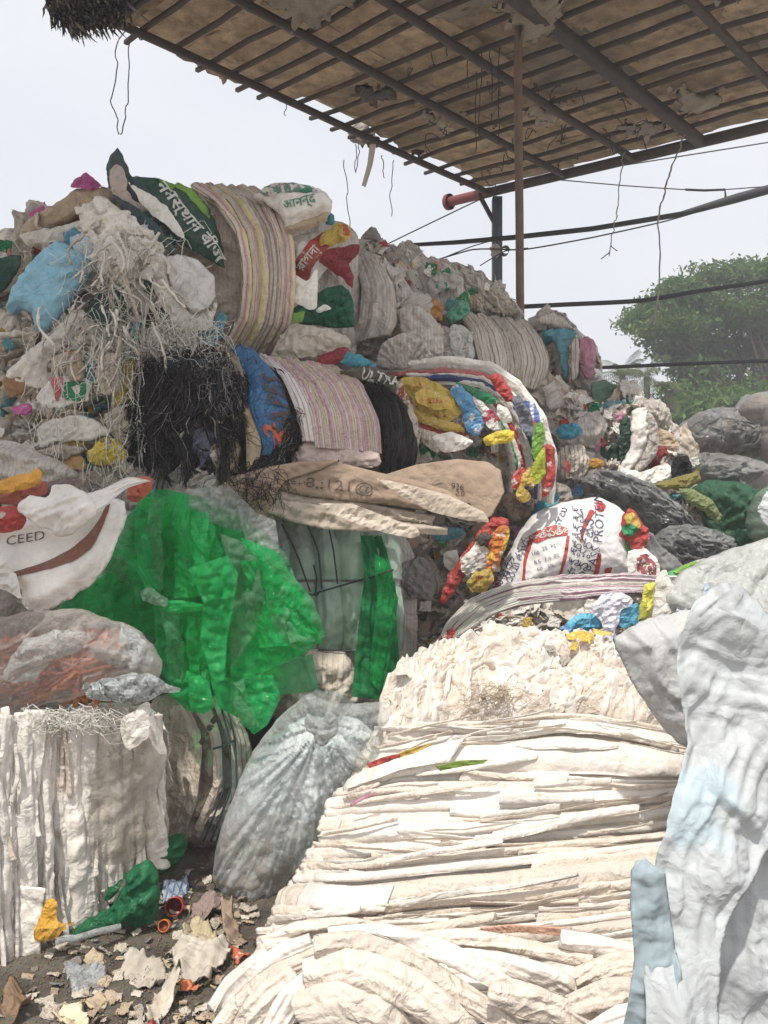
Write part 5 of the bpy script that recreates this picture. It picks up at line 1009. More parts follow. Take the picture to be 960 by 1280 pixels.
def wrapped_bale():
    root = thing('wrapped_bale', tuple(W(420, 880, 4.3)), 'grey-green film-wrapped bale with black straps under the brown paper sacks', 'bale')
    patch('bale_core', [(300, 650), (480, 650), (520, 700), (510, 880), (330, 890)], 4.75, GREYB, root, bulge=.05, thick=.5, h=.04, cr=.05, crs=.2)
    xs = [(322, 356), (350, 386), (382, 418), (414, 452), (448, 492)]
    for k, (a, b) in enumerate(xs):
        m = cloth('pale_wrapped_lobe', (.40, .50, .42), dirt=.2, dcol=(.1, .15, .1), rough=.35, crease=.35, cs=7, var=.2) if k == 0 else bpy.data.materials['pale_wrapped_lobe']
        band('wrapped_lobe', [(a, 655, 4.35), (a + 8, 690, 4.22), (a + 12, 725, 4.2)], [(b, 655, 4.35), (b + 10, 690, 4.22), (b + 10, 725, 4.2)], m, root, 20, 30, .05, (.008, 12), bulge=.05, cr=.012, crs=.12)
        band('wrapped_lobe', [(a + 10, 728, 4.2), (a + 14, 770, 4.18), (a + 12, 812, 4.24)], [(b + 8, 728, 4.2), (b + 14, 770, 4.18), (b + 12, 812, 4.24)], m, root, 20, 30, .05, (.01, 12), bulge=.055, cr=.012, crs=.12)
    for pts in (((392, 742), (420, 734), (462, 722), (492, 712)), ((392, 706), (396, 725), (394, 745)), ((352, 655), (370, 690), (388, 740)), ((410, 655), (417, 690), (422, 730)), ((384, 655), (398, 690), (402, 735)), ((382, 742), (396, 744), (400, 738)), ((398, 812), (440, 814), (470, 816))):
        tube_obj('strap', [spline(np.array([W(x, y, 4.08) for x, y in pts]), 14, False)], .005, WIRE, root, 5)
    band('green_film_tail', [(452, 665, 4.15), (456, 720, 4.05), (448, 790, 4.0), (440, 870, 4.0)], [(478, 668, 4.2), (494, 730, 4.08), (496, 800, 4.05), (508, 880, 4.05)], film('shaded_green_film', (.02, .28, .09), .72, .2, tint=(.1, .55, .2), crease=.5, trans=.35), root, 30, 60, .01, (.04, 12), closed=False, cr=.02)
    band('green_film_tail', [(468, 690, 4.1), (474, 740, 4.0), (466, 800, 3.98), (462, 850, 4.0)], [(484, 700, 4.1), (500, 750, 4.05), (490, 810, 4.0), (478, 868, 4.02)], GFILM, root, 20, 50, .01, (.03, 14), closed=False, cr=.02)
    s = patch('lower_sacks', [(330, 820), (380, 812), (430, 816), (450, 850), (440, 900), (360, 905), (320, 880)], 4.1, BEIGE, root, bulge=.1, thick=.3, cr=.03, crs=.12, pl=(.02, 7, 80))
    tube_obj('strap', [spline(np.array([W(x, y, 3.97) for x, y in ((374, 815), (384, 838), (392, 862))]), 10, False), spline(np.array([W(x, y, 3.97) for x, y in ((342, 850), (346, 862), (350, 874))]), 6, False)], .0045, WIRE, root, 5)
wrapped_bale()

# ------------------------------------------------------------------ things on the left bale
def left_top():
    st = []
    r = random.Random(4); root = thing('strip_bundle', tuple(W(80, 880, 3.0)), 'tangle of flat salmon-orange plastic strips inside the clear bag at left', 'plastic strips')
    OR = cloth('salmon_strip', (.68, .25, .13), dirt=.15, rough=.4, crease=.15, var=.2)
    patch('inner_tangle', [(-60, 890), (-60, 800), (0, 795), (60, 790), (120, 785), (150, 800), (140, 845), (90, 868), (30, 886)], 3.12, cloth('dark_salmon_strips', (.42, .15, .09), dirt=.3), root, bulge=.1, h=.012, cr=.04, crs=.06, pl=(.03, 20, 15))
    for k in range(150):
        x = r.uniform(-40, 140); y = r.uniform(800, 872) - max(0, x - 90) * .25; L = r.uniform(40, 110); an = r.gauss(.25, .35) + (1.0 if x > 85 and r.random() < .6 else 0); q = np.linspace(-.5, .5, 9); bow = r.uniform(-14, 14)
        X = x + q * L * math.cos(an) - bow * (q ** 2 * 4 - .5) * math.sin(an); Yp = y - q * L * math.sin(an) + bow * (q ** 2 * 4 - .5) * math.cos(an); ok = (Yp < 886) & (Yp > 782) & (X < 156)
        if ok.sum() < 5: continue
        z = 3.0 + r.uniform(-.07, .04); w = r.uniform(2.2, 4.2); nx, ny = math.sin(an), math.cos(an)
        A = [(a, b, z + .04 * (i - 4) ** 2 / 16) for i, (a, b) in enumerate(zip(X[ok], Yp[ok]))]; B = [(a + nx * w, b + ny * w, zz + r.uniform(-.005, .012)) for a, b, zz in A]
        band('strip', A, B, OR, root, 3, 16, .002, (.001, 30), seed=k)
    bag = T('clear_bag', 'crumpled clear plastic bag wrapped round the orange strips on the left bale', 'plastic bag', [(-80, 888), (-80, 780), (0, 770), (40, 765), (100, 763), (150, 778), (185, 800), (203, 832), (198, 850), (170, 848), (140, 848), (100, 872), (40, 884)], 2.93, film('strip_bag_film', (.74, .70, .67), .27, .14, tint=(.96, .93, .91), cs=9, crease=.7, trans=.35, edgeboost=.55), bulge=.12, thick=.15, h=.009, cr=.03, crs=.12, pl=[(.035, 7, 30), (.012, 20, 55)])
    patch('folded_film', [(150, 778), (182, 800), (190, 832), (170, 842), (150, 835), (112, 822), (110, 808), (150, 812)], 2.86, CFILM2, bag.o, bulge=.03, closed=False, cr=.02, crs=.08, pl=(.02, 12, 60))
    patch('folded_film', [(0, 850), (30, 800), (75, 788), (120, 790), (100, 812), (60, 830), (40, 852)], 2.80, CFILM, bag.o, bulge=.03, closed=False, cr=.02, crs=.08, pl=(.02, 12, 20))
    p = T('film_pouch', 'small shiny clear pouch with a pointed right end lying on the left white bale', 'plastic pouch', [(103, 868), (108, 855), (130, 848), (165, 842), (185, 842), (200, 852), (227, 862), (205, 868), (185, 878), (150, 880), (122, 876)], 2.75, film('pouch_film', (.62, .66, .66), .74, .12, tint=(.9, .92, .92), cs=16, crease=.9, trans=.2), bulge=.045, thick=.04, h=.006, cr=.008, crs=.05, pl=(.007, 20, 10))
    s = T('printed_sack', 'white sack with a faded brown stripe hanging at the left edge beside the green film', 'sack', [(-80, 660), (0, 650), (60, 640), (110, 625), (157, 625), (154, 660), (135, 710), (100, 740), (60, 763), (35, 765), (22, 735), (0, 735), (-80, 740)], 3.15, PRINTED, bulge=.08, thick=.06, h=.009, cr=.03, crs=.25, lump=(.03, .3), tilt=(0, .25), prof=.3, sm=(.35, .25), sheet=True, sh=[(.012, 4, 20)], text=1)
    decal(s, 'printed_stripe', [(22, 718), (60, 705), (90, 692), (115, 675), (130, 655), (142, 632), (143, 640), (135, 665), (122, 690), (98, 706), (60, 715), (28, 722)], BROWNR, .004)
    text_on(s, 'CEED', 38, 676, .055, 10, INK_D, width=1.2); text_on(s, 'CEED', 38, 676, .055, 10, INK_D, width=1.2) if False else None
    T('white_flap', 'white pointed flap of sack hanging below the stripe-printed sack at the left edge', 'sack', [(-60, 700), (0, 695), (16, 715), (28, 745), (38, 768), (28, 755), (8, 738), (-60, 735)], 2.98, PRINTED, bulge=.03, thick=.02, h=.008, cr=.01, crs=.1)
    c = T('crumpled_sack', 'crumpled white sack folded in a heart shape above the brown stripe', 'sack', [(22, 628), (38, 618), (56, 622), (64, 608), (82, 604), (104, 612), (118, 628), (121, 640), (108, 655), (90, 668), (78, 672), (60, 662), (35, 652), (24, 640)], 2.98, PRINTED, bulge=.07, thick=.08, h=.007, cr=.015, crs=.06, pl=[(.016, 14, 20), (.008, 30, 50)])
    band('sack_tail', [(104, 618, 3.0), (130, 610, 3.05), (160, 596, 3.1), (180, 598, 3.12)], [(116, 640, 2.98), (135, 628, 3.03), (160, 610, 3.1), (188, 601, 3.12)], PRINTED, c.o, 16, 40, .01, (.012, 16))
    T('red_printed_sack', 'red and white printed sack end at the left edge beside the heart-shaped crumpled sack', 'sack', [(-60, 640), (0, 632), (22, 634), (34, 648), (28, 662), (0, 666), (-60, 672)], 3.02, RED, bulge=.04, thick=.05, h=.008, cr=.012, crs=.07)
    T('yellow_sack', 'yellow-orange plastic sack poking in at the left edge above the white sacks', 'sack', [(-60, 605), (0, 600), (22, 594), (48, 586), (54, 592), (50, 602), (30, 612), (0, 618), (-60, 625)], 3.15, YORG, bulge=.04, thick=.05, h=.008, cr=.014, crs=.07, pl=(.012, 14, 15))
    T('red_wrapper', 'dull red crumpled wrapper between the yellow sack and the crumpled white sack', 'wrapper', [(-20, 628), (20, 612), (55, 600), (62, 612), (50, 622), (22, 632)], 3.25, cloth('dull_red_film', (.42, .13, .09), dirt=.4), bulge=.04, thick=.05, h=.008, cr=.02, crs=.06)
    T('mauve_film', 'smoky mauve plastic film under the yellow sack at left', 'plastic film', [(14, 622), (45, 605), (75, 600), (110, 600), (80, 612), (50, 626), (20, 640)], 3.3, cloth('mauve_film', (.20, .14, .14), dirt=.3, rough=.35), bulge=.04, thick=.05, h=.01, cr=.02, crs=.06)
    T('orange_scraps', 'red-orange crumpled scraps between the white sack tail and the green film', 'plastic scraps', [(160, 605), (175, 596), (192, 598), (188, 615), (170, 628), (158, 622)], 3.3, cloth('red_orange_scrap', (.45, .12, .07), dirt=.4), bulge=.04, thick=.05, h=.008, cr=.025, crs=.04)
    g = T('grey_sacks', 'flat grey sacks stacked at the left edge under the tangled bale', 'sacks', [(-80, 600), (-80, 545), (0, 548), (40, 562), (70, 575), (92, 595), (60, 604), (0, 606)], 3.7, GREYB, bulge=.08, thick=.3, h=.012, cr=.02, crs=.12, pl=[(.03, 10, -12)])
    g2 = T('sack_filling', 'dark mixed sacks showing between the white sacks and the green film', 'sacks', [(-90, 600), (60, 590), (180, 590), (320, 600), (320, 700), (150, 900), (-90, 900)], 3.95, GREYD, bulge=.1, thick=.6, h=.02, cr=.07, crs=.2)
    scatter(g2, 60, [(GREYB, 3), (BEIGE, 3), (GREYD, 3), (WHITE, 1), (TEAL, .5)], (.6, 1.1), seed=3, region=[(-40, 590), (330, 590), (330, 660), (-40, 660)])
left_top()

# ------------------------------------------------------------------ the roll: black fibre end, blue band, pink-striped sacks
SLATE = cloth('slate_rag', (.10, .12, .18), dirt=.4)
def roll():
    root = thing('rolled_bale', tuple(W(340, 610, 4.2)), 'rolled bale with a black fibre end, a blue band and pink-striped sacks round its middle', 'bale')
    patch('bale_core', [(175, 470), (240, 440), (320, 450), (430, 465), (480, 500), (505, 560), (480, 595), (350, 600), (200, 600), (170, 540)], 4.55, DARK, root, bulge=.22, thick=.3, h=.02, cr=.03, crs=.15)
    end = patch('black_end', [(168, 560), (165, 500), (180, 462), (215, 440), (262, 436), (292, 450), (306, 490), (316, 545), (312, 585), (290, 600), (240, 606), (195, 596)], 4.12, BLACK, root, bulge=.08, thick=.3, h=.010, cr=.06, crs=.12, pl=[(.03, 12, 70)], tilt=(-.3, 0), rag=.02)
    patch('grubby_sack', [(222, 498), (262, 488), (292, 515), (286, 556), (262, 578), (240, 566), (226, 530)], 3.93, cloth('faded_navy_cloth', (.13, .14, .20), dirt=.4), root, bulge=.05, cr=.03, crs=.06, h=.008)
    fold_strips(end, 26, [(BEIGE, 3), (TAN, 2), (GREYB, 2), (SLATE, 2)], [(222, 500), (292, 490), (300, 590), (240, 600)], 70, 40, (.06, .2), (.02, .04), (.02, .04), 4, 'grubby_fold', lift=.13)
    patch('grubby_sack', [(244, 560), (285, 540), (300, 560), (296, 590), (270, 590), (250, 585), (240, 575)], 3.98, BEIGE, root, bulge=.04, cr=.03, crs=.06, h=.008)
    patch('grubby_sack', [(270, 585), (280, 540), (296, 540), (298, 575), (280, 600), (262, 616), (248, 614), (258, 600)], 3.94, TAN, root, bulge=.03, cr=.02, crs=.05, h=.007)
    patch('grubby_sack', [(210, 590), (250, 588), (285, 596), (262, 612), (220, 610)], 4.0, BEIGE, root, bulge=.04, cr=.03, crs=.06, h=.008)
    patch('dark_cloth', [(190, 462), (225, 446), (262, 452), (250, 475), (215, 482), (192, 478)], 3.92, cloth('slate_cloth', (.055, .085, .10), dirt=.4, dcol=(.02, .02, .02)), root, bulge=.04, cr=.03, crs=.06, h=.008)
    # fibres
    r = random.Random(5); ls = []; rr = []
    for g in range(112):     # clumps of strands following one guide each
        a = r.uniform(0, 1); x0 = 184 + 118 * a + r.gauss(0, 4); y0 = 466 - 24 * math.sin(math.pi * min(1, a * .9 + .1)) + abs(r.gauss(0, 34))
        if 224 < x0 < 300 and r.random() < (.8 if y0 > 486 else .15): continue
        L = r.uniform(50, 150) * r.choice([.4, .8, 1, 1]); dr = r.gauss((x0 - 235) * .2, 18); y1 = min(y0 + L, 600 + r.gauss(0, 14)); Y = r.uniform(3.86, 4.02); gd = wobble(W(x0, y0, Y), W(x0 + dr, y1, Y + r.uniform(-.03, .04)), 10, r.uniform(.04, .14), g); q = np.linspace(0, 1, 10)[:, None]
        for k in range(r.randrange(8, 26)):
            o = np.array([r.gauss(0, .022), r.gauss(0, .018), r.gauss(0, .03)]); o2 = np.array([r.gauss(0, .014), r.gauss(0, .012), r.gauss(0, .04)])
            ls.append(gd + o * (1 - q * .7) + o2 * q + .012 * np.stack([fbm(q[:, 0] * 5, q[:, 0] * 0 + k, 2, g), fbm(q[:, 0] * 5, q[:, 0] * 0 + k + 9, 2, g), 0 * q[:, 0]], 1)); rr.append(r.choice([.0016, .0022, .003, .0048]))
    for k in range(200):      # tufts springing outward
        x0 = r.uniform(170, 305); y0 = r.uniform(445, 590); an = r.uniform(-2.9, .4); L = r.uniform(14, 55); Y = r.uniform(3.8, 3.95)
        if 226 < x0 < 296 and y0 > 490: continue
        ls.append(wobble(W(x0, y0, Y), W(x0 + L * math.cos(an), y0 - L * .7 * math.sin(-an), Y - r.uniform(0, .12)), 7, .06, k + 5000)); rr.append(.0016)
    for k in range(420):     # below, between the blue band and brown paper
        x0 = r.uniform(318, 372); y0 = np.interp(x0, [318, 345, 372], [588, 575, 520]) + r.uniform(-14, 16); Y = 3.86
        ls.append(wobble(W(x0, y0, Y), W(x0 + r.uniform(-30, 14), y0 + r.uniform(8, 42), Y + .03), 7, .04, k + 9000)); rr.append(.0022)
    tube_obj('black_fibres', ls, rr, FIBK, root, 3, 'stuff')
    pick = [i for i in range(len(ls)) if i % 16 == 4]; tube_obj('dusty_fibres', [ls[i] + np.array([.004, -.012, 0]) for i in pick], [rr[i] * .7 for i in pick], FIBG, root, 3, 'stuff')
    ls = [wobble(W(r.uniform(235, 300), r.uniform(445, 470), 3.9), W(r.uniform(240, 310), r.uniform(450, 520), 3.85), 7, .08, k) for k in range(45)]
    tube_obj('pale_fibres', ls, .0012, plain('silver_fibre', (.42, .41, .40), .35), root, 3, 'stuff')
    rim = band('folded_rim', [(278, 434, 4.12), (292, 455, 4.02), (300, 500, 3.95), (307, 545, 3.9), (308, 588, 3.9)], [(292, 440, 4.08), (310, 468, 3.98), (312, 512, 3.9), (327, 556, 3.88), (318, 592, 3.9)], TAN, root, 16, 70, .03, (.01, 16), bulge=.02, cr=.012, crs=.06, fl=(.02, .06))
    b = band('blue_band', [(286, 438, 4.1), (304, 464, 3.98), (311, 508, 3.90), (328, 556, 3.89), (322, 590, 3.95)], [(322, 446, 4.12), (349, 475, 3.97), (365, 520, 3.90), (360, 556, 3.92), (326, 592, 3.96)], BLUE, root, 40, 90, .03, (.006, 10), bulge=.05, cr=.008, crs=.06, fl=(.006, .05))
    band_text(b, 'JAPES', .80, .50, .125, 90, INK_D, bold=.002, width=1.0, off=.013)
    band_text(b, '2', .52, .70, .12, 75, INK_O, bold=.004, width=1.3, off=.012); band_region(b, 'orange_line', .50, .54, .63, .80, INK_O, .005, .02)
    blk = band('black_strip', [(338, 458, 4.06), (360, 492, 3.94), (368, 530, 3.9), (362, 560, 3.92), (328, 600, 3.96)], [(352, 462, 4.0), (372, 500, 3.92), (378, 540, 3.9), (370, 578, 3.93), (340, 606, 3.98)], BLACK, root, 14, 70, .02, (.015, 24), bulge=.01)
    band('white_striped_sack', [(320, 444, 4.16), (350, 468, 4.0), (367, 505, 3.90), (378, 552, 3.88)], [(335, 447, 4.17), (372, 478, 3.98), (390, 515, 3.9), (397, 553, 3.88)], MAUVEST_W, root, 20, 80, .02, (.007, 30), bulge=.02)
    for k in range(4):
        q0, q1 = k / 4, (k + 1.08) / 4
        def lerp(P, Q, q): return [tuple(a * (1 - q) + c * q for a, c in zip(p, s)) for p, s in zip(P, Q)]
        A = [(333, 447, 4.17), (370, 478, 3.98), (388, 515, 3.9), (394, 560, 3.86)]; B = [(420, 457, 4.4), (452, 482, 4.15), (472, 525, 4.02), (476, 567, 4.0)]
        band('pink_striped_sack', lerp(A, B, q0), lerp(A, B, q1), PINKST2, root, 36, 90, .03, (.006, 34), bulge=.015, cr=.004, seed=k + 5, warp=.8)
    patch('pink_striped_end', [(366, 578), (374, 555), (395, 553), (440, 562), (474, 566), (472, 584), (430, 586), (385, 584)], 3.9, cloth('dusty_pink_striped', (.53, .42, .38), dirt=.35), root, bulge=.04, thick=.05, h=.007, cr=.01, crs=.06, pl=(.012, 16, 10))
    rb = band('black_strip', [(450, 482, 4.22), (474, 510, 4.08), (480, 555, 4.03), (474, 594, 4.05)], [(474, 487, 4.36), (502, 515, 4.24), (516, 560, 4.18), (510, 596, 4.2)], BLACK, root, 24, 80, .03, (.012, 30), bulge=.03)
    ls = []
    for k in range(420):
        s0 = r.random(); t0 = r.uniform(0, .8); q = rb.at(np.full(6, s0) + np.linspace(0, r.uniform(-.15, .15), 6), np.linspace(t0, min(1.0, t0 + r.uniform(.1, .4)), 6), .012 + r.uniform(0, .02)); ls.append(q)
    tube_obj('black_fibres', ls, .0022, FIBK, root, 3, 'stuff')
MAUVEST_W = cloth('white_ribbed_sack', (.70, .66, .64), dirt=.2, crease=.3, stripes=[(.022, .3, (.42, .34, .34), 0)], cs=26)
roll()
def ultra():
    s = T('dark_printed_sack', 'dark olive sack with white lettering curving behind the black strip of the roll', 'sack', [(424, 464), (452, 459), (478, 465), (498, 484), (512, 510), (522, 545), (518, 572), (505, 555), (492, 515), (472, 488), (448, 478)], 4.3, cloth('dark_olive_print', (.10, .09, .07), dirt=.35), bulge=.08, thick=.1, h=.007, cr=.008, crs=.08, tilt=(.6, .3))
    decal(s, 'beige_panel', [(486, 482), (500, 486), (516, 512), (524, 548), (518, 572), (506, 552), (498, 520), (488, 500)], BEIGE, .004); decal(s, 'red_roundel', [(489, 492), (497, 489), (504, 497), (503, 507), (494, 505)], cloth('rust_print', (.40, .10, .05), dirt=.3), .008)
    text_on(s, 'ULTRA', 468, 478, .075, -12, INK_W, .009, bold=.002); text_on(s, 'ORTS', 498, 499, .03, 78, INK_W, .012)
    pts = s.to_uv(np.array([434., 450., 470., 486.]), np.array([465., 463., 468., 480.])); 
ultra()

# ------------------------------------------------------------------ brown paper sacks under the roll
def papers():
    g = 'brown paper sacks under the roll'
    a = T('paper_sack', 'long brown paper sack with black printed numbers flattened under the pink-striped roll', 'paper sack', [(345, 612), (352, 596), (385, 584), (430, 580), (475, 590), (520, 600), (560, 612), (600, 640), (590, 650), (545, 640), (490, 632), (430, 626), (380, 620)], 3.78, BROWNP, g, bulge=.012, smooth=False, thick=.03, h=.008, cr=.016, crs=.14, pl=[(.012, 9, -10)], prof=.25, rag=.004, sh=[], sm=(.5, .25), text=1)
    text_on(a, '8,:121@', 425, 608, .072, -6, INK_D, width=1.35, off=.014); text_on(a, '#%=+*', 366, 604, .05, -6, INK_D, width=1.0)
    T('paper_sack', 'brown paper sack corner drooping to the left over the green film', 'paper sack', [(274, 606), (296, 594), (335, 582), (378, 576), (430, 575), (400, 588), (356, 600), (344, 618), (330, 652), (312, 645), (292, 630)], 3.74, BROWNP, g, bulge=.012, smooth=False, thick=.02, h=.008, cr=.016, crs=.12, pl=(.01, 12, 30), prof=.2)
    b = T('paper_sack', 'flat brown paper sack panel on the right with small numbers and curled fold', 'paper sack', [(470, 596), (520, 582), (570, 575), (610, 577), (626, 588), (630, 615), (615, 645), (598, 655), (585, 632), (545, 618), (500, 608)], 3.85, BROWNP, g, bulge=.012, smooth=False, thick=.02, h=.008, cr=.012, crs=.3, tilt=(-.2, .2), prof=.9, sh=[], sm=(.4, .2), text=1)
    text_on(b, '926', 572, 609, .045, -8, INK_D); text_on(b, '2.0.', 576, 617, .04, -8, INK_D)
    T('paper_sack', 'narrow torn-edged brown paper layer lying across the middle of the paper sacks', 'paper sack', [(470, 600), (500, 604), (560, 620), (605, 640), (612, 652), (585, 650), (540, 640), (500, 622)], 3.7, BROWNP2, g, bulge=.012, smooth=False, thick=.015, h=.007, cr=.01, crs=.1, rag=.008, prof=.2)
    T('paper_sack', 'pale folded sack layer sagging under the brown paper at left', 'paper sack', [(330, 640), (345, 622), (385, 628), (440, 640), (490, 650), (560, 658), (560, 668), (500, 668), (440, 664), (405, 662), (360, 650)], 3.74, BROWNP2, g, bulge=.012, smooth=False, thick=.04, h=.008, cr=.012, crs=.12, pl=(.018, 12, -8), prof=.25)
    T('paper_sack', 'pale rounded sack tongue at the bottom of the paper layers', 'paper sack', [(398, 628), (440, 630), (480, 645), (520, 660), (527, 668), (515, 673), (480, 668), (440, 652), (410, 640)], 3.66, cloth('pale_cream_layer', (.60, .52, .43), dirt=.25, crease=.3, cs=10), g, bulge=.012, smooth=False, thick=.03, h=.008, cr=.01, crs=.12, pl=(.01, 14, -20), prof=.3)
    T('paper_sack', 'second pale layer just above the rounded tongue', 'paper sack', [(325, 632), (350, 612), (400, 618), (470, 630), (545, 645), (540, 655), (470, 648), (410, 636), (360, 632)], 3.8, cloth('pale_cream_layer', (.55, .47, .38), dirt=.3, crease=.3, cs=10), g, bulge=.012, smooth=False, thick=.03, h=.009, cr=.014, crs=.1, pl=(.016, 14, -8), prof=.2)
    r = random.Random(2); ls = []
    for k in range(90):
        x, y = r.uniform(280, 350), r.uniform(575, 620); ls.append(wobble(W(x, y, 3.66), W(x + r.uniform(-35, 30), y + r.uniform(5, 40), 3.64), 8, .05, k))
    tag(tube_obj('fallen_fibres', ls, .0018, FIBK, None, 3), 'black fibres fallen over the left corner of the brown paper', 'fibres')
papers()
SKY_B2 = cloth('mid_blue_film', (.12, .30, .42), dirt=.2, rough=.35); TEAL2 = cloth('teal_blue_film', (.12, .32, .38), dirt=.3); YEL2 = cloth('mustard_yellow_plastic', (.62, .48, .06), dirt=.2, rough=.4); ORNG2 = cloth('dull_orange', (.40, .22, .12), dirt=.4)
# ------------------------------------------------------------------ top bale with the big ribbed fold
SCRAP2 = [(RED, 2), (YEL, 2), (GREEN, 1.5), (SKY_B, 1.2), (PRINTED, 4), (WHITE, 4), (TEAL2, 1), (MULTI, 4), (ORANGE, .8), (PINK, .8), (BEIGE, 3), (LGREEN, .6), (MAROON, 1)]
def top_bale():
    root = thing('tangled_bale', tuple(W(180, 600, 4.8)), 'topmost bale at upper left with a big ribbed fold and an end of tangled threads', 'bale')
    core = patch('bale_core', [(-80, 330), (0, 322), (30, 292), (70, 262), (110, 240), (180, 232), (250, 240), (330, 240), (372, 270), (374, 430), (330, 455), (250, 470), (190, 520), (170, 590), (60, 592), (20, 560), (-80, 545)], 4.75, BEIGE, root, bulge=.35, thick=.7, h=.018, cr=.07, crs=.18, prof=.5)
    M1 = [(BEIGE, 6), (GREYB, 4), (WHITE, 2.4), (TAN, 1.6), (GREYD, 2), (TEAL, .5), (OLIVE, .6), (DARK, .8), (CREAM2, .8)]
    scatter(core, 150, M1, (.7, 1.4), seed=21, jit=.55, stretch=(.8, 1.3), region=[(-60, 330), (60, 290), (250, 300), (280, 440), (180, 600), (20, 590), (-60, 540)], sink=-.01)
    scatter(core, 70, [(BEIGE, 5), (WHITE, 2), (TAN, 2), (OLIVE, .4), (TEAL2, .4)], (.5, .9), seed=22, jit=.4, region=[(60, 420), (240, 400), (220, 470), (165, 595), (50, 590)], ang=-10, angj=1.6, pool=RAGS[:4] + FLAPS, sink=-.05)
    fold_strips(core, 120, M1, [(-60, 330), (60, 290), (250, 300), (280, 440), (180, 600), (20, 590), (-60, 540)], 30, 45, (.12, .4), (.02, .05), (.02, .05), 23, 'sack_fold', lift=.04)
    fold_strips(core, 80, [(BEIGE, 5), (WHITE, 3), (TAN, 1.5), (GREYB, 2), (OLIVE, .5), (TEAL2, .4), (YEL2, .3)], [(-60, 440), (175, 430), (175, 600), (-60, 600)], 12, 18, (.15, .4), (.03, .07), (.03, .06), 29, 'squeezed_sack', lift=.05)
    scatter(core, 70, SCRAP2, (.2, .45), seed=26, jit=.6, pool=FLATS, region=[(-60, 330), (60, 290), (120, 300), (170, 430), (175, 600), (20, 590), (-60, 540)], sink=-.45, name='wrapper_scrap')
    # the big ribbed fold, five overlapping ribs wide
    A = [(238, 232, 4.62), (268, 252, 4.42), (294, 290, 4.28), (303, 340, 4.22), (298, 395, 4.28), (274, 438, 4.4)]; B = [(322, 238, 4.85), (352, 262, 4.6), (366, 305, 4.45), (368, 355, 4.4), (362, 405, 4.45), (338, 447, 4.6)]
    def lerp(q): return [tuple(a * (1 - q) + c * q for a, c in zip(p, s)) for p, s in zip(A, B)]
    n = 6
    for k in range(n): band('ribbed_fold', lerp(k / n), lerp((k + 1.12) / n), PINKST if k != 3 else RIBBED, root, 26, 110, .05, (.008, 24), bulge=.03, cr=.004, seed=k * 3 + 1, warp=.7)
    # dark green printed sack and its peak
    g = patch('dark_green_sack', [(150, 232), (172, 220), (205, 226), (240, 238), (262, 262), (276, 300), (281, 334), (255, 322), (222, 300), (190, 268), (160, 245)], 4.28, DGREEN, root, bulge=.06, thick=.06, h=.008, cr=.012, crs=.1, tilt=(.3, .3), prof=.3, sheet=True, sm=(.4, .3), text=1)
    decal(g, 'green_stripe', [(190, 225), (215, 229), (241, 240), (258, 260), (262, 280), (250, 268), (232, 250), (205, 238)], LGREEN, .005)
    text_on(g, 'नमस्थान बीज', 238, 282, .095, -52, INK_W, .008, bold=.002, width=1.1)
    patch('sack_peak', [(133, 212), (140, 192), (148, 186), (156, 198), (162, 216), (180, 232), (200, 250), (170, 250), (150, 244), (137, 236)], 4.22, cloth('dark_teal_sack', (.05, .09, .10), dirt=.4), root, bulge=.05, thick=.04, h=.007, cr=.012, crs=.07, pl=(.012, 14, 80))
    patch('sack_peak', [(137, 214), (146, 205), (155, 210), (160, 240), (175, 262), (150, 250), (138, 240)], 4.15, cloth('greyed_pink_sack', (.46, .38, .35), dirt=.3), root, bulge=.02, thick=.02, h=.007, cr=.01, crs=.06)
    patch('white_fold', [(160, 228), (190, 245), (215, 265), (232, 300), (205, 280), (178, 256)], 4.12, PRINTED, root, bulge=.02, thick=.02, h=.007, cr=.012, crs=.05, pl=(.01, 14, -45))
    patch('teal_fold', [(138, 240), (170, 258), (200, 285), (220, 318), (190, 300), (160, 270)], 4.1, cloth('dark_teal_sack', (.05, .09, .10), dirt=.4), root, bulge=.03, thick=.02, h=.007, cr=.012, crs=.06, pl=(.01, 14, -45))
    patch('tan_sack', [(24, 288), (38, 272), (68, 256), (95, 238), (130, 234), (148, 246), (130, 262), (95, 268), (70, 282), (40, 296)], 4.35, TAN, root, bulge=.08, thick=.1, h=.009, cr=.02, crs=.09, pl=(.012, 9, 25))
    patch('magenta_scrap', [(84, 236), (92, 224), (108, 215), (118, 222), (128, 233), (112, 238), (98, 234)], 4.3, MAG, root, bulge=.03, thick=.03, h=.006, cr=.015, crs=.05)
    patch('magenta_scrap', [(36, 268), (52, 256), (56, 262), (44, 276)], 4.4, MAG, root, bulge=.015, thick=.02, h=.006, cr=.01, crs=.05)
    patch('pale_sack', [(24, 294), (60, 284), (110, 275), (118, 292), (70, 302), (34, 306)], 4.2, WHITE, root, bulge=.03, thick=.04, h=.008, cr=.02, crs=.06, pl=(.015, 20, 8))
    b = patch('light_blue_bag', [(10, 388), (20, 360), (38, 330), (58, 312), (74, 300), (90, 308), (114, 322), (112, 345), (100, 360), (78, 392), (58, 412), (46, 415), (42, 392), (28, 388), (16, 394)], 4.02, LBLUE, root, bulge=.10, thick=.08, h=.008, cr=.02, crs=.12, pl=(.015, 8, 40), prof=.4)
    patch('blue_scrap', [(78, 292), (92, 285), (112, 296), (112, 325), (92, 318), (82, 305)], 4.05, SKY_B2, root, bulge=.04, h=.008, cr=.02, crs=.06)
    patch('pale_blue_fold', [(88, 298), (108, 290), (120, 305), (114, 322), (96, 320)], 3.99, cloth('pale_blue_film', (.52, .60, .66), dirt=.2), root, bulge=.03, h=.008, cr=.015, crs=.06)
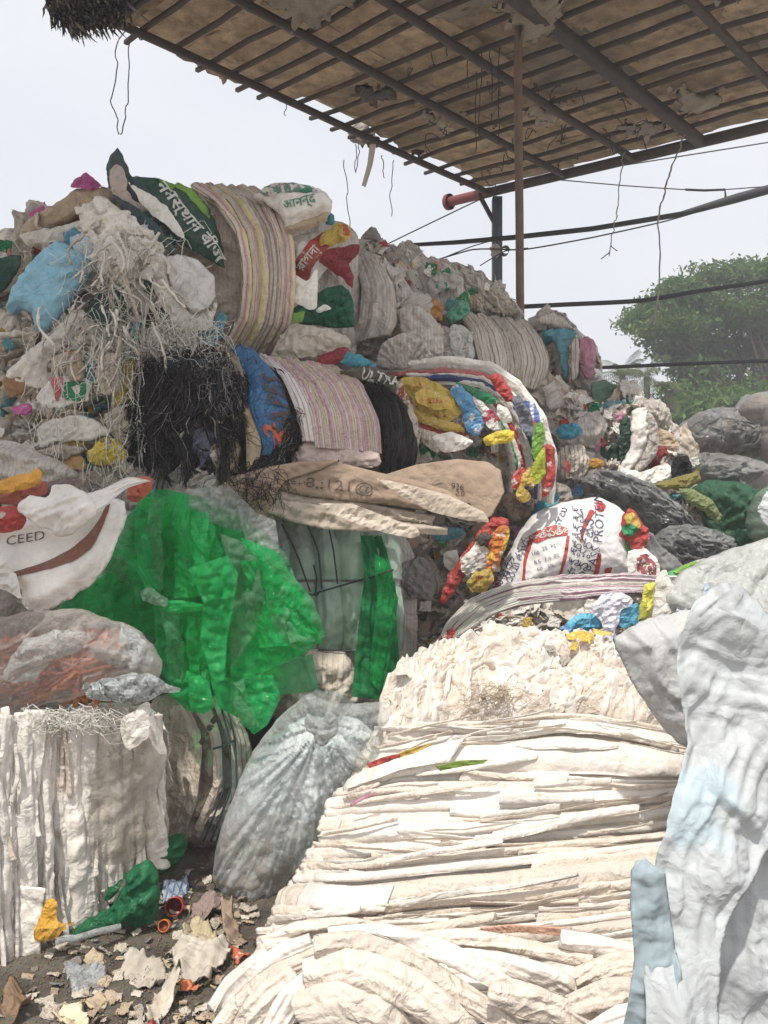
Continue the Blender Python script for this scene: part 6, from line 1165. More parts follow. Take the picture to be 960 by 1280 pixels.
    patch('dark_green_scrap', [(-40, 330), (0, 322), (26, 318), (20, 345), (0, 368), (-40, 372)], 4.2, DGREEN, root, bulge=.05, h=.01, cr=.02, crs=.08)
    patch('dark_green_scrap', [(106, 392), (120, 368), (150, 358), (166, 372), (160, 398), (130, 408)], 4.08, DGREEN, root, bulge=.02, h=.01, cr=.02, crs=.06)  # dark patch standing in for a shaded hole in the tangle
    patch('dark_green_scrap', [(180, 338), (196, 335), (200, 360), (190, 372), (178, 360)], 4.08, DGREEN, root, bulge=.02, h=.01, cr=.02, crs=.06)  # another dark patch in place of a shaded hole
    f = patch('frayed_white_wad', [(96, 262), (112, 250), (140, 252), (166, 268), (196, 298), (212, 328), (206, 352), (180, 345), (160, 352), (132, 348), (114, 330), (104, 300)], 4.05, WHITE, root, bulge=.12, thick=.1, h=.008, cr=.035, crs=.05, pl=[(.02, 18, 60)], rag=.015, lump=(.05, .12))
    scatter(f, 22, [(WHITE, 5), (CREAM2, 1)], (.35, .6), seed=31, jit=.7, pool=RAGS, sink=0)
    patch('white_flap', [(204, 322), (222, 316), (246, 324), (268, 346), (271, 372), (262, 384), (244, 392), (222, 372), (212, 348)], 4.0, cloth('white_plastic', (.66, .65, .63), dirt=.12, rough=.35, crease=.4), root, bulge=.02, smooth=False, thick=.02, h=.007, cr=.04, crs=.18, prof=.3, sm=(.3, .3))
    patch('white_flap', [(190, 340), (206, 340), (216, 372), (240, 394), (262, 388), (272, 378), (262, 410), (238, 412), (214, 400), (198, 376)], 4.05, WHITE, root, bulge=.03, thick=.02, h=.007, cr=.02, crs=.06, pl=(.02, 14, -60))
    patch('blue_scrap', [(246, 425), (262, 405), (276, 390), (284, 400), (272, 430), (258, 440)], 4.2, TEAL2, root, bulge=.03, h=.008, cr=.02, crs=.06)
    patch('white_flap', [(0, 478), (20, 452), (60, 418), (85, 392), (104, 388), (106, 402), (92, 425), (60, 452), (62, 486), (20, 482)], 4.0, CREAM2, root, bulge=.05, thick=.05, h=.008, cr=.02, crs=.07, pl=(.018, 14, 40))
    patch('brown_patch', [(4, 474), (20, 470), (32, 478), (28, 494), (10, 496)], 3.98, cloth('rusty_brown', (.36, .20, .10), dirt=.4), root, bulge=.02, h=.008, cr=.02, crs=.03)
    p = patch('printed_scrap', [(62, 474), (82, 470), (112, 474), (110, 500), (84, 506), (60, 512), (46, 498)], 3.95, PRINTED, root, bulge=.03, h=.007, cr=.014, crs=.06)
    decal(p, 'red_print', [(64, 472), (80, 472), (78, 488), (74, 504), (68, 490)], cloth('pinkish_red_print', (.60, .16, .18), dirt=.2), .005); decal(p, 'green_print', [(82, 478), (108, 477), (107, 500), (90, 502), (80, 498)], GREEN, .005); decal(p, 'white_print', [(90, 484), (100, 482), (104, 488), (98, 494), (94, 490)], PRINTED, .009)
    for o, m, Y, b_ in (([(146, 470), (156, 448), (168, 450), (168, 490), (158, 512), (140, 508)], OLIVE, 3.95, .04), ([(110, 566), (122, 552), (140, 548), (160, 562), (158, 576), (130, 582), (112, 578)], YEL2, 3.9, .05), ([(122, 550), (135, 544), (145, 556), (130, 562)], OLIVE, 3.9, .03), ([(74, 550), (100, 545), (112, 556), (90, 562)], OLIVE, 3.95, .02),
                    ([(76, 568), (100, 570), (112, 584), (100, 590), (82, 584)], cloth('pale_orange', (.62, .38, .16), dirt=.3), 3.95, .02), ([(14, 510), (30, 503), (40, 508), (38, 516), (20, 518)], MAG, 3.98, .02), ([(100, 452), (108, 440), (118, 455), (118, 478), (108, 478)], TEAL2, 3.96, .02),
                    ([(156, 436), (170, 400), (176, 402), (168, 440), (160, 462)], TEAL2, 3.98, .02), ([(64, 446), (84, 440), (86, 462), (66, 468)], BEIGE, 3.94, .03), ([(120, 455), (140, 440), (152, 455), (148, 490), (130, 494), (120, 478)], BEIGE, 3.92, .05), ([(82, 455), (96, 436), (106, 455), (104, 476), (88, 476)], TAN, 3.92, .05),
                    ([(102, 590), (130, 586), (165, 590), (140, 600), (110, 600)], ORNG2, 3.95, .02), ([(45, 535), (70, 522), (110, 520), (140, 540), (112, 552), (70, 552), (50, 562)], WHITE, 3.92, .05), ([(46, 562), (80, 556), (110, 560), (80, 575), (52, 570)], BEIGE, 3.93, .04), ([(130, 518), (160, 505), (168, 530), (162, 560), (140, 545)], BEIGE, 3.92, .05)):
        patch('stuffed_sack', o, Y, m, root, bulge=b_, h=.007, cr=.018, crs=.06, pl=(.012, 16, 30))
    ls = []; r = random.Random(6)
    for k in range(170):
        x = r.gauss(150, 42); y = r.uniform(290, 470); Y = 3.88 + r.uniform(0, .08)
        L = r.uniform(10, 70); an = r.gauss(-1.4, .8); ls.append(wobble(W(x, y, Y), W(x + L * math.cos(an), y - L * math.sin(an), Y + r.uniform(-.05, .05)), 9, .11, k))
    for k in range(90):
        x = r.uniform(30, 172); y = r.uniform(400, 590); Y = 3.84; L = r.uniform(15, 90); ls.append(wobble(W(x, y, Y), W(x + r.uniform(-18, 18), y + L, Y + r.uniform(-.03, .05)), 9, .09, k + 900))
    for k in range(90):
        x = r.uniform(190, 270); y = r.uniform(400, 440); ls.append(wobble(W(x, y, 3.95), W(x + r.uniform(-30, 40), y + r.uniform(-5, 25), 3.9), 9, .12, k + 1900))
    for k in range(55):     # frayed flat strips
        x = r.gauss(150, 34); y = r.uniform(285, 430); L = r.uniform(15, 60); w_ = r.uniform(1.2, 3.0); dx = r.uniform(-36, 36); Y = r.uniform(3.80, 3.92); c = r.uniform(-12, 12)
        A = [(x + dx * t + c * math.sin(3.1 * t), y + L * t, Y + .05 * t) for t in (0, .25, .5, .75, 1)]; B = [(a + w_, b + r.uniform(-1, 1), z + .01) for a, b, z in A]
        band('frayed_strip', A, B, r.choice([WHITE, WHITE, CREAM2, BEIGE]), root, 3, 22, .003, (.002, 30), seed=k, fl=(.02, .06))
    tube_obj('loose_threads', ls, .0017, FIBW, root, 3, 'stuff')
    ls = [wobble(W(x, 360 + r.uniform(-10, 20), 3.86), W(x + r.uniform(-5, 5), 590, 3.86), 14, .06, int(x)) for x in (135, 142, 152, 172, 178, 158)]
    tube_obj('baling_twine', ls, .003, FIBG, root, 4)
top_bale()

# ------------------------------------------------------------------ sacks right of the ribbed fold
def top_sacks():
    s = T('printed_sack', 'white sack with faded green print lying on top just right of the ribbed fold', 'sack', [(318, 246), (332, 234), (352, 228), (380, 230), (404, 240), (416, 250), (412, 266), (395, 276), (372, 288), (358, 290), (352, 272), (340, 258)], 4.45, PRINTED, bulge=.10, thick=.12, h=.008, cr=.014, crs=.1, pl=(.02, 7, 20), sm=(.5, .4), text=1)
    decal(s, 'green_print', [(325, 244), (340, 232), (360, 230), (385, 234), (398, 243), (380, 248), (360, 246), (340, 250)], cloth('faded_green_print', (.16, .26, .22), dirt=.4, blot=[(26, .5, (.66, .62, .58))]), .005); text_on(s, 'आनन्द', 376, 260, .07, 12, INK_G, .008, bold=.001); decal(s, 'round_print', [(374, 242), (382, 238), (392, 242), (390, 248), (378, 248)], INK_G, .009)
    T('tan_sack', 'smooth tan sack fold under the green-printed white sack', 'sack', [(356, 286), (372, 278), (402, 268), (412, 262), (408, 276), (390, 286), (362, 291)], 4.42, TAN, bulge=.05, thick=.06, h=.008, cr=.008, crs=.1)
    T('blue_sack', 'dark blue scrap beside the tan fold', 'sack', [(404, 272), (410, 264), (418, 270), (416, 280), (408, 280)], 4.5, TEAL, bulge=.03, thick=.04, h=.008, cr=.01)
    f = T('sack_stack', 'mixed stack of white sacks behind the red and green sacks right of the ribbed fold', 'sacks', [(350, 286), (420, 275), (445, 290), (450, 330), (445, 445), (400, 455), (345, 455), (340, 340)], 4.85, GREYB, bulge=.1, thick=.5, h=.015, cr=.03, crs=.12)
    w = T('wrapper', 'white sack panel with a red diagonal band of white lettering', 'sack', [(360, 298), (385, 292), (410, 290), (420, 302), (418, 325), (396, 352), (366, 342), (360, 320)], 4.55, PRINTED, bulge=.05, thick=.05, h=.007, cr=.01, crs=.08, sm=(.4, .3), text=1)
    decal(w, 'red_band', [(366, 340), (372, 325), (386, 306), (404, 290), (414, 290), (416, 306), (402, 322), (390, 338), (384, 352)], RED, .005); text_on(w, 'রাগদা', 386, 325, .07, 50, INK_W, .009, bold=.001)
    T('yellow_wrapper', 'yellow printed wrapper roll above the maroon sack', 'wrapper', [(400, 300), (404, 288), (414, 286), (418, 280), (434, 282), (440, 294), (434, 302), (416, 306), (402, 308)], 4.5, YEL, bulge=.05, thick=.05, h=.007, cr=.014, crs=.05)
    m = T('maroon_sack', 'maroon sack folded to a point right of the white-lettered red band', 'sack', [(398, 324), (410, 312), (432, 306), (450, 305), (446, 320), (436, 330), (442, 345), (440, 360), (428, 348), (412, 336)], 4.45, MAROON, bulge=.05, thick=.05, h=.007, cr=.014, crs=.08, pl=(.012, 10, -30))
    T('white_sack', 'white panel hanging between the red-banded sack and the dark green cloth', 'sack', [(366, 340), (384, 352), (396, 334), (398, 362), (396, 384), (386, 388), (368, 376)], 4.42, PRINTED, bulge=.03, thick=.03, h=.008, cr=.012, crs=.08, pl=(.008, 10, 80))
    T('green_cloth', 'dark green cloth folds under the maroon sack', 'cloth', [(366, 384), (380, 376), (398, 366), (420, 356), (436, 362), (442, 380), (442, 408), (420, 410), (384, 405), (366, 402)], 4.45, GREEN2, bulge=.05, thick=.08, h=.007, cr=.014, crs=.08, pl=[(.02, 10, 25)])
    T('green_scrap', 'small bright green plastic corner beside the dark green cloth', 'plastic scrap', [(366, 392), (382, 388), (378, 404), (366, 404)], 4.33, LGREEN, bulge=.02, thick=.03, h=.007, cr=.01)
    T('white_scrap', 'small white triangle on the dark green cloth', 'scrap', [(392, 388), (406, 380), (414, 386), (398, 392)], 4.32, PRINTED, bulge=.02, thick=.02, h=.006, cr=.006)
    T('cream_sack', 'cream sack with a thin green stripe under the dark green cloth', 'sack', [(346, 425), (366, 405), (400, 408), (432, 418), (440, 428), (425, 440), (380, 448), (340, 447)], 4.38, CREAM2S, bulge=.05, thick=.06, h=.008, cr=.014, crs=.09, pl=(.014, 9, -8))
    T('red_sack', 'dark red scrap below the cream green-striped sack', 'sack', [(395, 448), (410, 440), (432, 434), (440, 442), (425, 455), (400, 458)], 4.35, MAROON, bulge=.04, thick=.05, h=.007, cr=.015, crs=.05)
    T('dark_scrap', 'dark grey scrap between the dark red scrap and the olive lettered sack', 'scrap', [(424, 452), (436, 440), (455, 446), (470, 458), (450, 462)], 4.34, TEAL, bulge=.03, thick=.05, h=.008, cr=.015, crs=.05)
GREEN2 = cloth('bottle_green_cloth', (.015, .11, .06), dirt=.25, dcol=(.1, .13, .1)); CREAM2S = cloth('cream_sack_green_stripe', (.60, .54, .46), dirt=.3, stripes=[(.30, .07, (.22, .38, .06), 1)])
top_sacks()

# ------------------------------------------------------------------ grey bales of the middle distance
def grey_bales():
    a = thing('grey_bale', tuple(W(480, 460, 5.2)), 'grey beige bale of folded sack ends below the maroon sack', 'bale')
    s = patch('bale_core', [(440, 320), (470, 318), (500, 340), (520, 370), (545, 400), (548, 455), (500, 462), (450, 455), (432, 440), (438, 390)], 5.05, GREYB, a, bulge=.2, thick=.4, h=.013, cr=.04, crs=.12, pl=[(.05, 7, 75)])
    fold_strips(s, 60, [(GREYB, 5), (BEIGE, 2)], None, 70, 22, (.2, .5), (.015, .04), (.012, .035), 3, lift=.02)
    band('folded_sack', [(442, 322, 4.9), (452, 360, 4.8), (448, 400, 4.78), (436, 430, 4.85)], [(470, 320, 4.95), (492, 355, 4.8), (496, 400, 4.75), (488, 420, 4.75)], GREYB, a, 40, 60, .05, (.03, 12), bulge=.05, cr=.02)
    scatter(s, 40, [(GREYB, 6), (BEIGE, 3), (WHITE, .7)], (.6, 1.1), seed=41, region=[(436, 395), (548, 395), (548, 462), (440, 462)], pool=RAGS + FLAPS, ang=60, angj=2.0, jit=.5, stretch=(.9, 1.3))
    patch('folded_sack', [(498, 388), (520, 380), (545, 402), (556, 440), (530, 452), (505, 440)], 4.75, GREYB, a, bulge=.06, thick=.1, h=.01, cr=.02, crs=.12, pl=(.02, 9, -40))
    patch('fold_fan', [(470, 458), (480, 428), (505, 415), (530, 425), (545, 455), (510, 462)], 4.7, GREYB, a, bulge=.05, thick=.1, h=.009, cr=.01, rad=(.03, 8, 505, 465))
    b = thing('grey_bale', tuple(W(560, 400, 5.9)), 'long grey sack bale forming the skyline between the maroon sack and the wooden pole', 'bale')
    s = patch('bale_core', [(448, 325), (452, 308), (466, 300), (482, 312), (500, 308), (530, 322), (560, 330), (585, 336), (606, 344), (628, 362), (648, 384), (655, 400), (600, 402), (540, 410), (470, 360)], 5.9, GREYB, b, bulge=.22, thick=.6, h=.014, cr=.04, crs=.16, pl=[(.035, 6, -60)], rag=.02)
    fold_strips(s, 130, [(GREYB, 5), (GREYD, 1), (BEIGE, 3), (WHITE, 1)], None, -55, 16, (.25, .7), (.02, .05), (.015, .04), 4, lift=.03)
    scatter(s, 26, SCRAP2, (.25, .5), seed=45, jit=.5, pool=FLATS, sink=-.45, name='wrapper_scrap', mind=.1)
    K = [(468, 312, 520, 380), (492, 312, 536, 390), (512, 318, 552, 395), (530, 322, 568, 392)]
    for i, (x0, y0, x1, y1) in enumerate(K):
        band('folded_sack', [(x0, y0, 5.75), ((x0 + x1) / 2 + 6, (y0 + y1) / 2 - 12, 5.6), (x1 - 4, y1, 5.6)], [(x0 + 24, y0 + 6, 5.78), ((x0 + x1) / 2 + 30, (y0 + y1) / 2 - 8, 5.62), (x1 + 18, y1, 5.6)], GREYB, b, 24, 50, .05, (.02, 10), bulge=.04, cr=.015)
    patch('printed_sack', [(534, 352), (548, 342), (570, 340), (578, 352), (566, 362), (548, 366), (540, 375)], 5.5, PRNT_G, b, bulge=.05, h=.01, cr=.02, crs=.1)
    scatter(s, 22, [(GREYB, 5), (GREYD, 2), (BEIGE, 2)], (.5, .95), seed=43, region=[(570, 350), (605, 352), (645, 385), (650, 400), (590, 400)], jit=.3, mind=.12, ang=-50, angj=1.0, stretch=(.8, 1.4))
    scatter(s, 14, [(GREYB, 5), (GREYD, 2)], (.5, 1.0), seed=44, region=[(448, 300), (500, 300), (520, 330), (450, 335)], jit=.6)
    T('green_scrap', 'green printed scrap at the top of the long grey skyline bale near the maroon sack', 'scrap', [(452, 328), (462, 322), (478, 332), (474, 342), (460, 336)], 5.2, cloth('green_scrap', (.08, .25, .13), dirt=.4), bulge=.03, thick=.03, h=.01, cr=.02, crs=.05)
    T('orange_wad', 'orange and brown crumpled wad in front of the skyline bale', 'plastic wad', [(514, 390), (524, 376), (535, 372), (548, 378), (555, 388), (552, 400), (535, 408), (520, 404)], 5.3, cloth('orange_brown_wad', (.50, .24, .06), dirt=.4, blot=[(14, .55, (.12, .08, .05))]), bulge=.07, thick=.08, h=.009, cr=.06, crs=.05, rag=.02)
    T('yellow_scrap', 'mustard yellow strip hanging left of the orange wad', 'plastic scrap', [(482, 350), (490, 358), (502, 380), (508, 402), (498, 402), (490, 380)], 5.1, OLIVE, bulge=.03, thick=.03, h=.009, cr=.02, crs=.06)
    T('green_bag', 'pale sea-green plastic wad right of the orange wad', 'plastic bag', [(555, 396), (566, 382), (574, 374), (584, 378), (588, 388), (580, 398), (564, 404)], 5.3, cloth('sea_green_bag', (.12, .38, .25), dirt=.2, rough=.3), bulge=.06, thick=.08, h=.008, cr=.03, crs=.06)
    T('white_box', 'flat white sack corner with pink print under the orange wad', 'sack', [(540, 416), (546, 408), (560, 410), (562, 440), (546, 444), (536, 432)], 5.15, cloth('pale_pink_white', (.56, .50, .48), dirt=.3, stripes=[(.03, .2, (.5, .25, .27), 1)]), bulge=.03, thick=.05, h=.01, cr=.01)
    T('white_fold', 'white folded sack pieces left of the ribbed grey roll', 'sack', [(562, 410), (574, 405), (590, 415), (592, 448), (575, 450), (565, 440)], 5.1, cloth('greyed_white', (.54, .53, .51), dirt=.25), bulge=.04, thick=.06, h=.01, cr=.02, pl=(.02, 12, 70))
    T('green_scrap', 'green-white striped scrap between the flat white corner and the white folded pieces', 'scrap', [(556, 414), (566, 408), (576, 412), (566, 444), (556, 444)], 5.12, PRNT_G, bulge=.02, thick=.03, h=.01, cr=.01)
    c = thing('ribbed_roll', tuple(W(630, 490, 5.6)), 'grey ribbed roll of sacks below the foot of the wooden pole', 'bale')
    A = [(576, 393, 5.6), (590, 415, 5.42), (598, 445, 5.32), (602, 475, 5.32)]; B = [(655, 402, 5.95), (676, 425, 5.8), (684, 455, 5.7), (674, 488, 5.68)]
    def lerp(q): return [tuple(x * (1 - q) + y * q for x, y in zip(p, s)) for p, s in zip(A, B)]
    for k in range(5): band('ribbed_fold', lerp(k / 5), lerp((k + 1.12) / 5), RIBBED, c, 24, 60, .05, (.01, 20), bulge=.03, seed=k + 60)
    patch('bale_core', [(580, 400), (650, 405), (678, 440), (670, 490), (600, 480)], 5.9, GREYD, c, bulge=.08, thick=.4, h=.04)
    d = thing('mixed_bale', tuple(W(710, 500, 6.2)), 'mixed bale with teal and pink cloth right of the pole foot', 'bale')
    s = patch('bale_core', [(664, 400), (690, 388), (705, 392), (720, 410), (745, 430), (755, 470), (745, 510), (700, 520), (670, 490), (680, 440)], 6.1, GREYB, d, bulge=.15, thick=.5, h=.018, cr=.05, crs=.15)
    fold_strips(s, 50, [(GREYB, 5), (GREYD, 2), (BEIGE, 2)], None, 60, 40, (.15, .4), (.03, .06), (.02, .06), 5)
    patch('grey_sack', [(664, 402), (676, 394), (692, 390), (704, 398), (716, 410), (700, 412), (680, 406)], 5.85, GREYB, d, bulge=.07, h=.012, cr=.02, crs=.12)
    patch('teal_cloth', [(680, 414), (700, 410), (720, 414), (718, 430), (710, 448), (712, 468), (704, 472), (700, 450), (694, 428)], 5.75, TEAL2, d, bulge=.04, h=.012, cr=.02, crs=.1, pl=(.02, 8, 70))
    patch('pink_cloth', [(722, 426), (735, 420), (744, 428), (745, 450), (740, 475), (728, 468), (722, 450)], 5.75, PINK, d, bulge=.06, h=.012, cr=.03, crs=.1, pl=(.02, 12, 80))
    patch('ribbed_sack', [(712, 432), (720, 420), (726, 440), (722, 470), (712, 478)], 5.7, RIBBED, d, bulge=.04, h=.012, cr=.02, pl=(.02, 12, 80))
    patch('white_sack', [(738, 460), (750, 462), (758, 475), (754, 482), (742, 478)], 5.9, PRINTED, d, bulge=.04, h=.012, cr=.01)
    patch('green_sack', [(738, 482), (755, 474), (790, 492), (792, 505), (760, 514), (742, 512)], 5.7, cloth('faded_green_sack', (.12, .22, .15), dirt=.4), d, bulge=.05, h=.012, cr=.02, pl=(.02, 8, 60))
    scatter(s, 34, [(GREYB, 4), (GREYD, 3), (BEIGE, 2), (TEAL, .4)], (.8, 1.4), seed=47, region=[(662, 400), (700, 410), (712, 470), (750, 490), (745, 515), (680, 515), (676, 440)], jit=.5, sink=-.05)
grey_bales()

# ------------------------------------------------------------------ bale of many-coloured wrappers
def colour_bale():
    root = thing('wrapper_bale', tuple(W(600, 640, 4.9)), 'bale of many-coloured printed wrappers curving round at its right end', 'bale')
    core = patch('bale_core', [(425, 470), (500, 458), (560, 450), (615, 458), (655, 485), (682, 525), (695, 570), (690, 612), (665, 638), (640, 625), (620, 590), (540, 590), (505, 560)], 5.0, MULTI, root, bulge=.22, thick=.5, h=.012, cr=.05, crs=.1, pl=(.03, 10, 20))
    fold_strips(core, 90, [(WHITE, 4), (GREYB, 3), (BEIGE, 2), (RED, .8), (YEL, .6), (GREEN, .5), (SKY_B, .4), (MULTI, 3)], None, -25, 35, (.12, .35), (.015, .035), (.02, .05), 6, 'wrapper_edge')
    arcs = [(0, WHITE), (7, GREYB), (12, MAROON2), (17, WHITE), (23, cloth('navy_print', (.05, .06, .18), dirt=.3)), (27, WHITE), (33, GREYB), (39, RED), (43, WHITE), (49, GREEN), (53, GREYB)]
    base = [(430, 462), (500, 450), (560, 446), (612, 452), (652, 478), (682, 522), (697, 575), (692, 630)]; cen = np.array([560, 590])
    for k, (d, m) in enumerate(arcs):
        def off(e): return [tuple(np.array(p) + (cen - np.array(p)) / np.linalg.norm(cen - np.array(p)) * e) for p in base]
        i0 = 0 if k < 3 else (1 if k < 6 else 3); A = off(d); B = off(d + (9 if k < 3 else 7)); yy = [4.85, 4.72, 4.62, 4.55, 4.5, 4.48, 4.5, 4.6]
        band('wrapper_fold', [(a[0], a[1], y) for a, y in zip(A, yy)][i0:], [(b[0], b[1], y - .015) for b, y in zip(B, yy)][i0:], m, root, 10, 110, .03, (.01, 22), bulge=.015, cr=.01, crs=.07, seed=k + 80, fl=(.02, .12))
    P_ = [('wrapper', [(497, 478), (508, 470), (530, 472), (552, 480), (572, 496), (578, 516), (560, 528), (530, 522), (512, 512), (515, 498), (500, 490)], YEL, 4.42, .04),
          ('wrapper', [(498, 505), (520, 512), (550, 524), (575, 530), (582, 540), (560, 540), (530, 530), (505, 520)], YEL, 4.40, .03),
          ('wrapper', [(524, 528), (560, 532), (584, 542), (592, 552), (560, 548), (530, 538)], RED, 4.42, .02),
          ('wrapper', [(562, 488), (574, 480), (588, 492), (602, 512), (600, 530), (590, 536), (580, 518)], SKY_B, 4.40, .04),
          ('wrapper', [(578, 520), (596, 512), (606, 530), (598, 545), (584, 540)], SKY_B, 4.37, .03),
          ('wrapper', [(568, 478), (585, 482), (612, 492), (626, 502), (610, 506), (590, 500)], GREEN, 4.42, .03),
          ('wrapper', [(612, 470), (622, 466), (636, 482), (644, 500), (632, 502), (620, 488)], RED, 4.40, .03),
          ('wrapper', [(590, 495), (606, 505), (622, 520), (628, 540), (612, 536), (600, 515)], cloth('red_blue_print', (.40, .06, .10), dirt=.2, blot=[(16, .5, (.7, .66, .62))]), 4.38, .03),
          ('wrapper', [(540, 546), (565, 540), (592, 552), (580, 562), (555, 566)], WHITE, 4.36, .03), ('wrapper', [(524, 535), (550, 542), (560, 558), (545, 565), (528, 552)], BEIGE, 4.38, .04),
          ('wrapper', [(604, 548), (625, 538), (642, 540), (640, 552), (620, 556), (608, 558)], YEL2, 4.34, .03), ('wrapper', [(622, 505), (634, 510), (640, 525), (632, 530), (622, 520)], WHITE, 4.34, .03),
          ('wrapper', [(640, 500), (650, 495), (664, 520), (668, 545), (655, 540)], cloth('grey_navy', (.16, .17, .22), dirt=.3), 4.36, .02),
          ('wrapper', [(655, 500), (668, 505), (680, 525), (676, 532), (662, 520)], cloth('blue_white', (.14, .2, .5), dirt=.2, stripes=[(.05, .4, (.7, .7, .7), 0)]), 4.36, .02),
          ('wrapper', [(668, 530), (676, 524), (682, 545), (676, 565), (668, 575), (664, 562)], LGREEN, 4.35, .03), ('wrapper', [(668, 575), (680, 560), (682, 590), (672, 605), (660, 600)], cloth('lime_yellow', (.42, .48, .05), dirt=.2), 4.35, .03),
          ('wrapper', [(682, 555), (694, 562), (694, 600), (684, 620), (676, 622), (684, 590)], RED, 4.38, .03), ('wrapper', [(655, 590), (664, 582), (668, 605), (660, 630), (646, 622), (648, 605)], YEL, 4.35, .03),
          ('wrapper', [(640, 596), (652, 582), (658, 590), (648, 608), (642, 612)], RED, 4.35, .02), ('wrapper', [(652, 602), (662, 594), (668, 615), (664, 634), (652, 632)], INKD2, 4.36, .02)]
    for nm, o, m, Y, b in P_: patch(nm, o, Y, m, root, bulge=b, thick=.03, h=.007, cr=.016, crs=.06, pl=(.012, 14, -30), rag=.004)
    scatter(core, 70, [(WHITE, 4), (BEIGE, 3), (GREYB, 2), (YEL2, .7), (RED, .8), (GREEN, .4), (YEL, .5), (DARK, .8)], (.35, .7), seed=51, region=[(510, 535), (560, 535), (650, 540), (655, 600), (620, 600), (540, 590), (512, 570)], jit=.6, sink=-.02)
    scatter(core, 90, SCRAP2, (.15, .4), seed=53, jit=.5, pool=FLATS, sink=-.45, name='wrapper_scrap', region=[(500, 465), (640, 480), (680, 540), (675, 610), (620, 600), (530, 580), (505, 520)])
    scatter(core, 30, [(WHITE, 4), (GREYB, 2), (RED, .8), (PINK, .5)], (.5, .8), seed=52, region=[(430, 462), (600, 455), (640, 480), (560, 480), (480, 470)], ang=-5, angj=.8, jit=.3, pool=FLATS, stretch=(1.6, .5))
    text_on(patch('lettered_wrapper', [(520, 492), (530, 486), (562, 496), (566, 510), (545, 512), (522, 505)], 4.35, YEL, root, bulge=.015, thick=.01, h=.008, cr=.006), 'JEERA', 544, 502, .035, 0, INK_R, .006)
MAROON2 = cloth('pinkish_red', (.52, .16, .15), dirt=.3); INKD2 = cloth('near_black_print', (.06, .05, .06), dirt=.3)
colour_bale()
# ------------------------------------------------------------------ dark mixed bale in the gap, protein sack, striped bundle
SCRAPS = [(RED, 2), (YEL, 2), (GREEN, 1.5), (SKY_B, 1.2), (PRINTED, 4), (WHITE, 4), (TEAL2, 1), (MULTI, 4), (ORANGE, .8), (PINK, .8), (BEIGE, 3), (LGREEN, .6), (MAROON, 1)]
def gap_bale():
    root = thing('mixed_bale', tuple(W(550, 850, 5.0)), 'shaded bale of mixed grey rags in the gap between brown paper and cream bale', 'bale')
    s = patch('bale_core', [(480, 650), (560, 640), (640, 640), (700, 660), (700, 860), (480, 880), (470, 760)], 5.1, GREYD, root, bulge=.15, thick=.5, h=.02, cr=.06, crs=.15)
    scatter(s, 110, [(GREYD, 5), (BEIGE, 3), (GREYB, 3), (DARK, 1), (WHITE, .8), (TEAL2, .5), (BROWNP, .6)], (.6, 1.1), seed=61, jit=.6, region=[(485, 655), (640, 640), (640, 830), (490, 870)], sink=0)
    fold_strips(s, 110, [(GREYD, 5), (BEIGE, 2), (GREYB, 3), (DARK, 1)], [(485, 655), (660, 640), (660, 830), (490, 870)], 20, 50, (.12, .35), (.02, .05), (.02, .06), 6, lift=.02)
    scatter(s, 60, SCRAPS, (.18, .42), seed=62, jit=.6, pool=FLATS, region=[(485, 655), (680, 640), (680, 830), (490, 870)], sink=-.45, name='wrapper_scrap')
    patch('blue_scrap', [(540, 668), (560, 660), (580, 662), (575, 672), (552, 678)], 4.75, TEAL2, root, bulge=.03, thick=.03, h=.01, cr=.02)
    patch('white_scrap', [(556, 690), (572, 688), (574, 706), (562, 714), (554, 702)], 4.7, WHITE, root, bulge=.03, thick=.05, h=.01, cr=.02)
    patch('grey_film', [(502, 705), (530, 695), (545, 720), (540, 750), (515, 748), (502, 730)], 4.72, cloth('shaded_grey_film', (.34, .32, .31), dirt=.3, rough=.35), root, bulge=.04, thick=.05, h=.01, cr=.03, crs=.08)
gap_bale()
def wrapper_heap():
    root = thing('wrapper_heap', tuple(W(600, 745, 4.6)), 'red, orange and yellow printed wrappers wedged left of the protein feed sack', 'wrappers')
    for nm, o, m, Y, b in (('red_wrapper', [(548, 752), (560, 720), (580, 690), (600, 662), (618, 646), (636, 648), (632, 665), (605, 685), (585, 712), (566, 745), (556, 754)], RED, 4.55, .04),
                           ('orange_wrapper', [(604, 712), (610, 685), (620, 662), (634, 655), (636, 672), (628, 695), (618, 716)], cloth('orange_print', (.66, .22, .05), dirt=.3, blot=[(12, .55, (.75, .5, .08)), (15, .6, (.8, .7, .6))]), 4.5, .04),
                           ('grey_wad', [(578, 716), (586, 690), (604, 680), (615, 692), (608, 712), (592, 722)], GREYB, 4.5, .05), ('white_wrapper', [(576, 700), (600, 672), (612, 668), (598, 694), (582, 716), (576, 714)], WHITE, 4.48, .03),
                           ('yellow_wrapper', [(584, 728), (594, 714), (612, 712), (617, 725), (606, 740), (590, 742)], YEL, 4.45, .05), ('dark_wrapper', [(592, 674), (606, 664), (614, 672), (604, 682)], DARK, 4.46, .03),
                           ('red_wrapper', [(546, 806), (556, 790), (572, 780), (594, 782), (590, 796), (570, 810), (552, 816)], RED, 4.15, .04), ('white_scrap', [(560, 810), (590, 790), (620, 785), (610, 800), (580, 814)], CREAM2, 4.13, .03)):
        patch(nm, o, Y, m, root, bulge=b, thick=.05, h=.008, cr=.022, crs=.06)
wrapper_heap()
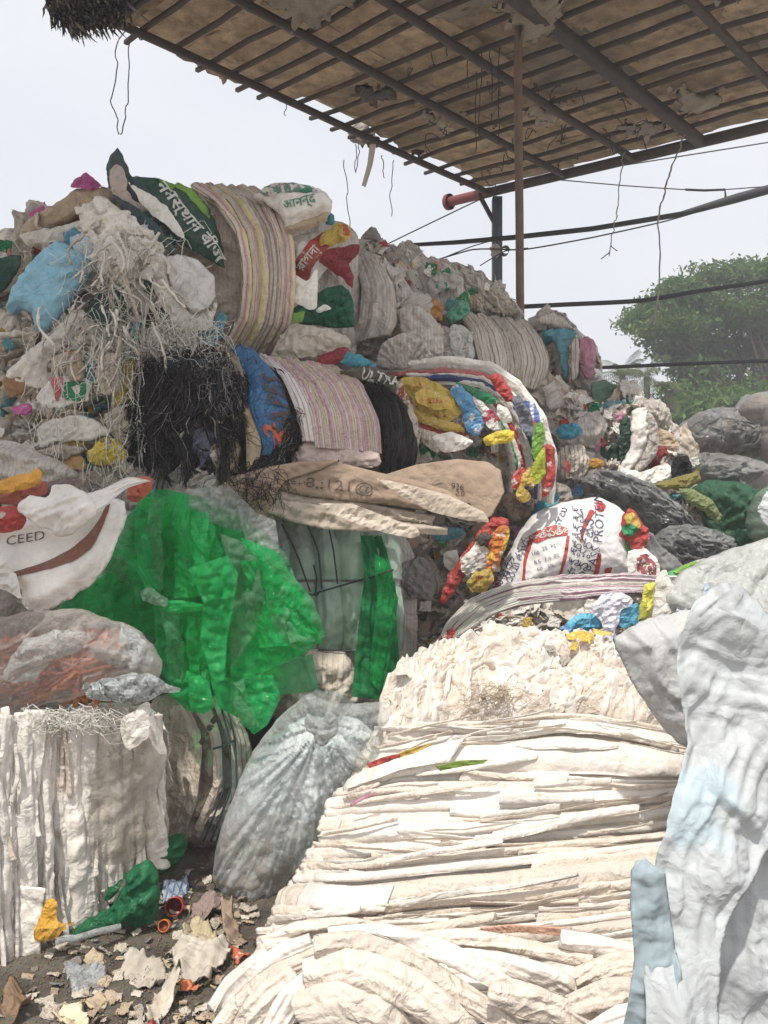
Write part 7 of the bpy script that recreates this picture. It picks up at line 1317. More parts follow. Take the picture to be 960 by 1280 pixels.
def protein():
    s = T('feed_sack', 'full white feed sack printed PASS PROTEIN with red bands and Telugu lettering', 'sack',
          [(606, 748), (622, 722), (634, 694), (650, 664), (668, 642), (695, 630), (722, 624), (748, 622), (768, 630), (786, 645), (796, 662), (806, 700), (808, 728), (780, 742), (700, 746), (640, 752)], 4.62,
          cloth('feed_sack_white', (.76, .74, .73), dirt=.14, crease=.25, cs=9, rough=.45, var=.05), bulge=.26, thick=.2, h=.009, rag=.003, cr=.010, crs=.16, pl=[(.008, 5, 60)], sh=[(.004, 7, 70)], prof=.8, sm=(.3, .25))
    decal(s, 'red_heading', [(656, 670), (672, 660), (688, 655), (700, 660), (698, 668), (680, 670), (664, 678)], RED, .005); text_on(s, 'ఉత్పత్తి', 680, 665, .06, 12, INK_W, .010, bold=.001)
    for pts in ([(656, 674), (661, 673), (652, 700), (649, 726), (646, 726), (649, 700)], [(698, 668), (701, 668), (695, 700), (691, 722), (688, 722), (692, 695)],
                [(730, 637), (735, 640), (720, 660), (715, 676), (712, 674), (718, 655)], [(742, 624), (752, 632), (744, 640), (738, 638)], [(733, 690), (738, 690), (736, 722), (731, 722)], [(620, 745), (622, 742), (621, 720), (616, 722), (615, 745)],
                [(744, 708), (752, 706), (750, 720), (745, 720)]): decal(s, 'red_line', pts, RED, .005, rag=.001)
    for t, x, y, sz, an, w in (('PASS PROTEIN', 736, 664, .072, 78, 1.0), ('ప్లస్ ప్రోటీన్', 720, 690, .075, 80, 1.0), ('బైపాస్ ప్రోటీన్ ఫీడ్', 710, 680, .068, 80, .85), ('సేంద్రీయ తవుడు', 641, 704, .062, 66, .8), ('ఆవు గేదె దాణా', 628, 716, .052, 62, .8), ('పాలు', 695, 645, .06, 60, 1)):
        text_on(s, t, x, y, sz, an, INK_B, .007, width=w)
    for k, (x, y) in enumerate(((662, 690), (672, 684), (682, 680), (664, 700), (675, 696), (684, 692), (666, 708), (678, 704))): text_on(s, ['100', '.25', 'kg', '8.5', '1.0', '.02', '60', '5%'][k], x, y, .03, 14, INK_B, .007)
    text_on(s, '.............', 674, 716, .03, 6, INK_B, .007); text_on(s, 'M.R.P. Batch', 665, 721, .03, 6, INK_B, .007)
    decal(s, 'green_edge', [(770, 668), (776, 680), (782, 700), (784, 722), (778, 724), (774, 700), (768, 680)], LGREEN, .006); decal(s, 'red_edge', [(768, 666), (772, 652), (784, 643), (790, 648), (778, 658), (772, 672)], RED, .006)
    p = T('colour_print_sack', 'red, yellow and green printed sack end bulging at the top right of the feed sack', 'sack', [(774, 668), (778, 648), (786, 636), (796, 642), (804, 656), (812, 666), (806, 690), (798, 696), (786, 680)], 4.4, RED, bulge=.05, thick=.05, h=.008, cr=.016, crs=.07)
    decal(p, 'yellow_print', [(780, 645), (790, 640), (800, 655), (792, 662), (782, 655)], YEL, .006); decal(p, 'green_print', [(776, 658), (786, 654), (796, 662), (788, 670), (778, 668)], GREEN, .009)
    q = T('printed_sack', 'white sack with a maroon oval of print right of the feed sack', 'sack', [(786, 690), (806, 686), (822, 700), (828, 724), (812, 736), (790, 732), (784, 712)], 4.35, PRINTED, bulge=.05, thick=.05, h=.008, cr=.012, crs=.08)
    decal(q, 'maroon_oval', [(794, 696), (808, 692), (819, 706), (820, 718), (808, 722), (796, 714)], cloth('faded_maroon_print', (.34, .09, .09), dirt=.3, blot=[(30, .56, (.7, .66, .62))]), .005); text_on(q, 'RICE', 807, 708, .05, -45, INK_W, .01)
    T('clear_sleeve', 'greyish clear sleeve of film running down right of the red printed sack', 'plastic film', [(798, 660), (812, 664), (830, 685), (850, 702), (858, 718), (840, 722), (818, 705), (804, 690), (796, 675)], 4.45, BAGF, bulge=.06, thick=.08, h=.009, cr=.02, crs=.08, pl=(.02, 10, -45))
    T('green_white_strip', 'green and white striped plastic strips poking out right of the maroon oval print', 'plastic strips', [(828, 722), (850, 708), (880, 698), (896, 700), (892, 715), (870, 728), (845, 730)], 4.2, cloth('green_white', (.08, .38, .14), dirt=.15, rough=.4, stripes=[(.09, .45, (.7, .7, .68), 1)]), bulge=.04, thick=.04, h=.008, cr=.02, crs=.08)
    T('green_strip', 'bright green plastic ribbon lying above the green and white strips', 'plastic strip', [(838, 716), (858, 704), (874, 700), (870, 708), (850, 718)], 4.1, LGREEN, bulge=.02, thick=.02, h=.007, cr=.008)
protein()
def striped_bundle():
    root = thing('striped_sack_bundle', tuple(W(700, 800, 4.3)), 'long mauve-striped woven sack bundle lying under the protein feed sack', 'sack bundle')
    core = patch('bundle_core', [(540, 815), (560, 790), (590, 765), (640, 750), (700, 742), (790, 738), (860, 740), (880, 790), (860, 815), (700, 830)], 4.6, WHITE, root, bulge=.1, thick=.6, h=.014, cr=.04, crs=.1)
    A = [(545, 812, 4.25), (560, 778, 4.22), (590, 748, 4.2), (640, 728, 4.18), (700, 720, 4.18), (780, 718, 4.2), (850, 722, 4.3), (870, 735, 4.4)]; B = [(552, 820, 4.2), (580, 795, 4.15), (610, 770, 4.1), (650, 756, 4.08), (700, 750, 4.08), (780, 744, 4.1), (845, 748, 4.2), (868, 760, 4.3)]
    def lerp(q): return [tuple(x * (1 - q) + y * q for x, y in zip(p, s)) for p, s in zip(A, B)]
    for k in range(6): band('striped_fold', lerp(k / 6), lerp((k + 1.2) / 6), MAUVEST if k != 2 else GREYB, root, 12, 120, .03, (.006, 26), bulge=.022, cr=.008, crs=.08, seed=k + 30, fl=(.014, .14))
    r = random.Random(9); ls = []
    for k in range(90):
        q0 = r.random(); p = lerp(q0); i = 0; ls.append(spline(np.array([W(a + r.uniform(-3, 3), b + r.uniform(-2, 2), c - .05) for a, b, c in p[:r.choice([3, 4, 5])]]), 10, False))
    tube_obj('loose_fibres', ls, .0015, FIBW, root, 3, 'stuff')
    scatter(core, 46, [(WHITE, 5), (BEIGE, 3), (CREAM2, 3), (GREYB, 1)], (.45, .85), seed=71, region=[(590, 765), (760, 752), (860, 760), (850, 800), (700, 815), (590, 815)], jit=.6, sink=-.06)
    fold_strips(core, 70, [(WHITE, 5), (BEIGE, 2), (CREAM2, 2), (GREYB, 2)], [(590, 765), (760, 745), (870, 750), (850, 820), (590, 820)], 15, 30, (.12, .35), (.015, .04), (.04, .08), 8, lift=.06)
    scatter(core, 40, SCRAPS, (.16, .36), seed=72, region=[(560, 775), (760, 752), (870, 750), (860, 810), (700, 815), (570, 815)], jit=.6, pool=FLATS, sink=-.45, name='wrapper_scrap')
    for nm, o, m, Y, b in (('blue_scrap', [(706, 790), (708, 776), (726, 766), (750, 768), (758, 780), (748, 790), (725, 786)], SKY_B3, 4.0, .04), ('blue_scrap', [(772, 780), (776, 762), (796, 755), (802, 768), (794, 780), (782, 786)], SKY_B3, 3.98, .04), ('blue_wad', [(700, 788), (706, 780), (716, 784), (716, 794), (704, 796)], SKY_B, 3.98, .03),
                           ('pale_film', [(738, 762), (752, 744), (778, 740), (792, 752), (776, 765), (770, 790), (778, 800), (758, 800), (750, 775)], cloth('lilac_white_film', (.60, .60, .66), dirt=.12, rough=.35), 3.96, .04), ('white_fold', [(700, 800), (720, 788), (745, 790), (770, 798), (790, 788), (800, 800), (760, 812), (715, 812)], cloth('lilac_white_film2', (.62, .62, .67), dirt=.12), 3.94, .04),
                           ('red_scrap', [(696, 800), (700, 792), (712, 798), (722, 804), (710, 810)], MAROON, 3.95, .02), ('white_sack', [(812, 770), (816, 740), (824, 718), (832, 712), (840, 728), (856, 750), (862, 775), (840, 784), (820, 780)], WHITE, 3.98, .05),
                           ('yellow_sack', [(798, 775), (800, 750), (808, 732), (818, 728), (818, 750), (812, 772)], cloth('yellow_green_plastic', (.58, .55, .10), dirt=.2), 3.96, .04), ('blue_sheet', [(850, 760), (868, 735), (890, 728), (888, 750), (872, 775), (855, 780)], cloth('pale_sky_sheet', (.40, .52, .62), dirt=.2), 3.95, .04),
                           ('lilac_sack', [(836, 790), (850, 755), (872, 740), (880, 760), (870, 800), (850, 806)], cloth('lilac_white_film3', (.58, .60, .66), dirt=.15), 3.92, .04)):
        patch(nm, o, Y, m, root, bulge=b, thick=.05, h=.008, cr=.022, crs=.07)
SKY_B3 = cloth('turquoise_blue_plastic', (.12, .42, .60), dirt=.2, rough=.35)
striped_bundle()
def support():
    s = T('sack_bale', 'grubby white bale under the striped sack bundle behind the cream bale', 'bale', [(520, 830), (620, 790), (900, 790), (980, 830), (980, 1000), (520, 1000)], 4.75, WHITE, bulge=.05, thick=.9, h=.03, cr=.05, crs=.15)
support()

# ------------------------------------------------------------------ right-hand pile
def right_pile():
    root = thing('mixed_bale', tuple(W(740, 700, 5.8)), 'wide grey bale of mixed sacks with a blue wad, right of the coloured wrappers', 'bale')
    s = patch('bale_core', [(655, 470), (700, 495), (745, 505), (790, 490), (830, 520), (846, 555), (845, 600), (870, 640), (830, 700), (640, 700), (640, 640), (695, 600), (690, 540)], 5.75, GREYB, root, bulge=.2, thick=.7, h=.015, cr=.06, crs=.14)
    M1 = [(GREYB, 6), (BEIGE, 3), (GREYD, 2.5), (WHITE, 1.5), (TEAL, .3), (DGREEN, .4)]
    scatter(s, 90, M1, (.8, 1.6), seed=81, jit=.5, pool=FLAPS, region=[(690, 490), (835, 500), (850, 620), (800, 660), (690, 660)], sink=-.03)
    fold_strips(s, 190, [(GREYB, 5), (BEIGE, 3), (WHITE, 2.5), (GREYD, 1.2), (CREAM2, 1), (TEAL2, .25), (DGREEN, .3), (PINK, .2)], [(690, 490), (845, 500), (860, 640), (800, 680), (690, 660)], 60, 32, (.2, .6), (.02, .055), (.02, .05), 7, lift=.07)
    scatter(s, 75, SCRAPS, (.22, .5), seed=82, jit=.6, pool=FLATS, region=[(690, 490), (845, 500), (850, 640), (800, 690), (680, 660)], sink=-.45, name='wrapper_scrap')
    for nm, o, m, Y, b in (('grey_sack', [(695, 545), (712, 530), (745, 512), (760, 530), (752, 560), (725, 560), (705, 570)], GREYB, 5.4, .06), ('blue_wad', [(695, 540), (700, 532), (715, 528), (727, 534), (726, 544), (712, 550), (700, 548)], cloth('deep_cyan_plastic', (.05, .26, .36), dirt=.2, rough=.35), 5.2, .06),
                           ('striped_sack', [(698, 566), (708, 556), (728, 556), (736, 575), (730, 594), (708, 598), (698, 585)], RIBBED, 5.25, .06), ('orange_wad', [(732, 578), (742, 572), (755, 576), (752, 584), (738, 586)], cloth('orange_brown_scrap', (.48, .24, .05), dirt=.3), 5.3, .03),
                           ('twisted_sack', [(790, 515), (808, 508), (816, 530), (812, 560), (800, 580), (780, 595), (770, 590), (788, 560)], WHITE, 5.25, .06), ('twisted_sack', [(808, 510), (822, 530), (824, 560), (812, 580), (790, 598), (800, 575), (812, 548)], GREYB, 5.2, .05),
                           ('dark_green_sack', [(774, 530), (784, 520), (792, 540), (788, 565), (776, 580), (774, 555)], DGREEN, 5.3, .04), ('maroon_scrap', [(768, 518), (778, 514), (782, 524), (772, 530)], PINK, 5.3, .03), ('maroon_scrap', [(820, 560), (832, 556), (836, 568), (824, 574)], MAROON, 5.2, .03),
                           ('white_sack', [(770, 580), (800, 590), (835, 578), (842, 596), (815, 612), (785, 602)], WHITE, 5.2, .05), ('white_sack', [(796, 500), (820, 500), (840, 520), (838, 535), (818, 530), (800, 515)], GREYB, 5.5, .07), ('tan_sack', [(818, 535), (838, 540), (850, 556), (846, 566), (828, 560)], TAN, 5.3, .05),
                           ('black_bag', [(838, 590), (844, 574), (858, 570), (866, 580), (864, 592), (852, 598), (850, 610), (840, 604)], BLACK, 5.1, .04), ('olive_bag', [(815, 605), (840, 598), (862, 592), (874, 585), (876, 600), (862, 612), (835, 612)], OLIVE2, 5.0, .05), ('olive_bag', [(848, 610), (868, 612), (890, 625), (902, 645), (898, 655), (880, 640), (860, 628)], cloth('dull_green_plastic', (.20, .24, .10), dirt=.3), 4.95, .05),
                           ('grey_sack', [(735, 590), (760, 588), (790, 600), (780, 612), (748, 606)], GREYD, 5.2, .05), ('dark_scrap', [(690, 600), (712, 610), (720, 640), (700, 650), (688, 630)], GREYD, 5.1, .06), ('teal_scrap', [(655, 625), (680, 612), (700, 618), (695, 640), (670, 650)], TEAL, 4.95, .05), ('beige_sack', [(628, 620), (650, 612), (668, 625), (662, 645), (640, 650)], BROWNP, 4.85, .05)):
        patch(nm, o, Y, m, root, bulge=b, thick=.05, h=.011, cr=.03, crs=.08, pl=(.02, 12, 60))
OLIVE2 = cloth('olive_green_plastic', (.24, .21, .06), dirt=.3)
right_pile()
GREYL = film('highlight_grey_film', (.50, .51, .50), .45, .08, tint=(.8, .8, .8), cs=10, crease=.7, trans=.25, spec=1.0)  # lighter film whose colour imitates streaky highlights on the grey plastic
def right_bags():
    g1 = T('film_bag', 'long dark-grey glossy plastic film heap behind the feed sack', 'plastic film', [(728, 600), (745, 588), (775, 590), (805, 600), (830, 615), (850, 635), (868, 655), (870, 690), (850, 705), (815, 690), (790, 650), (765, 625), (735, 625)], 5.0, GREYF, bulge=.16, thick=.2, h=.011, cr=.04, crs=.16, pl=[(.05, 8, -35), (.02, 20, -20)], sm=(2.0, 1.6))
    g2 = T('film_bag', 'rounded dark-grey film bundle below the long grey film heap', 'plastic film', [(812, 680), (830, 660), (862, 655), (890, 660), (915, 672), (920, 690), (890, 700), (850, 710), (820, 705)], 4.75, GREYF, bulge=.12, thick=.15, h=.010, cr=.03, crs=.12, pl=[(.035, 9, -10)], sm=(2.0, 1.6))
    for q, an, n_ in ((g1, -38, 46), (g2, -15, 24)): fold_strips(q, n_, [(GREYF, 3), (GREYL, 3)], None, an, 14, (.12, .45), (.012, .04), (.012, .035), 5, 'film_fold', lift=.01)  # the paler strips stand in for highlights along the folds
    b1 = T('plastic_bag', 'big hazy grey plastic bag on the right under the tree', 'plastic bag', [(846, 560), (852, 530), (875, 515), (900, 508), (922, 508), (932, 492), (950, 500), (958, 530), (955, 565), (920, 585), (880, 580)], 6.0, BAGF, bulge=.3, thick=.4, h=.014, cr=.04, crs=.16, pl=[(.05, 6, -30), (.02, 14, 40)], prof=.8, rag=.01, sm=(2.0, 1.6))
    T('plastic_bag', 'pale pinkish plastic bag at the right edge beside the big hazy one', 'plastic bag', [(925, 510), (940, 492), (965, 490), (1010, 500), (1030, 560), (980, 590), (945, 560)], 5.8, film('pinkish_bag', (.46, .42, .40), .8, .3, tint=(.7, .7, .7), crease=.5), bulge=.25, thick=.3, h=.016, cr=.04, crs=.16, prof=.8)
    b2 = T('plastic_bag', 'dim grey plastic bag below the big hazy one', 'plastic bag', [(852, 575), (880, 565), (930, 570), (960, 580), (960, 610), (915, 625), (870, 612)], 5.7, BAGF, bulge=.2, thick=.3, h=.014, cr=.03, crs=.14, pl=[(.05, 6, 10), (.02, 14, 60)], prof=.8, sm=(2, 1.6))
    for q, an, n_ in ((b1, 35, 30), (b2, 5, 20)): fold_strips(q, n_, [(GREYL, 3), (BAGF, 2)], None, an, 35, (.15, .5), (.015, .05), (.012, .035), 8, 'film_fold')  # pale strips imitate wrinkle highlights on the hazy bags
    for lb, o, Y in (('crumpled grey scrap filling of the big hazy plastic bag', [(858, 565), (865, 535), (890, 520), (925, 520), (948, 535), (945, 565), (900, 578)], 6.25), ('pinkish-grey scrap filling of the bag at the right edge', [(940, 560), (945, 515), (975, 502), (1010, 520), (1005, 570), (970, 580)], 6.05), ('dim grey scrap filling of the lower plastic bag', [(862, 600), (880, 580), (930, 580), (950, 595), (915, 615), (880, 612)], 5.9)):
        c_ = T('scrap_filling', lb, 'scrap', o, Y, GREYB, bulge=.28, thick=.2, h=.014, cr=.06, crs=.1, prof=.8); fold_strips(c_, 22, [(GREYB, 3), (BEIGE, 2), (GREYD, 2)], None, 20, 60, (.15, .4), (.03, .06), (.02, .05), 3, 'scrap_fold')
    T('green_net_bag', 'dark green netted plastic bag at the right below the grey bags', 'plastic bag', [(862, 612), (885, 600), (920, 602), (950, 615), (960, 650), (945, 690), (915, 700), (890, 680), (880, 650)], 5.4, film('green_net_film', (.05, .16, .09), .82, .35, tint=(.2, .45, .3), crease=.6, trans=.2), bulge=.22, thick=.3, h=.013, cr=.03, crs=.14, pl=[(.04, 8, -60)], prof=.8, sm=(1.8, 1.5))
    s = T('round_bag', 'grey-green rounded sack at the right edge beside the green netted bag', 'plastic bag', [(935, 650), (945, 620), (965, 605), (1010, 605), (1030, 650), (1010, 690), (960, 690), (940, 672)], 4.9, NETG, bulge=.2, thick=.3, h=.014, cr=.02, crs=.14, prof=.9)
    T('white_scrap', 'white torn film scrap at the right edge in front of the rounded sack', 'plastic scrap', [(948, 640), (952, 622), (965, 608), (1000, 612), (990, 655), (960, 660)], 4.55, cloth('white_film_scrap', (.66, .68, .68), dirt=.1, rough=.3), bulge=.03, thick=.02, h=.01, cr=.02)
    for lb, o, Y in (('grey scrap filling inside the long grey film heap', [(740, 605), (780, 600), (830, 630), (860, 665), (845, 695), (800, 670), (765, 630)], 5.3), ('grey scrap filling inside the rounded film bundle', [(825, 690), (850, 668), (900, 672), (905, 690), (850, 702)], 5.0)): T('scrap_filling', lb, 'scrap', o, Y, GREYB, bulge=.1, thick=.2, h=.016, cr=.05, crs=.1)
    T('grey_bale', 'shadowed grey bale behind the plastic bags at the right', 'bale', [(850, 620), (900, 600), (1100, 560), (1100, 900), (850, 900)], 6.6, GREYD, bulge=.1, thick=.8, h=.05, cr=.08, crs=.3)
right_bags()
# hidden bales that carry the pile (seen only through gaps)
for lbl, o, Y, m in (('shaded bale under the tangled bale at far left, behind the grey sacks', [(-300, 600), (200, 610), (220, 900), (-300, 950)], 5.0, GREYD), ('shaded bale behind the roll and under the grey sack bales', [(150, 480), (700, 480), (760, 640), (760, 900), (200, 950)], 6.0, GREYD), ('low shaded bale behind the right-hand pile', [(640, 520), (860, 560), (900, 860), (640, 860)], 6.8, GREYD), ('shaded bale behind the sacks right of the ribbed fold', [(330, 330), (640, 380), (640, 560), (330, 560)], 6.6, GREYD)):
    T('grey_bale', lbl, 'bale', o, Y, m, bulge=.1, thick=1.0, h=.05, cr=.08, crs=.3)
# ------------------------------------------------------------------ floor litter
def flatpiece(name, label, cat, outline, mat, z=.03, amp=.02, group=None, thick=.004, seed=1, h=.008, curl=.0):
    """piece lying on the ground: outline in photograph pixels dropped onto the ground at height z"""
    o2 = np.array(outline, float); Y = (EYE - z) * F / (o2[:, 1] - 640); X = (o2[:, 0] - 480) / F * Y; pp = np.stack([X, Y], 1); poly = np.vstack([pp[i] + (pp[(i + 1) % len(pp)] - pp[i]) * t for i in range(len(pp)) for t in np.linspace(0, 1, 8)[:-1]])
    d = np.arange(len(poly)) * .5; poly = poly + .009 * np.stack([fbm(d, d * 0, 2, seed), fbm(d, d * 0 + 7, 2, seed)], 1)
    P, Q, bd, dist = poly_grid(poly, h); zz = z + amp * (1.1 * crumple(P[:, 0], P[:, 1], .08, seed) + .6 * pleat(P[:, 0], P[:, 1], 9, seed * 37 % 180, seed) + curl * fbm(P[:, 0] * 6, P[:, 1] * 6, 2, seed))
    zz = np.maximum(zz, .012); V = np.column_stack([P, zz]); n0 = len(V); inn = np.where(~bd)[0]; mp = np.arange(n0); mp[inn] = n0 + np.arange(len(inn)); B = V[inn] - [0, 0, thick]
    V = np.vstack([V, B]); Q = np.vstack([Q, mp[Q][:, ::-1]]); org = V.mean(0); uv = V[:, :2].copy()
    o = link(name, mesh_np(name, V - org, Q, uv), mat); o.location = org; return tag(o, label, cat, group)
PAPER = cloth('dirty_white_paper', (.58, .53, .45), dirt=.65, dcol=(.25, .18, .11), crease=.3, cs=8, rough=.75); PAPER2 = cloth('tan_torn_paper', (.52, .42, .29), dirt=.4, crease=.3, rough=.8)
def gbag(name, label, outline, Y, mat, **k): return T(name, label, 'plastic bag', outline, Y, mat, **k)
g = gbag('green_bag', 'dark green plastic bag slumped on the dirt against the left white bale', [(80, 1172), (110, 1150), (140, 1135), (150, 1118), (165, 1082), (182, 1075), (196, 1090), (199, 1120), (196, 1146), (186, 1158), (150, 1158), (110, 1165), (88, 1176)], 2.92, GDARK, bulge=.10, thick=.08, h=.008, cr=.02, crs=.09, pl=[(.03, 10, 35), (.012, 24, 50)], prof=.8)
patch('bag_flap', [(130, 1125), (134, 1108), (146, 1104), (158, 1092), (150, 1112), (140, 1122)], 2.95, GDARK, g.o, bulge=.02, h=.008, cr=.01, thick=.02)
gbag('green_bag', 'smaller dark green bag wedged behind the slumped one under the strapped bale', [(170, 1080), (182, 1058), (205, 1048), (225, 1043), (234, 1050), (230, 1070), (212, 1086), (196, 1096), (180, 1090)], 3.25, GDARK, bulge=.08, thick=.08, h=.008, cr=.02, crs=.08, pl=[(.02, 12, 30)], prof=.8)
y = T('yellow_card', 'folded orange-yellow plastic scrap at the foot of the left white bale', 'plastic scrap', [(42, 1173), (50, 1150), (60, 1127), (68, 1128), (70, 1150), (80, 1156), (94, 1150), (90, 1156), (64, 1176), (48, 1178)], 2.72, cloth('ochre_orange_plastic', (.66, .36, .05), dirt=.3, rough=.45), bulge=.02, thick=.02, h=.006, cr=.008)
tube_obj('clear_tube', [wobble(W(70, 1177, 2.7), W(150, 1158, 2.85), 8, .01, 2)], .012, CFILM2, None, 8); tag(bpy.data.objects['clear_tube'], 'thin clear tube lying under the slumped dark green bag', 'tube')
def cup(px, py, Y, r, L, mat, inner, lbl, name, yaw):
    c = W(px, py, Y); c[2] = r + .012; d = np.array([math.sin(yaw) * .55, -math.cos(yaw), .42]); d /= np.linalg.norm(d)
    root = thing(name, tuple(c), lbl, 'cap' if 'cap' in name else 'cup'); a = np.cross(d, [0, 0, 1]); a /= np.linalg.norm(a); b = np.cross(a, d); n = 24; Vs = []
    rings = [(0, r * .9), (.0, r * .9), (L * .12, r * .97), (L, r), (L + .002, r * .98), (L + .001, r * .88), (L * .15, r * .82), (L * .1, .0005)]
    for z, rr in rings:
        for k in range(n): an = 2 * math.pi * k / n; Vs.append(c - d * L / 2 + d * z + (a * math.cos(an) + b * math.sin(an)) * rr)
    idx = np.arange(len(rings) * n).reshape(len(rings), n); Q = np.stack([idx[:-1], np.roll(idx, -1, 1)[:-1], np.roll(idx, -1, 1)[1:], idx[1:]], -1).reshape(-1, 4)
    child(root, 'shell', np.array(Vs), Q[:5 * n], mat); child(root, 'hollow', np.array(Vs), Q[5 * n:], inner)
    V, Q = tubes([np.array([c + d * (L / 2 - .004), c + d * (L / 2 - .001)])], r * 1.06, n); child(root, 'rim', V, Q, mat)
cup(219, 1150, 3.05, .035, .07, plain('red_plastic', (.42, .03, .02), .35), plain('shaded_red_inside', (.12, .01, .01), .5), 'round red plastic cup lying on its side with the open end facing out', 'plastic_cup', .2)  # inside is a darker copy of the red, shade painted in
cup(206, 1170, 2.93, .022, .03, plain('orange_plastic_cap', (.75, .20, .03), .35), plain('shaded_orange_inside', (.18, .05, .02), .5), 'small orange bottle cap just below the red cup', 'bottle_cap', -.1)  # cap hollow likewise darkened in its colour to imitate shade
L_ = [('paper_scrap', 'torn cream paper sheet left of the wide pale folded sheet', [(150, 1210), (160, 1196), (185, 1192), (205, 1200), (212, 1215), (200, 1226), (175, 1228)], PAPER, .035), ('paper_scrap', 'wide pale folded sheet in the middle of the dirt floor', [(212, 1182), (240, 1178), (286, 1176), (290, 1186), (262, 1222), (240, 1232), (215, 1210)], PAPER, .04),
      ('paper_scrap', 'narrow twisted cream paper pointing down to the left', [(178, 1264), (195, 1240), (205, 1226), (228, 1236), (210, 1252), (190, 1268)], PAPER, .05), ('paper_scrap', 'cream cardboard piece at the bottom left edge of the floor', [(62, 1270), (75, 1255), (100, 1252), (112, 1265), (110, 1285), (85, 1292)], cloth('cream_card', (.70, .60, .42), dirt=.2, rough=.7), .03),
      ('cloth_scrap', 'dusty mauve cloth scrap beside the red cup', [(232, 1142), (245, 1125), (262, 1112), (275, 1118), (284, 1130), (270, 1146), (245, 1150)], cloth('dusty_mauve', (.34, .26, .23), dirt=.3), .035), ('blister_strip', 'bluish silver blister strip lying behind the red cup', [(203, 1120), (206, 1108), (232, 1100), (238, 1112), (222, 1124), (208, 1128)], cloth('silver_blue_foil', (.42, .48, .55), dirt=.2, rough=.25, stripes=[(.022, .3, (.12, .18, .3), 0), (.03, .25, (.2, .25, .35), 1)]), .03),
      ('card_strip', 'brown curled card strip standing near the clear bag', [(276, 1135), (290, 1130), (300, 1150), (310, 1165), (296, 1168), (286, 1180), (278, 1160)], BROWNP, .05), ('orange_scrap', 'orange-red printed scrap beside the foot of the cream bale', [(288, 1198), (300, 1184), (316, 1188), (312, 1202), (296, 1210)], cloth('orange_red_print', (.62, .15, .08), dirt=.2, blot=[(25, .55, (.7, .55, .4))]), .03),
      ('orange_scrap', 'thin orange strip below the wide pale sheet', [(222, 1232), (236, 1230), (248, 1234), (244, 1239), (228, 1238)], ORANGE, .02), ('red_scrap', 'small red scrap at the bottom edge of the floor', [(180, 1276), (190, 1272), (197, 1278), (194, 1286), (182, 1286)], RED, .02), ('clear_wrapper', 'crinkled clear wrapper on the wet dirt', [(80, 1210), (100, 1195), (130, 1196), (134, 1215), (115, 1236), (90, 1236)], CFILM2, .04),
      ('paper_scrap', 'ochre torn paper below the crinkled clear wrapper', [(100, 1240), (118, 1232), (136, 1238), (128, 1254), (108, 1258)], PAPER2, .03), ('paper_scrap', 'brown curled leaf-like paper at the left edge of the floor', [(0, 1245), (18, 1232), (40, 1240), (38, 1265), (10, 1272)], cloth('brown_leaf_paper', (.26, .17, .10), dirt=.4), .05), ('paper_scrap', 'pale crumpled leaves of paper right of the orange cap', [(228, 1176), (236, 1155), (256, 1150), (272, 1158), (270, 1172), (248, 1182)], cloth('straw_paper', (.50, .42, .27), dirt=.4), .05)]
for k, (nm, lb, o, m, a) in enumerate(L_): flatpiece(nm, lb, nm.split('_')[-1] if nm != 'card_strip' else 'card', o, m, .02 + a * .6, a * 1.5, seed=k + 11, curl=.8)
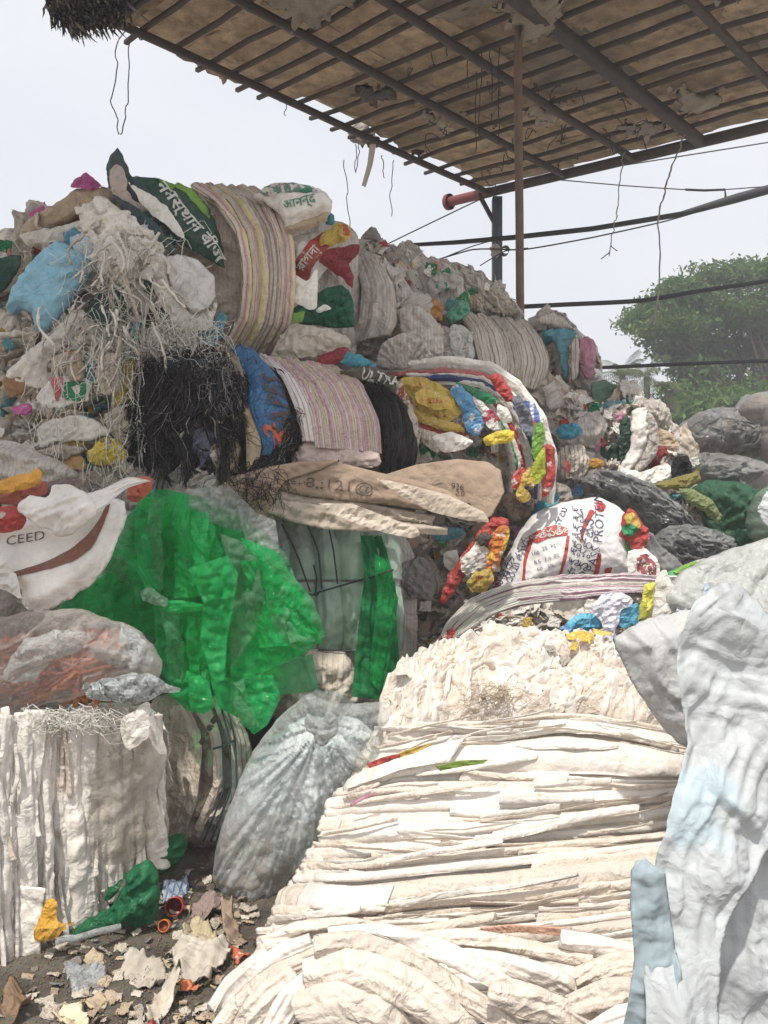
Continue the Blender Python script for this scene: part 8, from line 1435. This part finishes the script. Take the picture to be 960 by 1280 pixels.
def litter():
    r = random.Random(12); mats = [PAPER, PAPER2, PAPER, GREYD, BEIGE, DARK, CFILM2, TAN, ORANGE]; n = 0
    for k in range(290):
        y = r.uniform(1075, 1300) if r.random() < .8 else r.uniform(1180, 1320); x = r.uniform(np.interp(y, [1060, 1130, 1200, 1300], [190, 150, 40, -30]), np.interp(y, [1060, 1130, 1200, 1300], [290, 320, 330, 290])); Y = 1.57 * F / (y - 640)
        p = np.array([(x - 480) / F * Y, Y, .022]); s = r.uniform(.08, .3) * (1 if r.random() < .85 else 1.6)
        o = place('litter_scrap', r.choice(FLATS + FLAPS), p, (r.gauss(0, .35), r.gauss(0, .35), 1), r.uniform(0, 6), (s, s * r.uniform(.4, 1), s * .8), r.choices(mats, [4, 4, 2, 3, 3, 2, 1.2, 2, .3])[0], None)
        tag(o, 'small torn scrap of paper or plastic littering the dirt floor', 'litter', 'small scraps littering the dirt floor')
litter()
def grit():
    g = np.random.default_rng(3); n = 9000; y = g.uniform(1060, 1330, n); Y = 1.59 * F / (y - 640); X = -1.5 + g.uniform(0, 1.25, n); s = g.uniform(.001, .0045, n); C = np.stack([X, Y, np.full(n, .012) + s * .5], 1)
    T4 = np.array([[1, 1, 1], [1, -1, -1], [-1, 1, -1], [-1, -1, 1.]]); V = (C[:, None] + T4[None] * s[:, None, None] * g.uniform(.3, 1, (n, 4, 1))).reshape(-1, 3); b = np.arange(n)[:, None] * 4; Tt = np.concatenate([b + [0, 1, 2], b + [0, 3, 1], b + [0, 2, 3], b + [1, 3, 2]])
    m = plain('straw_grit', (.20, .16, .11), .8, var=.8, scale=90); o = link('grit', mesh_np('grit', V - [0, 3, 0], None, None, Tt), m, None, 'stuff'); o.location = (0, 3, 0); tag(o, 'fine straw-coloured grit and crumbs strewn over the dirt floor', 'grit')
grit()

# ------------------------------------------------------------------ hazy air
def haze():
    me = bpy.data.meshes.new('haze'); x, y0, y1, z0, z1 = 60, -12, 75, -1.2, 13.5
    me.from_pydata([(a, b, c) for a in (-x, x) for b in (y0, y1) for c in (z0, z1)], [], [(0, 1, 3, 2), (4, 6, 7, 5), (0, 4, 5, 1), (2, 3, 7, 6), (0, 2, 6, 4), (1, 5, 7, 3)])
    m, n = new_mat('hazy_air'); out = N_(n, 'OutputMaterial'); v = N_(n, 'VolumePrincipled'); v.inputs['Color'].default_value = (.95, .96, 1, 1); v.inputs['Density'].default_value = HAZE; n.links.new(v.outputs[0], out.inputs['Volume'])
    o = link('haze', me, m, None, 'stuff'); tag(o, 'thin pale daytime haze filling the air of the whole yard', 'haze')
HAZE = .0075
haze()
